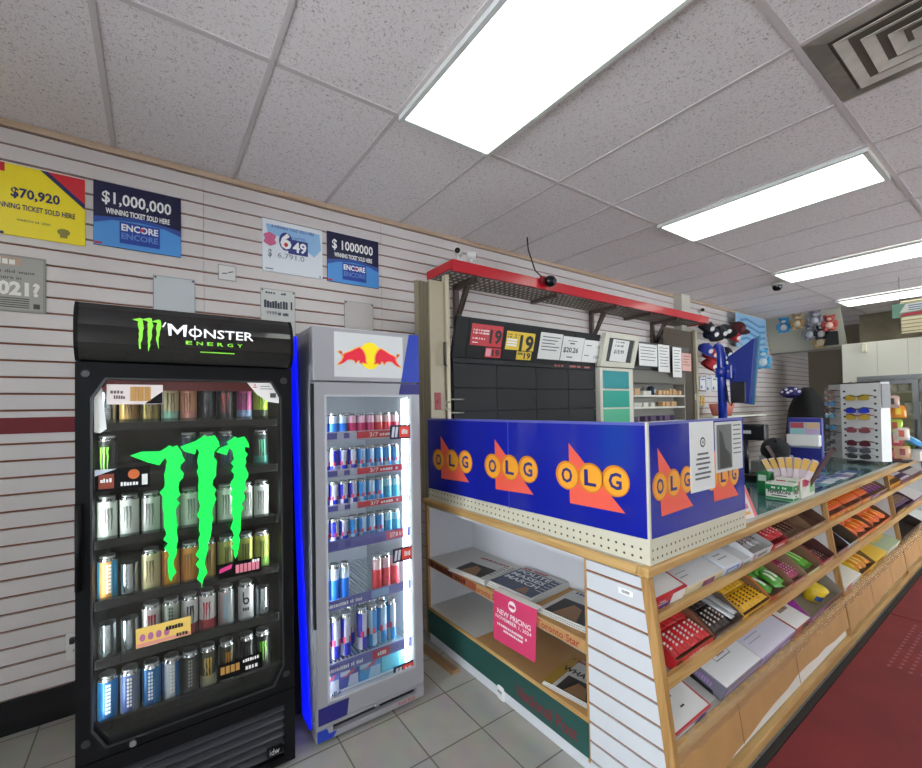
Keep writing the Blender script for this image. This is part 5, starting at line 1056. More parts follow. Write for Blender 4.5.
carton(3.80, .40, 2, .09, .29, 'white carton with yellow lid stripe and red corner on the lowest candy shelf', '#dcd8ca', '#d8d4cc', None, [('yellow_stripe', '#e0c42c', 'top', both(bl(0, .55, 1, .75), bl(.4, .85, 1, .95))), ('red_corner', '#c22a34', 'front', bl(.1, .3, .45, .95))])
tray(4.21, .40, 2, .09, .30, 'yellow tray of amber packs on the lowest candy shelf', '#dcb41c', '#7a5c34', front=.6, marks=[('lettering', '#a8402c', T_(4, .2, .3, .7, .7))])
ab = bag_proto('candy_bag', '#d88a24', '#e8d06a', .13, .085, .035)
fill(ab, 4.21, 2, .4, [(.06 + .09 * k, .03, .03, .15 * (-1) ** k) for k in range(4)], lambda i: 'amber candy bag in the yellow tray, %s from its near end' % ORD[i], 'candy bag', 'amber bags')
carton(4.62, .36, 2, .09, .29, 'plain yellow carton in the middle bay of the lowest candy shelf', '#d9b02c', '#dcb41c', None, [('lettering', '#8a4a1c', 'front', T_(6, .2, .3, .8, .7))])
carton(4.99, .48, 2, .085, .29, 'pale green and red carton before the second divider on the lowest candy shelf', '#9aa884', '#c9ccb8', None, [('red_band', '#b0383c', 'top', bl(0, .7, 1, .95)), ('printed_band', '#d8b04c', 'top', bl(.1, .4, .9, .55))])
# --- third bay
tray(5.55, .46, 0, .09, .30, 'yellow and orange tray past the second divider on the top candy shelf', '#dc9a1c', '#8a6a3c', front=.8, marks=[('lettering', '#a8401c', T_(4, .2, .3, .8, .7))])
fill(ab, 5.55, 0, .46, [(.07 + .1 * k, .05, .05, .1) for k in range(4)], lambda i: 'amber candy bag in the yellow and orange tray, %s from its near end' % ORD[i], 'candy bag', 'amber bags')
carton(6.03, .43, 0, .07, .29, 'purple carton with white stripes on the top candy shelf of the third bay', '#cfc9d0', '#5c2c5c', None, [('dark_stripe', '#4a2a4c', 'top', both(bl(0, .1, 1, .3), bl(0, .5, 1, .7)))])
carton(6.48, .60, 0, .07, .29, 'brown and white carton at the far end of the top candy shelf', '#b8b0b0', '#5a3a3a', None, [('dark_stripe', '#3c2a2c', 'top', bl(0, .3, 1, .6))])
tray(5.58, .75, 1, .09, .30, 'purple tray of yellow lettered bars in the third bay of the middle candy shelf', '#3c1f3c', '#4c3040', front=.7, marks=[('lettering', '#d8c04c', T_(6, .1, .3, .6, .75))])
vb = bar_proto('chocolate_bar', '#4a2450', '#e0c44c', .13, .05, .022)
fill(vb, 5.58, 1, .7, [(.05 + .055 * k, .03, .055, 0) for k in range(12)], lambda i: 'purple bar with yellow print in the third bay, %s from its near end' % ORD[i], 'chocolate bar', 'purple bars in the third bay')
carton(6.35, .6, 1, .075, .29, 'white and mauve carton at the far end of the middle candy shelf', '#cfc8c4', '#7a4a6a', None, [('lettering', '#d8d0d4', 'front', T_(8, .2, .3, .8, .7))])
tray(5.56, .85, 2, .10, .30, 'large dark brown tray in the third bay of the lowest candy shelf', '#4a3a30', '#33241c', front=.8, marks=[('white_dot', '#d8d4cc', lambda b, p, w_, h_: b.disc(p, .2, .03, .012))])

# ------------------------------------------------------------------ red canopy shelf on brackets
YG = 2.5; gz0, gz1 = 2.61, 2.70
t = thing('canopy_shelf', 'long red edged wire canopy shelf on brown brackets above the tobacco cabinet', 'canopy', (4.0, 2.68, gz0))
redm = M('#c01226', .25, coat=.3); brown = M('#5c4f48', .45, metal=.3)
mb = MB(); mb.box(1.905, 6.07, YG, YG + .02, gz0, gz1, bev=.004); mb.box(1.905, 1.925, YG + .02, W - .002, gz0 + .02, gz1, bev=.004); mb.box(6.05, 6.07, YG + .02, W - .002, gz0, gz1, bev=.004); mb.build('red_edge', redm, t)
mb = MB()
for k in range(70): mb.box(1.93 + k * .059, 1.945 + k * .059, YG + .02, W - .002, gz0 + .012, gz0 + .02)
for k in range(6): mb.box(1.925, 6.05, YG + .04 + k * .06, YG + .057 + k * .06, gz0 + .008, gz0 + .014)
mb.build('wire_deck', M('#6f665c', .45, metal=.2), t)
for x in (2.19, 3.15, 4.08, 4.75, 5.33):
    mb = MB(); mb.box(x - .02, x + .02, YG + .03, W - .005, gz0 - .028, gz0 + .008)
    if x in (3.15, 4.75): mb.build('cross_arm', brown, t); continue
    mb.box(x - .02, x + .02, W - .04, W - .002, 2.26, gz0); mb.prism([(x - .016, W - .04, 2.30), (x - .016, W - .005, 2.27), (x - .016, W - .20, gz0 - .04), (x - .016, W - .16, gz0 - .015)], (.032, 0, 0)); mb.build('bracket', brown, t)
def cam_thing(name, label, x, y, z, aim, body, len_=.075, r=.03):
    t = thing(name, label, 'camera', (x, y, z)); wm = M(body, .35); d = Vector(aim).normalized(); c = Vector((x, y, z + .075))
    mb = MB(); mb.lathe([(0, 0), (.028, 0), (.028, .008), (.01, .014), (.008, .05)], 14, (x, y, z)); mb.build('stand', wm, t)
    mb = MB(); mb.tube([c - d * len_ * .5, c - d * len_ * .42, c + d * len_ * .4, c + d * len_ * .5], [r * .8, r, r, r * .9], 18); mb.build('body', wm, t)
    mb = MB(); mb.tube([c + d * len_ * .5, c + d * (len_ * .5 + .003)], r * .72, 18); tag(mb.build('lens', M('#0c0c0e', .1), t), 'round black lens')
cam_thing('security_camera', 'white security camera facing the shop front on the near end of the red canopy', 1.985, 2.53, gz1 + .0005, (-.75, -.65, -.05), '#e4e2de')
cam_thing('security_camera', 'white security camera turned aside, second on the near end of the red canopy', 2.125, 2.54, gz1 + .0005, (.75, -.6, -.12), '#e4e2de')
cam_thing('security_camera', 'white security camera on the far end of the red canopy', 5.93, 2.53, gz1 + .0005, (-.6, -.8, -.1), '#dcd9d0')
t = thing('dome_camera', 'black ball shaped camera hanging over the red canopy edge on a cable', 'camera', (2.93, 2.49, 2.63))
mb = MB(); mb.ball((2.95, 2.455, 2.675), (.06, .05, .05), 16, 10); mb.build('body', M('#121214', .15), t)
mb = MB(); mb.box(2.86, 2.92, 2.47, 2.499, 2.65, 2.72, bev=.008); mb.build('mount', M('#8a1420', .3), t)
mb = MB(); mb.tube([(2.95, 2.41, 2.665), (2.95, 2.402, 2.663)], .022, 14); mb.build('lens', M('#3a3c44', .08), t)
mb = MB(); mb.tube([(2.74, 2.52, CE - .004), (2.745, 2.515, 2.93), (2.78, 2.51, 2.85), (2.81, 2.50, 2.76), (2.88, 2.485, 2.71)], .006, 6); mb.build('cable', M('#232120', .6), t)

# ------------------------------------------------------------------ folding security gates either side of the tobacco cabinet
beige = M('#a89d86', .4, metal=.15); beiged = M('#6f6656', .5)
def gate(label, x0, x1, xp, h_, dark, nfold, y0=2.47):
    t = thing('folding_gate', label, 'gate', ((x0 + xp) / 2, y0, 0)); mb = MB(); z0 = .02
    for k in range(nfold):
        a, b = x0 + (x1 - x0) * k / nfold, x0 + (x1 - x0) * (k + 1) / nfold; m_ = (a + b) / 2
        mb.prism([(a, y0 + .035, z0), (m_, y0, z0), (m_ + .004, y0 + .004, z0), (a + .004, y0 + .04, z0)], (0, 0, h_)); mb.prism([(m_, y0, z0), (b, y0 + .035, z0), (b, y0 + .04, z0), (m_, y0 + .006, z0)], (0, 0, h_))
    mb.build('folded_panel', M(dark, .45, metal=.2), t)
    return t
t = gate('beige folding security gate stacked beside the silver cooler', 1.56, 1.67, 1.8, 2.46, '#8f8571', 4)
mb = MB(); mb.box(1.668, 1.80, 2.475, 2.50, .02, 2.50, bev=.004); mb.build('flat_panel', beige, t)
mb = MB(); mb.box(1.80, 1.835, 2.455, 2.50, .02, 2.55, bev=.005); mb.build('post', M('#b8ad95', .35, metal=.15), t)
mb = MB(); mb.tube([(1.795, 2.455, 1.88), (1.765, 2.43, 1.88), (1.765, 2.43, 2.04), (1.795, 2.455, 2.04)], .01, 8); tag(mb.build('handle', M('#4a443c', .4), t), 'dark pull handle')
mb = MB(); mb.box(1.70, 1.755, 2.47, 2.475, 1.555, 1.68, bev=.002); mb.box(1.722, 1.732, 2.464, 2.47, 1.60, 1.63); tag(mb.build('lock_plate', M('#9c2230', .4), t), 'red lock plate')
mb = MB(); mb.tube([(1.80 + .025 * math.cos(a), 2.45, 1.585 + .035 * math.sin(a)) for a in [PI * .2 + k * PI * 1.5 / 8 for k in range(9)]], .006, 6); mb.build('hook', M('#c4c0b4', .3, metal=.6), t)
t = gate('brown folding security gate stacked at the far end of the tobacco cabinet', 5.31, 5.98, 6.0, 2.50, '#5a5044', 9, 2.66)
mb = MB(); mb.box(5.98, 6.02, 2.655, 2.70, .02, 2.53, bev=.005); mb.build('flat_panel', M('#6f6552', .45), t)
mb = MB(); mb.box(6.02, 6.075, 2.64, 2.69, .02, 2.55, bev=.005); mb.build('post', M('#b3a98f', .4), t)
mb = MB(); mb.box(5.985, 6.015, 2.648, 2.655, 1.62, 1.70, bev=.003); mb.build('lock_plate', M('#c4bca8', .35), t)

# ------------------------------------------------------------------ tobacco cabinet with black flaps
YB = 2.50
t = thing('tobacco_cabinet', 'wide black tobacco cabinet of closed flaps with age notices on its header', 'cabinet', (2.76, 2.66, 0))
cb = M('#141517', .5, spec=.3); cb2 = M('#1c1d20', .5, spec=.3)
mb = MB(); mb.box(1.885, 3.63, YB + .02, 2.83, .02, 1.95); mb.build('carcass', M('#151517', .5), t)
HX = [1.885, 2.13, 2.86, 3.35, 3.76]
hdrs = []
for a, b in ((1.885, 2.01), (2.01, 2.385), (2.385, 2.79), (2.79, 3.26), (3.26, 3.635)):
    mb = MB(); mb.prism([(a, YB, 1.952), (b - .004, YB, 1.952), (b - .004, YB - .07, 2.25), (a, YB - .07, 2.25)], (0, .03, 0)); hdrs.append(mb.build('header_panel', cb, t))
FXs = [1.89, 2.33, 2.79, 3.22, 3.63]
for (z0, z1) in ((1.722, 1.905), (1.545, 1.716), (1.365, 1.539), (1.185, 1.359), (1.0, 1.179)):
    for a, b in zip(FXs, FXs[1:]):
        mb = MB(); mb.box(a, b - .003, YB - .004, YB + .016, z0, z1, bev=.003, seg=1); mb.build('flap', cb2, t)
mb = MB(); mb.box(1.887, 3.63, YB - .002, YB + .016, 1.909, 1.95, bev=.003, seg=1); mb.build('upper_rail', cb2, t)
mb = MB(); mb.box(2.30, 2.40, YB - .006, YB - .003, 1.925, 1.94); mb.build('pull_tab', ink, t)
for x0, x1 in [(3.03 + .045 * k, 3.06 + .045 * k) for k in range(3)] + [(3.24, 3.33), (3.35, 3.40), (3.46, 3.54)]: mb = MB(); mb.box(x0, x1, YB - .006, YB - .003, 1.928, 1.944); mb.build('price_label', M('#b86a6a', .5), t)
for z in (1.53, 1.63): mb = MB(); mb.tube([(1.86, YB - .01, z), (1.98, YB - .012, z)], .006, 6); mb.build('hinge_pin', M('#c4c2bc', .3, metal=.5), t)
def hp(z): return YB - .07 * (z - 1.952) / .298
def notice(x0, x1, z0, z1, m, fns, par, label, tilt=0):
    pl = plane((0, hp(z0) - .0015 + 0, z0), (1, 0, 0), (0, -.07, .298)); mb = MB(); mb.slab(pl, x0, 0, x1, z1 - z0, .0015); o = tag(mb.build('notice_card', m, par), label)
    pl2 = (pl[0] + pl[3] * .0015, pl[1], pl[2], pl[3])
    for nm, mm, f in fns: b = MB(); f(b, pl2); b.build(nm, mm, o, recalc=False)
rc, yc2 = M('#c8202c', .4), M('#e8c42a', .4)
def lines(xs, z0, n, dz, th, x0, x1, rnd=random.Random(4)): return lambda b, p: [b.rect(p, x0, z0 - k * dz, x1 - rnd.random() * (x1 - x0) * .3, z0 - k * dz + th) for k in range(n)]
notice(2.035, 2.36, 2.05, 2.215, rc, [('lettering', white, lambda b, p: (blur(b, p, 2.055, .112, 2.215, .126, 18), blur(b, p, 2.055, .09, 2.215, .105, 18), blur(b, p, 2.055, .048, 2.18, .062, 12), b.rect(p, 2.055, .02, 2.11, .026))), ('numeral', ink, lambda b, p: b.text('19', p, 2.225, .02, 2.352, .135, .035))], hdrs[1], 'red age notice with black numerals')
notice(2.20, 2.365, 1.965, 2.042, rc, [('pale_corner', M('#e89aa4', .5), lambda b, p: b.rect(p, 2.205, .01, 2.26, .07)), ('numeral', ink, lambda b, p: b.text('19', p, 2.27, .01, 2.352, .066, .035))], hdrs[1], 'small red age notice')
notice(2.405, 2.735, 2.04, 2.19, yc2, [('lettering', ink, lambda b, p: (blur(b, p, 2.415, .12, 2.55, .13, 15), blur(b, p, 2.415, .10, 2.53, .11, 13))), ('white_lines', white, lambda b, p: [b.rect(p, 2.415, .03 + .022 * k, 2.53, .045 + .022 * k) for k in range(3)]), ('numeral', ink, lambda b, p: b.text('19', p, 2.56, -.015, 2.725, .13, .035))], hdrs[2], 'yellow age notice with large black numerals')
notice(2.545, 2.72, 1.965, 2.035, yc2, [('lettering', M('#7a6a20', .5), lambda b, p: b.rect(p, 2.555, .04, 2.62, .06)), ('numeral', ink, lambda b, p: b.text('19', p, 2.63, .008, 2.71, .062, .035))], hdrs[2], 'small yellow age notice')
pw = M('#e2e1de', .5); gr_ = M('#55555a', .5)
notice(2.80, 3.09, 1.985, 2.215, pw, [('lettering', gr_, lambda b, p: [b.rect(p, 2.83, .19 - .028 * k, 3.06 - .03 * (k % 3), .198 - .028 * k) for k in range(5)])], hdrs[3], 'white price sheet with faint lines')
notice(3.10, 3.40, 1.985, 2.205, pw, [('lettering', ink, lambda b, p: (b.text('$20.26', p, 3.12, .07, 3.33, .125, .02), b.rect(p, 3.2, .155, 3.27, .165), b.rect(p, 3.18, .03, 3.26, .04), b.rect(p, 3.17, .18, 3.3, .186)))], hdrs[3], 'white price sheet with a bold price')
notice(3.405, 3.735, 1.985, 2.195, pw, [('lettering', gr_, lambda b, p: (b.text('13.82', p, 3.60, .14, 3.71, .165, .01), b.text('10.85', p, 3.58, .04, 3.69, .07, .01), b.rect(p, 3.44, .155, 3.52, .163), b.rect(p, 3.43, .06, 3.5, .068)))], hdrs[4], 'white price sheet with two prices')
# ------------------------------------------------------------------ cream tower with teal drawers
t = thing('drawer_tower', 'cream narrow tower with teal drawers and a framed price on top', 'cabinet', (3.98, 2.65, 0))
cr = M('#d2cfbf', .4); dy = 2.455
mb = MB(); mb.box(3.64, 4.205, dy + .02, 2.83, .02, 1.94, bev=.004); mb.box(3.64, 3.685, dy, dy + .02, .02, 1.94); mb.box(4.13, 4.205, dy, dy + .02, .02, 1.94); mb.box(3.685, 4.13, dy, dy + .02, 1.915, 1.94); mb.build('carcass', cr, t)
for k, (z0, z1, c) in enumerate(((1.735, 1.91, '#0f8f96'), (1.545, 1.715, '#14a08c'), (1.36, 1.53, '#4fb48c'), (1.18, 1.345, '#63b894'))):
    mb = MB(); mb.box(3.687, 4.128, dy - .006, dy + .02, z0, z1, bev=.004); mb.build('drawer', M(c, .35), t)
    mb = MB(); mb.box(3.685, 4.13, dy - .003, dy + .02, z1 + .002, z1 + .018); mb.build('drawer_rail', cr, t)
Q = lambda x, z: (x, dy - .01 - .07 * (z - 1.95) / .32, z)
def rq(x0, x1, z0, z1): return [Q(x0, z0), Q(x1, z0), Q(x1, z1), Q(x0, z1)]
mb = MB(); mb.ring(rq(3.64, 4.215, 1.95, 2.27), rq(3.71, 4.145, 2.0, 2.225), (0, .04, 0)); hd = mb.build('header_frame', cr, t)
mb = MB(); q = rq(3.71, 4.145, 2.0, 2.225); mb.prism([(a, b + .012, c) for a, b, c in q], (0, .02, 0)); mb.build('frame_backing', M('#2a2a2c', .4), hd)
pl = plane(Q(0, 1.95), (1, 0, 0), (0, -.07, .32)); pl = (pl[0] + Vector((0, .0115, 0)), *pl[1:])
mb = MB(); mb.flat(pl, [(3.78, .06), (4.06, .055), (4.07, .272), (3.79, .275)]); ps_ = tag(mb.build('price_sheet', pw, hd, recalc=False), 'white price sheet in the frame')
mb = MB(); mb.text('$18.99', pl, 3.83, .13, 4.0, .175, .02, .002); blur(mb, pl, 3.84, .205, 3.98, .225, 8, .002); blur(mb, pl, 3.84, .245, 3.99, .257, 10, .002); mb.build('lettering', ink, ps_, recalc=False)
# ------------------------------------------------------------------ open shelf unit with dark header
t = thing('shelf_unit', 'dark shelf unit with white shelves and hanging price sheets beside the cream tower', 'shelves', (4.8, 2.65, 0))
mb = MB(); mb.box(4.215, 4.24, 2.47, 2.64, .02, 1.94); mb.box(5.38, 5.40, 2.50, 2.64, .02, 1.94); mb.box(4.24, 5.38, 2.625, 2.64, .02, 1.94); mb.build('carcass', M('#8f8c84', .5), t)
mb = MB(); mb.prism([(4.225, YB, 1.95), (5.41, YB, 1.95), (5.40, YB - .06, 2.24), (4.225, YB - .06, 2.24)], (0, .03, 0)); hd = mb.build('header_panel', M('#4c4a46', .45), t)
mb = MB(); mb.box(4.24, 5.38, YB - .02, YB + .02, 1.80, 1.945, bev=.01); mb.build('valance', M('#6b6862', .4), t)
for z in (1.675, 1.545, 1.38, 1.2): mb = MB(); mb.box(4.24, 5.38, 2.50, 2.625, z - .022, z, bev=.003); mb.build('shelf', M('#dcdad0', .4), t)
for x0, x1, z0, z1, m, l in ((4.30, 4.66, 1.985, 2.22, pw, 'white ruled price sheet'), (4.68, 4.92, 1.93, 2.235, pw, 'white price sheet, tall'), (4.99, 5.19, 1.88, 2.225, pw, 'white price sheet, hanging lowest'), (5.20, 5.42, 1.96, 2.17, M('#d8a89c', .5), 'pink price sheet')):
    mb = MB(); mb.box(x0, x1, YB - .066, YB - .064, z0, z1); sh = tag(mb.build('price_sheet', m, hd), l)
    mb = MB(); [mb.rect(PY(YB - .066), x0 + .03, z1 - .04 - .034 * k, x1 - .03 - .02 * (k % 3), z1 - .033 - .034 * k) for k in range(int((z1 - z0 - .05) / .034))]; mb.build('lettering', gr_ if 'pink' not in l else M('#5a3a3a', .5), sh, recalc=False)
sm = proto('small_packet')
mb = MB(); mb.box(-.04, .04, -.03, .03, 0, .07, bev=.006); mb.build('packet', M('#c09a6c', .5), sm)
sm2 = proto('small_packet'); mb = MB(); mb.box(-.035, .035, -.03, .03, 0, .055, bev=.012); mb.build('packet', M('#d2a878', .5), sm2)
sm3 = proto('small_jar'); mb = MB(); mb.lathe([(0, 0), (.04, 0), (.042, .08), (.03, .09), (.03, .10), (0, .10)], 14); mb.build('jar', M('#1c2c3c', .3), sm3)
mb = MB(); mb.box(-.02, .02, -.044, -.04, .025, .065); mb.build('label', M('#a8c0d0', .4), sm3)
sm4 = proto('small_packet'); mb = MB(); mb.box(-.05, .05, -.03, .03, 0, .045, bev=.004); mb.build('packet', M('#c8c8bc', .5), sm4)
sm5 = proto('small_packet'); mb = MB(); mb.box(-.03, .03, -.03, .03, 0, .06, bev=.004); mb.build('packet', M('#5c4a6c', .5), sm5)
UP = 'upper white shelf behind the counter'; LO = 'second white shelf behind the counter'; BO = 'third white shelf behind the counter'
for src, xs, z, l, g in ((sm, (4.31, 4.40), 1.676, 'tan packet by the cream tower on the ' + UP, 'tan packets'), (sm4, (4.52, 4.62), 1.676, 'low grey packet on the ' + UP, 'grey packets'), (sm3, (4.72,), 1.676, 'dark blue jar with pale label on the ' + UP, None), (sm2, (4.86, 4.95, 5.04, 5.22, 5.30), 1.676, 'rounded tan packet past the jar on the upper shelf behind the counter', 'rounded tan packets'), (sm, (5.10, 5.16), 1.676, 'taller tan packet on the upper shelf behind the counter', 'taller tan packets'),
                     (sm4, (4.33, 4.44, 4.56, 4.68), 1.546, 'low grey packet on the ' + LO, 'low packets'), (sm2, (4.94, 5.03, 5.12, 5.21), 1.546, 'rounded tan packet on the ' + LO, 'tan packets below'), (sm5, (4.35, 4.55, 4.66, 4.75, 4.86, 4.96, 5.05, 5.14), 1.381, 'dark violet packet on the ' + BO, 'violet packets')):
    for q_, x in enumerate(xs): put(src, (x, 2.545 + .01 * math.sin(x * 40), z), (0, 0, .2 * math.sin(x * 31)), l if len(xs) == 1 else ORD[q_] + ' ' + l.replace(' on the ', ' from the cream tower, ' if 'cream' not in l else ', ', 1).replace('the upper', 'upper'), 'packet' if src is not sm3 else 'jar', g)

# ------------------------------------------------------------------ goods hanging on the slat wall past the gate
def fabric_cap(name, col, brim, patch):
    o = proto(name); mb = MB(); pr = [(.085, 0), (.088, .03), (.08, .065), (.055, .095), (.02, .11), (0, .112)]; mb.lathe(pr, 18); mb.lathe([(0, .11), (.01, .112), (.008, .12), (0, .122)], 8); mb.build('crown', M(col, .8), o)
    mb = MB(); n = 10; a_ = [mb.v((.084 * math.cos(-PI * .15 - PI * .7 * k / n), .084 * math.sin(-PI * .15 - PI * .7 * k / n), .004)) for k in range(n + 1)]; b_ = [mb.v((.10 * math.cos(-PI * .15 - PI * .7 * k / n), -.03 + .13 * math.sin(-PI * .15 - PI * .7 * k / n), -.012)) for k in range(n + 1)]
    for k in range(n): mb.face([a_[k], a_[k + 1], b_[k + 1], b_[k]], True)
    mb.build('brim', M(brim, .8), o)
    mb = MB(); mb.tube([(0, -.082, .045), (0, -.09, .045)], .028, 12); mb.build('patch', M(patch, .7), o); return o
def plush(name, col, belly, col3):
    o = proto(name); mb = MB(); mb.ball((0, 0, .07), (.06, .05, .07)); mb.ball((0, -.005, .17), (.055, .05, .05))
    for s_ in (-1, 1): mb.ball((s_ * .045, 0, .21), .022, 8, 6); mb.ball((s_ * .065, -.02, .09), (.022, .022, .05), 8, 6); mb.ball((s_ * .04, -.045, .015), (.026, .045, .024), 8, 6)
    mb.build('body', M(col, .85), o); mb = MB(); mb.ball((0, -.028, .07), (.042, .035, .05)); mb.ball((0, -.045, .16), (.026, .02, .02)); mb.build('belly', M(belly, .85), o)
    mb = MB(); [mb.ball((s_ * .02, -.052, .182), .006, 6, 5) for s_ in (-1, 1)]; mb.build('eye', M(col3, .3), o); return o
def hook(x, y, z, l): mb = MB(); mb.tube([(x, W, z), (x, y, z), (x, y - .01, z + .02)], .004, 6); return mb
k1 = fabric_cap('fabric_cap', '#17181f', '#121218', '#d8d8d4'); k2 = fabric_cap('fabric_cap', '#1a1f38', '#17181f', '#e0dcd8'); k3 = fabric_cap('fabric_cap', '#a8202c', '#8c1a24', '#e4dcd4'); k4 = fabric_cap('fabric_cap', '#4c1c20', '#3c1418', '#6a2c2c'); k5 = fabric_cap('fabric_cap', '#1c2f8c', '#18287c', '#d8d0cc')
for src, x, z, ry, l in ((k1, 6.22, 2.56, .5, 'black cap with white patch hanging first past the canopy end'), (k2, 6.42, 2.50, -.4, 'dark navy cap hanging second in the top row past the canopy'), (k1, 6.62, 2.53, .3, 'black cap with white patch in the middle of the top row past the canopy'), (k1, 6.84, 2.58, -.6, 'black cap tilted beside the red cap in the top row'), (k3, 7.05, 2.50, .3, 'red cap low in the top row of hanging caps'), (k4, 7.28, 2.66, -.3, 'maroon cap hanging highest at the far end of the top row'),
                       (k5, 6.18, 2.26, .2, 'bright blue cap first in the lower hanging row'), (k3, 6.38, 2.22, -.3, 'red cap between blue ones in the lower hanging row'), (k5, 6.58, 2.19, .4, 'blue cap after the red one in the lower hanging row'), (k1, 6.8, 2.25, -.2, 'large black cap at the end of the lower hanging row'), (k3, 6.27, 2.06, .5, 'red cap hanging lowest under the blue ones')):
    o = put(src, (x, 2.62, z), (.5, ry, .5 * ry - .4), l, 'cap', 'caps hanging on the slat wall', scale=(1.1, 1.1, 1.1))
for i, (x0, x1, z0, z1, c, l) in enumerate(((6.34, 6.5, 1.76, 1.95, '#d4d6d8', 'white blister pack with blue marks first in the row under the caps'), (6.52, 6.68, 1.74, 1.97, '#c8cccf', 'white blister pack with blue marks second in the row under the caps'), (6.7, 6.86, 1.75, 1.96, '#d8d8d4', 'white blister pack with blue marks third in the row under the caps'), (6.36, 6.46, 1.55, 1.68, '#c8b04c', 'small yellow pack under the blister packs'), (7.95, 8.1, 1.60, 1.75, '#d89a4c', 'orange and white pack on the slat wall under the blue screen'), (8.0, 8.15, 1.80, 1.92, '#4c4c54', 'dark pack hanging on the slat wall behind the blue screen'))):
    mb = MB(); mb.box(x0, x1, 2.74, 2.755, z0, z1, bev=.003); o = tag(mb.build('hanging_pack', M(c, .4)), l, 'pack', 'packs on the slat wall')
    mb = MB(); p = PY(2.74); mb.rect(p, x0 + .02, z0 + .02, x0 + .06, z0 + .06); mb.rect(p, x0 + .03, z1 - .05, x1 - .02, z1 - .035); mb.build('printed_mark', M('#2c3c8c' if i < 3 else '#a83a2c', .4), o, recalc=False)
    mb = hook((x0 + x1) / 2, 2.735, z1 - .012, 0); mb.build('peg_hook', steel, o)
tag((lambda m: m.build('pink_pot', M('#c8786a', .6)))(MB().lathe([(0, 0), (.11, 0), (.15, .16), (.14, .17), (0, .15)], 16, (6.62, 2.6, 1.40))), 'pinkish round pot on the low shelf under the blister packs', 'pot')
mb = MB(); mb.box(6.1, 8.6, 2.5, 2.83, 1.375, 1.40); tag(mb.build('wall_shelf', M('#d4d2c4', .4)), 'pale low shelf on the slat wall behind the blue screen', 'shelf')
mb = MB(); mb.box(7.55, 8.75, 2.74, 2.75, 2.45, 2.98, bev=.002); o = tag(mb.build('wave_poster', M('#8fb8d4', .4)), 'pale blue poster with wavy bands high on the slat wall by the corner', 'poster')
mb = MB(); p = PY(2.74)
for k in range(4): mb.flat(p, [(7.7 + u, 2.55 + k * .1 + .04 * math.sin(u * 6)) for u in (0, .25, .5, .75, 1)] + [(7.7 + u, 2.59 + k * .1 + .04 * math.sin(u * 6)) for u in (1, .75, .5, .25, 0)])
mb.build('printed_band', M('#4c84b8', .4), o, recalc=False)
pz1 = plush('stuffed_toy', '#5fb0d8', '#c8d4d8', '#1a1a1a'); pz2 = plush('stuffed_toy', '#2f94d0', '#d8d4cc', '#1a1a1a'); pz3 = plush('stuffed_toy', '#b89a6c', '#d8c8a8', '#2a1a10'); pz4 = plush('stuffed_toy', '#8a8a94', '#b8b8c0', '#1a1a1a'); pz5 = plush('stuffed_toy', '#2a2a34', '#d0d0cc', '#c8a43c'); pz6 = plush('stuffed_toy', '#b04a44', '#d8b0a0', '#1a1a1a')
put(pz1, (8.62, 2.775, 2.145), (0, 0, -.9), 'blue and white stuffed toy hanging on the slat wall beside the blue screen', 'toy', 'hanging stuffed toys', scale=(1.5, 1.5, 1.5))

# ------------------------------------------------------------------ far end of the shop
pale = M('#a8a493', .5)
mb = MB(); mb.box(11.3, 11.4, Y0, W, 0, CE); structure('wall_right', mb, M('#857b6b', .8))
# pale bulkhead panel leaning under the ceiling above the passage
t = thing('bulkhead_panel', 'pale leaning panel above the dark passage with stuffed toys hung on it', 'panel', (9.0, 2.3, 2.45))
mb = MB(); mb.prism([(9.31, 2.85, 2.43), (9.31, 1.88, 2.47), (9.0, 1.88, 3.04), (9.0, 2.85, 3.04)], (.03, 0, .0)); mb.build('panel', M('#b4b4a4', .4), t)
mb = MB(); mb.box(9.28, 9.32, 1.88, 2.85, 2.42, 2.445); tag(mb.build('lower_rail', M('#8f8c80', .4, metal=.4), t), 'grey metal rail along the bottom')
for src, y, z, l, c in ((pz2, 2.58, 2.80, 'bright blue stuffed toy with white head, first on the pale panel', 0), (pz3, 2.40, 2.83, 'tan stuffed toy second on the pale panel', 0), (pz4, 2.27, 2.64, 'grey stuffed toy low in the middle of the pale panel', 0), (pz4, 2.18, 2.84, 'grey stuffed toy close under the ceiling on the pale panel', 0), (pz5, 2.13, 2.63, 'black and white stuffed toy on the pale panel', 0), (pz6, 2.02, 2.74, 'red stuffed toy at the end of the pale panel', 0), (pz3, 2.16, 2.50, 'tan stuffed toy hanging lowest on the pale panel', 0)):
    put(src, (9.21 - .5 * (z - 2.44), y, z - .04), (0, 0, -1.45), l, 'toy', 'hanging stuffed toys', scale=(1.15, 1.15, 1.15))
mb = MB(); mb.prism([(9.05, 2.10, 2.47), (9.05, 1.92, 2.47), (9.0, 1.92, 2.68), (9.0, 2.02, 2.68)], (.03, 0, 0)); tag(mb.build('black_bag', M('#1c1b1c', .6)), 'black cloth bag hung at the end of the pale panel', 'bag')
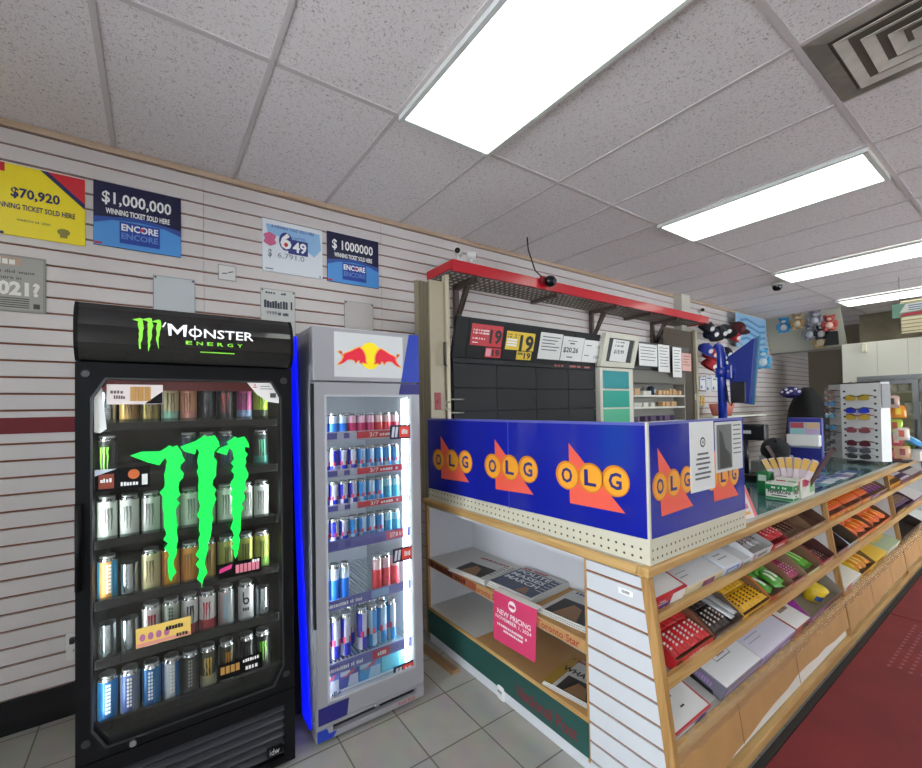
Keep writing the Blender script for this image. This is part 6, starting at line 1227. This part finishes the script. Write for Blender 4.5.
# alcove wall above the white cooler front with its stain, slatted soffit at the side
mb = MB(); mb.box(10.2, 10.25, -3, 1.9, 2.46, CE); structure('trim_5', mb, mat('stained_board', '#9a9078', .8, noise=.35, nscale=2.5))
mb = MB()
slats(mb, 1.22, -2, 2.50, 2.53, 2.95, .05, lambda u, z, d: (8.75 + d, u, z), .02); o = tag(mb.build('slat_soffit', [M('#c4bc9a', .5), groove]), 'cream slatted soffit hanging at the side above the white cooler front', 'soffit')
mb = MB(); mb.box(7.46, 7.5, .70, 1.11, 2.56, 2.72, bev=.002); o = tag(mb.build('hanging_sign', M('#6f9a84', .45)), 'green red and white cardboard sign hanging from the ceiling', 'sign')
mb = MB(); p = PX(7.46); mb.flat(p, [(-1.06, 2.565), (-.71, 2.565), (-.71, 2.62), (-1.02, 2.60)]); mb.build('red_band', M('#b8303c', .45), o, recalc=False)
mb = MB(); mb.flat(p, [(-1.05, 2.61), (-.71, 2.63), (-.71, 2.715), (-1.0, 2.71)], .0014); mb.build('white_sheet', M('#dcdcd4', .45), o, recalc=False)
mb = MB(); [mb.rect(p, -.98, 2.63 + .025 * k, -.78, 2.64 + .025 * k, .002) for k in range(3)]; mb.build('lettering', M('#4c6a9c', .45), o, recalc=False)
mb = MB(); [mb.tube([(7.48, y, 2.72), (7.48, y, CE - .006)], .003, 5) for y in (.75, 1.05)]; mb.build('hanging_wire', steel, o)
# walk in cooler front
t = thing('walk_in_cooler', 'white fronted walk in cooler with steel framed glass doors at the end of the aisle', 'cooler', (9.4, .3, 0))
wf = M('#d6d4c4', .4)
mb = MB(); mb.box(9.0, 9.04, -3, 1.875, 1.94, 2.455); mb.box(9.0, 9.04, 1.72, 1.875, .02, 1.94); hd = mb.build('front_panel', wf, t)
mb = MB(); [mb.box(8.998, 9.0, y, y + .004, 1.95, 2.45) for y in (1.5, 1.2, .9, .6, .3)]; mb.build('panel_joint', M('#a8a698', .5), hd)
mb = MB(); mb.box(8.95, 9.0, 1.60, 1.66, 2.30, 2.44, bev=.012); mb.build('alarm_box', M('#d8d4bc', .4), hd)
mb = MB(); mb.box(9.04, 10.1, 1.72, 1.76, .02, 2.2); mb.box(9.9, 9.95, -3, 1.72, .02, 2.2); mb.box(9.04, 9.9, -3, 1.72, 2.1, 2.15); mb.build('inner_wall', M('#a8a48c', .5), t)
fr = M('#8c8f90', .3, metal=.7)
mb = MB(); R5 = lambda y0, y1, z0, z1, x: [(x, y1, z0), (x, y0, z0), (x, y0, z1), (x, y1, z1)]
mb.ring(R5(-1.5, 1.72, .06, 1.94, 8.985), R5(-1.45, 1.66, .12, 1.88, 8.985), (.04, 0, 0)); mb.build('door_surround', fr, t)
for k in range(4):
    y1 = 1.655 - .56 * k; y0 = y1 - .545
    mb = MB(); mb.ring(R5(y0, y1, .13, 1.87, 8.965), R5(y0 + .06, y1 - .06, .19, 1.81, 8.965), (.03, 0, 0)); d = mb.build('glass_door', fr, t)
    mb = MB(); mb.box(8.975, 8.98, y0 + .055, y1 - .055, .185, 1.815); mb.build('pane', gls, d)
    mb = MB(); mb.tube([(8.93, y0 + .03, .9), (8.93, y0 + .03, 1.3)], .012, 8); mb.tube([(8.965, y0 + .03, .92), (8.93, y0 + .03, .92)], .008, 6); mb.tube([(8.965, y0 + .03, 1.28), (8.93, y0 + .03, 1.28)], .008, 6); mb.build('handle', M('#3a3b3c', .4), d)
for z in (.45, .85, 1.13, 1.38, 1.70):
    mb = MB(); mb.box(9.08, 9.6, -1.5, 1.68, z - .015, z); mb.build('shelf', M('#c8c8b0', .4), t)
mb = MB(); mb.box(9.03, 9.06, 1.62, 1.65, .3, 1.85); tag(mb.build('light_strip', emis('warm_led', '#fff6d0', 6), t), 'warm light strip')
mb = MB(); mb.box(9.03, 9.06, .52, .55, .3, 1.85); tag(mb.build('light_strip', emis('warm_led', '#fff6d0', 6), t), 'warm light strip')
jug = proto('milk_jug')
mb = MB(); mb.lathe([(0, 0), (.055, 0), (.058, .1), (.05, .13), (.022, .155), (.02, .165), (0, .165)], 14); mb.build('jug', M('#dcdccc', .4), jug)
mb = MB(); mb.lathe([(.024, .16), (.024, .178), (0, .178)], 12); mb.build('cap', M('#4a8a4c', .4), jug); mb = MB(); mb.tube([(-.05, 0, .06), (-.075, 0, .08), (-.07, 0, .12), (-.035, 0, .14)], .008, 6); mb.build('handle', M('#dcdccc', .4), jug)
jg = proto('juice_jug'); mb = MB(); mb.lathe([(0, 0), (.06, 0), (.062, .11), (.05, .14), (.02, .16), (0, .16)], 14); mb.build('jug', M('#8cc02c', .4), jg); mb = MB(); mb.lathe([(.024, .158), (.024, .176), (0, .176)], 12); mb.build('cap', M('#e4e4d8', .4), jg)
for i, y in enumerate((1.50, 1.39, 1.28, 1.17)): put(jug, (9.16, y, 1.701), label='white jug on the highest lit shelf of the end cooler, %s from its near end' % ORD[i], cat='jug', group='jugs in the end cooler')
for i, y in enumerate((1.24, 1.14, 1.33)): put(jug, (9.16, y, 1.381), (0, 0, .5), 'white milk jug below the highest lit shelf of the end cooler, %s of three' % ORD[i], 'jug', 'jugs in the end cooler')
for i, y in enumerate((1.50, 1.43)): put(jg, (9.14 + .1 * i, y, 1.381), label=['lime green jug in front on the second shelf of the end cooler', 'lime green jug behind another on the second shelf of the end cooler'][i], cat='jug', group='green jugs in the end cooler')
for i, y in enumerate((1.5, 1.38, 1.26, 1.15)): put(jg, (9.15, y, .851), label='lime green jug, %s along the low shelf of the end cooler' % ORD[i], cat='jug', group='green jugs in the end cooler')
# dark garment with a patterned cap on a stand against the slat wall
t = thing('clothes_stand', 'black garment draped on a stand before the slat wall, purple patterned cap on top', 'clothes stand', (8.2, 2.12, 0))
mb = MB(); rnd = random.Random(3); rings = []
for j in range(13):
    v = j / 12; z = .75 + v * 1.04; cp_ = (1 - max(0, v - .6) ** 2 * 4.5); rx = (.30 * (1 - v * .3) + .02 * math.sin(v * 9)) * cp_; ry = .27 * (1 - v * .3) * cp_
    rings.append([mb.v((8.2 + rx * (1 + .08 * math.sin(5 * a * 2 * PI / 20 + 3)) * math.cos(2 * PI * a / 20), 2.10 + ry * (1 + .08 * math.sin(7 * a * 2 * PI / 20)) * math.sin(2 * PI * a / 20), z)) for a in range(20)])
for a, b in zip(rings, rings[1:]):
    for k in range(20): mb.face([a[k], a[(k + 1) % 20], b[(k + 1) % 20], b[k]], True)
mb.face(rings[0]); mb.face(rings[-1]); mb.build('garment', M('#101010', .9), t)
mb = MB(); mb.tube([(8.2, 2.12, 0), (8.2, 2.12, .8)], .02, 8); mb.lathe([(0, 0), (.2, 0), (.2, .02), (0, .03)], 18, (8.2, 2.12, 0)); mb.build('stand', M('#2a2a2a', .4), t)
mb = MB(); mb.ball((8.1, 2.26, 1.72), (.11, .13, .09), 16, 10); mb.box(7.96, 8.04, 2.18, 2.36, 1.68, 1.695, bev=.006); cp = mb.build('cap', M('#231a5c', .7), t)
mb = MB()
for a, b in ((2.5, .1), (2.9, .5), (3.4, .2), (3.9, .55), (4.2, .1), (3.1, -.05)): mb.ball((8.1 + .108 * math.cos(a) * math.cos(b), 2.26 + .128 * math.sin(a) * math.cos(b), 1.72 + .088 * math.sin(b)), (.02, .02, .018), 8, 6)
mb.build('white_spot', M('#d8d4dc', .7), cp)
# grey board leaning in the passage
mb = MB(); mb.prism([(8.6, 1.98, 1.0), (8.6, 1.72, 1.0), (8.6, 1.70, 1.86), (8.6, 2.0, 1.78)], (.02, 0, 0)); o = tag(mb.build('grey_board', M('#8c857a', .6)), 'plain grey board standing behind the sunglasses rack', 'board')
mb = MB(); mb.box(8.6, 8.64, 1.83, 1.87, 0, 1.0); mb.build('post', M('#6a655c', .5), o)

# ------------------------------------------------------------------ things on the counter
Z0 = CT + .0025
# blue post with tilted screen
t = thing('display_screen', 'blue tilted display screen on a blue pole behind the lottery screen', 'screen', (3.5, 1.37, Z0))
bp_ = M('#14309a', .25, coat=.3)
mb = MB(); mb.tube([(3.5, 1.368, Z0), (3.5, 1.368, 1.93), (3.5, 1.375, 1.975), (3.5, 1.40, 2.0)], .028, 14); mb.lathe([(0, 0), (.1, 0), (.1, .012), (0, .014)], 18, (3.5, 1.368, Z0)); mb.build('pole', bp_, t)
mb = MB(); mb.box(3.47, 3.53, 1.29, 1.335, 1.74, 1.85, bev=.01); mb.tube([(3.5, 1.368, 1.76), (3.5, 1.368, 1.83)], .038, 14); mb.tube([(3.5, 1.35, 1.795), (3.51, 1.28, 1.795)], .022, 10); mb.build('clamp_arm', bp_, t)
mb = MB(); mb.tube([(3.47, 1.312, 1.80), (3.464, 1.312, 1.80)], .008, 8); mb.build('bolt', steel, t)
A = [(3.5, 1.315, 1.58), (3.5, 1.205, 1.565), (3.5, 1.165, 2.02), (3.5, 1.325, 1.905)]
mb = MB(); mb.prism(A, (.05, .0, 0)); sc_ = mb.build('screen_back', M('#1a2f84', .3), t)
mb = MB(); mb.prism([(3.55, 1.32, 1.575), (3.55, 1.195, 1.555), (3.55, 1.15, 2.04), (3.55, 1.33, 1.915)], (.02, -.0, 0)); mb.build('screen_bezel', M('#2c6a8c', .3), sc_)
mb = MB(); mb.box(3.485, 3.5, 1.22, 1.31, 1.57, 1.72, bev=.005); mb.build('cable_box', M('#15151c', .4), sc_)
mb = MB(); mb.tube([(3.49, 1.29, 1.6), (3.46, 1.30, 1.55), (3.47, 1.32, 1.58), (3.48, 1.335, 1.7)], .006, 6); mb.build('cable', M('#101014', .5), sc_)
# cash terminal
t = thing('cash_terminal', 'black cash terminal with a small customer display on a post', 'terminal', (4.0, 1.34, Z0))
mb = MB(); mb.box(3.88, 4.12, 1.28, 1.52, Z0, Z0 + .05, bev=.008); mb.tube([(4.0, 1.42, Z0 + .05), (4.0, 1.42, 1.28)], .03, 10); mb.build('stand', M('#141416', .35), t)
mb = MB(); mb.box(3.97, 4.05, 1.27, 1.455, 1.272, 1.40, bev=.008); mb.build('display_head', M('#141416', .35), t)
mb = MB(); mb.box(3.965, 3.971, 1.36, 1.42, 1.325, 1.35); mb.build('display_window', M('#c8ccc8', .3), t)
mb = MB(); mb.box(4.1, 4.45, 1.12, 1.42, Z0, 1.10, bev=.015); tag(mb.build('ticket_printer', M('#9a9892', .4)), 'grey ticket printer behind the round black cap', 'printer')
# round black cap on the counter
kk = fabric_cap('fabric_cap', '#15161a', '#121214', '#2c2c30')
put(kk, (3.93, 1.20, 1.19), (.75, 0, -1.2), 'round black cap leaning in front of the grey ticket printer on the counter', 'cap', scale=(1.0, 1.0, 1.15))
mb = MB(); mb.box(3.86, 4.04, 1.12, 1.28, Z0, 1.17, bev=.01); tag(mb.build('white_carton', M('#8f8c86', .45)), 'grey carton under the round black cap on the counter', 'carton')
# blue card display
t = thing('card_display', 'purple blue framed ticket card display standing on the counter', 'display', (5.0, 1.3, Z0))
P3 = PX(5.0)
mb = MB(); mb.box(5.0, 5.05, 1.185, 1.425, Z0, 1.425, bev=.01); fr_ = mb.build('frame', M('#2a2f8c', .35), t)
mb = MB(); mb.rect(P3, -1.41, 1.15, -1.2, 1.385, .001); mb.build('backing', M('#a8b8c8', .4), fr_, recalc=False)
for u0, u1, v0, v1, c in ((-1.405, -1.31, 1.33, 1.38, '#a84a54'), (-1.30, -1.205, 1.33, 1.38, '#c8a884'), (-1.405, -1.31, 1.28, 1.325, '#8cc0c4'), (-1.30, -1.205, 1.28, 1.325, '#b8a0c4')):
    mb = MB(); mb.slab(P3, u0, v0, u1, v1, .004); tag(mb.build('ticket_card', M(c, .4), fr_), None)
mb = MB(); mb.box(4.93, 5.0, 1.19, 1.42, 1.17, 1.275, bev=.01); tag(mb.build('paper_stack', M('#e4e4e2', .5), t), 'white paper in the lower tray')
# pepperoni box and sticks
t = thing('snack_box', 'green and white pepperoni box on the counter edge beside the pink card stand', 'box', (3.1, .96, Z0))
mb = MB(); x0, x1, y0, y1, zt = 3.30, 3.395, .925, 1.062, Z0 + .105
mb.box(x0, x1, y0, y1, Z0, Z0 + .004); mb.box(x0, x0 + .004, y0, y1, Z0 + .004, zt); mb.box(x1 - .004, x1, y0, y1, Z0 + .004, zt); mb.box(x0 + .004, x1 - .004, y0, y0 + .004, Z0 + .004, zt); mb.box(x0 + .004, x1 - .004, y1 - .004, y1, Z0 + .004, zt); bx_ = mb.build('box', M('#dcded4', .4), t)
for pl, u0, u1 in ((PX(x0), -y1, -y0), (PY(y0), x0, x1)):
    mb = MB(); mb.rect(pl, u0 + .001, zt - .045, u1 - .001, zt - .012); mb.rect(pl, u0 + .001, Z0 + .002, u1 - .001, Z0 + .016); mb.build('green_band', M('#1f8a4c', .4), bx_, recalc=False)
    mb = MB(); mb.text('PEPPERONI', pl, u0 + .012, Z0 + .038, u1 - .012, Z0 + .06, .03); mb.rect(pl, u0 + .03, Z0 + .024, u1 - .03, Z0 + .03); mb.build('lettering', ink, bx_, recalc=False)
    mb = MB(); blur(mb, pl, u0 + .03, zt - .036, u1 - .03, zt - .022, 7, .002); mb.build('lettering', white, bx_, recalc=False)
mb = MB(); mb.box(3.41, 3.445, .93, 1.05, Z0, Z0 + .12, bev=.003); o = tag(mb.build('snack_box', M('#d6d8cc', .4)), 'small red green and white snack carton next to the pepperoni box', 'box')
mb = MB(); mb.rect(PX(3.41), -1.04, Z0 + .01, -.99, Z0 + .11); mb.rect(PY(.93), 3.412, Z0 + .05, 3.425, Z0 + .11); mb.build('red_panel', M('#b8303a', .4), o, recalc=False)
mb = MB(); mb.rect(PY(.93), 3.427, Z0 + .01, 3.443, Z0 + .11); mb.rect(PX(3.41), -.98, Z0 + .01, -.94, Z0 + .11); mb.build('green_panel', M('#6fae6c', .4), o, recalc=False)
sk = proto('snack_stick'); mb = MB(); mb.box(-.016, .016, -.004, .004, 0, .22, bev=.003); mb.build('wrapper', M('#cfc0c4', .35), sk); mb = MB(); mb.rect(PY(-.004), -.015, .15, .015, .215); mb.rect(plane((0, .004, 0), (-1, 0, 0), (0, 0, 1)), -.015, .15, .015, .215); mb.build('label_end', M('#d8a844', .35), sk, recalc=False); mb = MB(); mb.rect(PY(-.004), -.015, .05, .015, .09); mb.build('printed_mark', M('#a8385c', .35), sk, recalc=False)
# tall open jar box that holds the fanned sticks
mb = MB(); x0, x1, y0, y1, zt = 3.46, 3.70, .925, 1.06, Z0 + .125
mb.box(x0, x1, y0, y1, Z0, Z0 + .004); mb.box(x0, x0 + .004, y0, y1, Z0 + .004, zt); mb.box(x1 - .004, x1, y0, y1, Z0 + .004, zt); mb.box(x0 + .004, x1 - .004, y0, y0 + .004, Z0 + .004, zt); mb.box(x0 + .004, x1 - .004, y1 - .004, y1, Z0 + .004, zt)
o = tag(mb.build('stick_box', M('#d8d6cc', .4)), 'white and red open box holding a fan of meat sticks on the counter edge', 'box')
mb = MB(); mb.rect(PY(y0), x0 + .01, Z0 + .07, x0 + .12, zt - .01); mb.rect(PX(x0), -y1 + .01, Z0 + .08, -y0 - .01, zt - .01); mb.build('red_panel', M('#c02a38', .4), o, recalc=False)
mb = MB(); mb.rect(PY(y0), x0 + .14, Z0 + .02, x1 - .01, zt - .03); mb.build('green_panel', M('#7fb87c', .4), o, recalc=False)
for i in range(10):
    a = (i - 4.5) / 4.5
    put(sk, (3.50 + .03 * (i % 3), .992 - .045 * a, Z0 + .03), (-.10 + .1 * (i % 3), .42 * a, -1.1), 'wrapped meat stick fanned out of the white stick box, %s from its left' % ORD[i], 'snack stick', 'meat sticks in the stick box')
sk2 = proto('snack_stick'); mb = MB(); mb.box(-.012, .012, -.006, .006, 0, .30, bev=.004); mb.build('wrapper', M('#4c2c2c', .35), sk2)
for i, (a, l) in enumerate(((-.42, 'tall dark wrapped stick leaning left out of the stick box'), (.45, 'tall dark wrapped stick leaning right out of the stick box'))): put(sk2, (3.62, .992 - .05 * (a > 0) + .03 * (a < 0), Z0 + .04), (.1 * a, a, -1.1), l, 'snack stick', 'dark sticks in the stick box')
mb = MB(); mb.box(3.42, 3.55, 1.075, 1.15, Z0, Z0 + .15, bev=.008); o = tag(mb.build('green_pouch', M('#1f7a40', .4)), 'green pouch standing behind the pepperoni box', 'pouch'); mb = MB(); mb.rect(PX(3.42), -1.14, Z0 + .09, -1.095, Z0 + .13); mb.build('printed_mark', M('#c8dccc', .4), o, recalc=False)
# pink card stand by the blue screen
t = thing('card_stand', 'slanted pink and white card stand right beside the blue lottery screen', 'card stand', (2.66, .95, Z0))
mb = MB(); mb.prism([(2.58, .93, Z0), (2.74, .92, Z0), (2.76, .98, Z0 + .155), (2.60, .99, Z0 + .155)], (0, .01, .0)); cdp = mb.build('card', M('#e2d4d0', .4), t)
pl = plane((2.58, .93, Z0), (.16, -.01, 0), (.02, .06, .155))
mb = MB(); mb.rect(pl, .128, .002, .158, .16); mb.build('pink_edge', M('#d8606a', .4), cdp, recalc=False)
mb = MB(); mb.disc(pl, .065, .115, .035, .028); mb.rect(pl, .03, .05, .10, .075); mb.build('printed_mark', M('#c86a84', .4), cdp, recalc=False)
mb = MB(); mb.rect(pl, .03, .02, .10, .035); mb.disc(pl, .065, .115, .018, lift=.002); mb.build('printed_mark', M('#d8a04c', .4), cdp, recalc=False)
mb = MB(); mb.prism([(2.60, 1.0, Z0), (2.74, .99, Z0), (2.75, .995, Z0 + .14), (2.61, 1.0, Z0 + .14)], (0, .006, 0)); mb.build('prop', M('#c8c0bc', .4), t)
mb = MB(); mb.box(2.86, 2.98, 1.1, 1.24, Z0, 1.12, bev=.01); tag(mb.build('blue_pouch', M('#1d2c84', .4)), 'dark blue pack standing behind the pink card stand', 'pack')
# lottery tickets lying on the glass
tk = [M('#b8c4d4', .3), M('#2a4a8c', .3), M('#d8dce0', .3), M('#4c8c94', .3), M('#8c6aa4', .3), M('#c8ccd0', .3)]
for i in range(18):
    x = 3.73 + .165 * (i // 2) ; y = .97 + .14 * (i % 2) + .01 * math.sin(i)
    if 3.7 < x < 4.46 and y > 1.0: continue
    if 4.88 < x < 5.08 and y > 1.08: continue
    mb = MB(); mb.box(x, x + .14, y, y + .11, Z0 - .0003, Z0 + .0012); o = tag(mb.build('lottery_ticket', tk[(i * 5 + i // 3) % 6]), '%s lottery ticket flat on the counter glass, %s pair from the near end' % ('edge side' if i % 2 == 0 else 'inner', ORD[i // 2]), 'ticket', 'tickets on the counter glass')
    mb = MB(); p = plane((x, y, Z0 + .0012), (1, 0, 0), (0, 1, 0)); mb.rect(p, .01, .06, .13, .10); mb.build('printed_panel', tk[(i * 3 + 1) % 6], o, recalc=False)
# sunglasses rack
t = thing('sunglasses_rack', 'white upright rack of sunglasses with round peg holes at the counter edge', 'display rack', (5.95, 1.15, Z0))
A_, B_, D_, C_ = Vector((5.92, 1.255, 0)), Vector((5.84, .965, 0)), Vector((5.92, .915, 0)), Vector((6.06, 1.375, 0))
z0, z1 = .985, 1.745
wr = M('#d4d6d4', .4)
def pan(a, b, name, m):
    d = (b - a).normalized(); n = Vector((0, 0, 1)).cross(d)
    mb = MB(); mb.prism([(a.x, a.y, z0), (b.x, b.y, z0), (b.x, b.y, z1), (a.x, a.y, z1)], n * .008); return mb.build(name, m, t)
f1 = pan(A_, B_, 'front_panel', wr); f2 = pan(C_, A_, 'side_panel', M('#a8aaa8', .4)); f3 = pan(B_, D_, 'edge_panel', M('#d8d9d4', .4))  # side of the white rack coloured darker, shade put into its paint
mb = MB(); mb.prism([(A_.x, A_.y, z1), (B_.x, B_.y, z1), (D_.x, D_.y, z1), (C_.x + .12, C_.y - .1, z1), (C_.x, C_.y, z1)], (0, 0, .012)); mb.build('top_cap', M('#1c1c1e', .4), t)
mb = MB(); mb.lathe([(0, 0), (.11, 0), (.11, .012), (.03, .02), (.03, .032), (0, .032)], 18, (5.95, 1.12, Z0)); mb.build('base', M('#1c1c1e', .4), t)
mb = MB(); mb.prism([(B_.x + .002, B_.y - .0085, 1.50), (D_.x - .03, D_.y - .006, 1.50), (D_.x - .03, D_.y - .006, 1.735), (B_.x + .002, B_.y - .0085, 1.735)], (-.002, -.003, 0)); mb.build('mirror_strip', M('#4a4644', .15), t)
rp_ = plane(A_ , B_ - A_, (0, 0, 1)); lp_ = plane(C_, A_ - C_, (0, 0, 1)); RW = (B_ - A_).length; LW = (A_ - C_).length
mb = MB()
for k in range(11):
    for u in (.10, .88): mb.disc(rp_, u * RW, 1.03 + k * .064, .011, n=12, lift=.0005)
mb.build('peg_hole', M('#22262c', .5), f1, recalc=False)
def shades(col, frame):
    o = proto('sunglasses'); p = plane((0, 0, 0), (1, 0, 0), (0, 0, 1))
    for s_ in (-1, 1):
        mb = MB(); mb.tube([(s_ * .034, 0, 0), (s_ * .034, -.006, 0)], 1, 4) if 0 else mb.prism([(s_ * .034 + .029 * math.cos(a), -.012 + .1 * (s_ * .034 + .029 * math.cos(a)) ** 2 * 20 * .5, .021 * math.sin(a) - .004 * math.cos(2 * a)) for a in [2 * PI * k / 16 for k in range(16)]], (0, -.003, 0)); mb.build('lens', M(col, .1, coat=.5), o)
    mb = MB(); mb.tube([(-.066, .004, .014), (-.036, -.012, .021), (-.008, -.015, .01), (.008, -.015, .01), (.036, -.012, .021), (.066, .004, .014)], .004, 6)
    for s_ in (-1, 1): mb.tube([(s_ * .066, .004, .014), (s_ * .07, .028, .012)], .003, 6)
    mb.build('frame', M(frame, .3), o); return o
def on_face(pl, u, z, src, label, group, sc=1.0):
    O, R, U, N = pl; loc = O + R * u + U * z + N * .03; rz = math.atan2(R.y, R.x); put(src, loc, (0, 0, rz), label, 'sunglasses', group, scale=(sc, sc, sc))
sg = {k: shades(*v) for k, v in dict(gold=('#b89a2c', '#4c5a1c'), blue=('#1c2fb8', '#20243c'), goldred=('#c8a43c', '#8a3a2c'), rose=('#8a4a54', '#a86a6c'), maroon=('#5c2030', '#4a1c24'), smoke=('#5a5c64', '#8a8c94'), grey=('#3c3c40', '#9a9aa0'), brown=('#5c2c20', '#3c1c14'), sky=('#2c8ccc', '#1c2c44'), cyan=('#4ca8c8', '#c8d0d4'), black=('#17171a', '#1c1c20')).items()}
FR = [(1.60, 'gold', 'gold lensed sunglasses highest on the front of the rack'), (1.475, 'blue', 'deep blue lensed sunglasses on the front of the rack'), (1.41, 'goldred', 'gold lensed sunglasses just below the deep blue pair'), (1.28, 'rose', 'rose tinted sunglasses in the middle of the rack front'), (1.15, 'maroon', 'maroon sunglasses below the rose tinted pair'), (1.085, 'smoke', 'smoke grey sunglasses second from the bottom of the rack front'), (1.025, 'grey', 'dark sunglasses with pale frame at the bottom of the rack front')]
for z, k, l in FR: on_face(rp_, RW * .5, z, sg[k], l, 'sunglasses on the rack front', 1.45)
SR = [(1.665, 'brown', 'brown sunglasses highest on the shaded side of the rack'), (1.605, 'brown', 'brown sunglasses second on the shaded side of the rack'), (1.545, 'sky', 'sky blue sunglasses third on the shaded side of the rack'), (1.48, 'black', 'black sunglasses between blue pairs on the shaded side of the rack'), (1.42, 'cyan', 'cyan sunglasses with pale frame on the shaded side of the rack'), (1.30, 'sky', 'sky blue sunglasses lower on the shaded side of the rack'), (1.235, 'black', 'black sunglasses under the lower sky blue pair'), (1.15, 'grey', 'dark sunglasses with pale frame low on the shaded side of the rack'), (1.07, 'grey', 'dark sunglasses with pale frame lowest on the shaded side of the rack')]
for z, k, l in SR: on_face(lp_, LW * .45, z, sg[k], l, 'sunglasses on the rack side', 1.25)
# heap of bright candy bags on a wire stand past the rack
t = thing('snack_stand', 'wire stand holding bright candy bags past the sunglasses rack', 'stand', (6.35, .97, Z0))
mb = MB(); mb.tube([(6.35, 1.0, Z0), (6.35, 1.0, 1.66)], .01, 8); mb.box(6.2, 6.5, .85, 1.1, Z0, Z0 + .012)
for z in (1.15, 1.3, 1.45, 1.6): mb.tube([(6.35, 1.0, z), (6.24, .92, z)], .005, 6)
mb.build('wire_frame', M('#3a3a3c', .4, metal=.6), t)
BG = [(6.25, .915, 1.42, '#e08a1c', '#e8c43c', 'orange and yellow round candy bag high on the wire stand'), (6.24, .955, 1.52, '#b89a8c', '#4a3a34', 'dull brown candy bag at the top of the wire stand'), (6.24, .94, 1.28, '#a8c43c', '#b04a3c', 'lime green candy bag in the middle of the wire stand'), (6.23, .985, 1.2, '#3c8a5c', '#c84a5c', 'dark green candy bag low on the wire stand'), (6.22, .93, 1.14, '#a03a44', '#e0b8a0', 'red candy bag low on the wire stand'), (6.2, .95, 1.0, '#7c1f34', '#c86a5c', 'maroon candy bag at the foot of the wire stand'), (6.2, .89, 1.02, '#c8a07c', '#8a3a3c', 'tan candy bag at the foot of the wire stand'), (6.22, .895, 1.2, '#d8c8b8', '#c0503c', 'cream candy bag beside the lime one on the wire stand')]
for x, y, z, c1, c2, l in BG:
    o = bag_proto('snack_bag', c1, c2, .13, .11, .045); put(o, (x, y, z - .03), (1.35, 0, -1.35), l, 'candy bag', 'bright candy bags on the wire stand')
o = bag_proto('snack_bag', '#3a94d4', '#a8d0e8', .28, .16, .07); put(o, (6.52, .80, 1.06), (.5, .3, -.5), 'shiny blue bag lying past the wire stand at the counter edge', 'candy bag')
mb = MB(); mb.box(6.42, 6.72, .80, 1.05, Z0, 1.055, bev=.01); tag(mb.build('white_carton', M('#d8d4cc', .45)), 'white carton under the shiny blue bag', 'carton')

# ------------------------------------------------------------------ remove kinds that were built but never placed
for o in [o for o in bpy.data.objects if o.type == 'EMPTY' and o.parent is None and 'label' not in o.keys()]:
    for ch in list(o.children_recursive): bpy.data.objects.remove(ch)
    bpy.data.objects.remove(o)
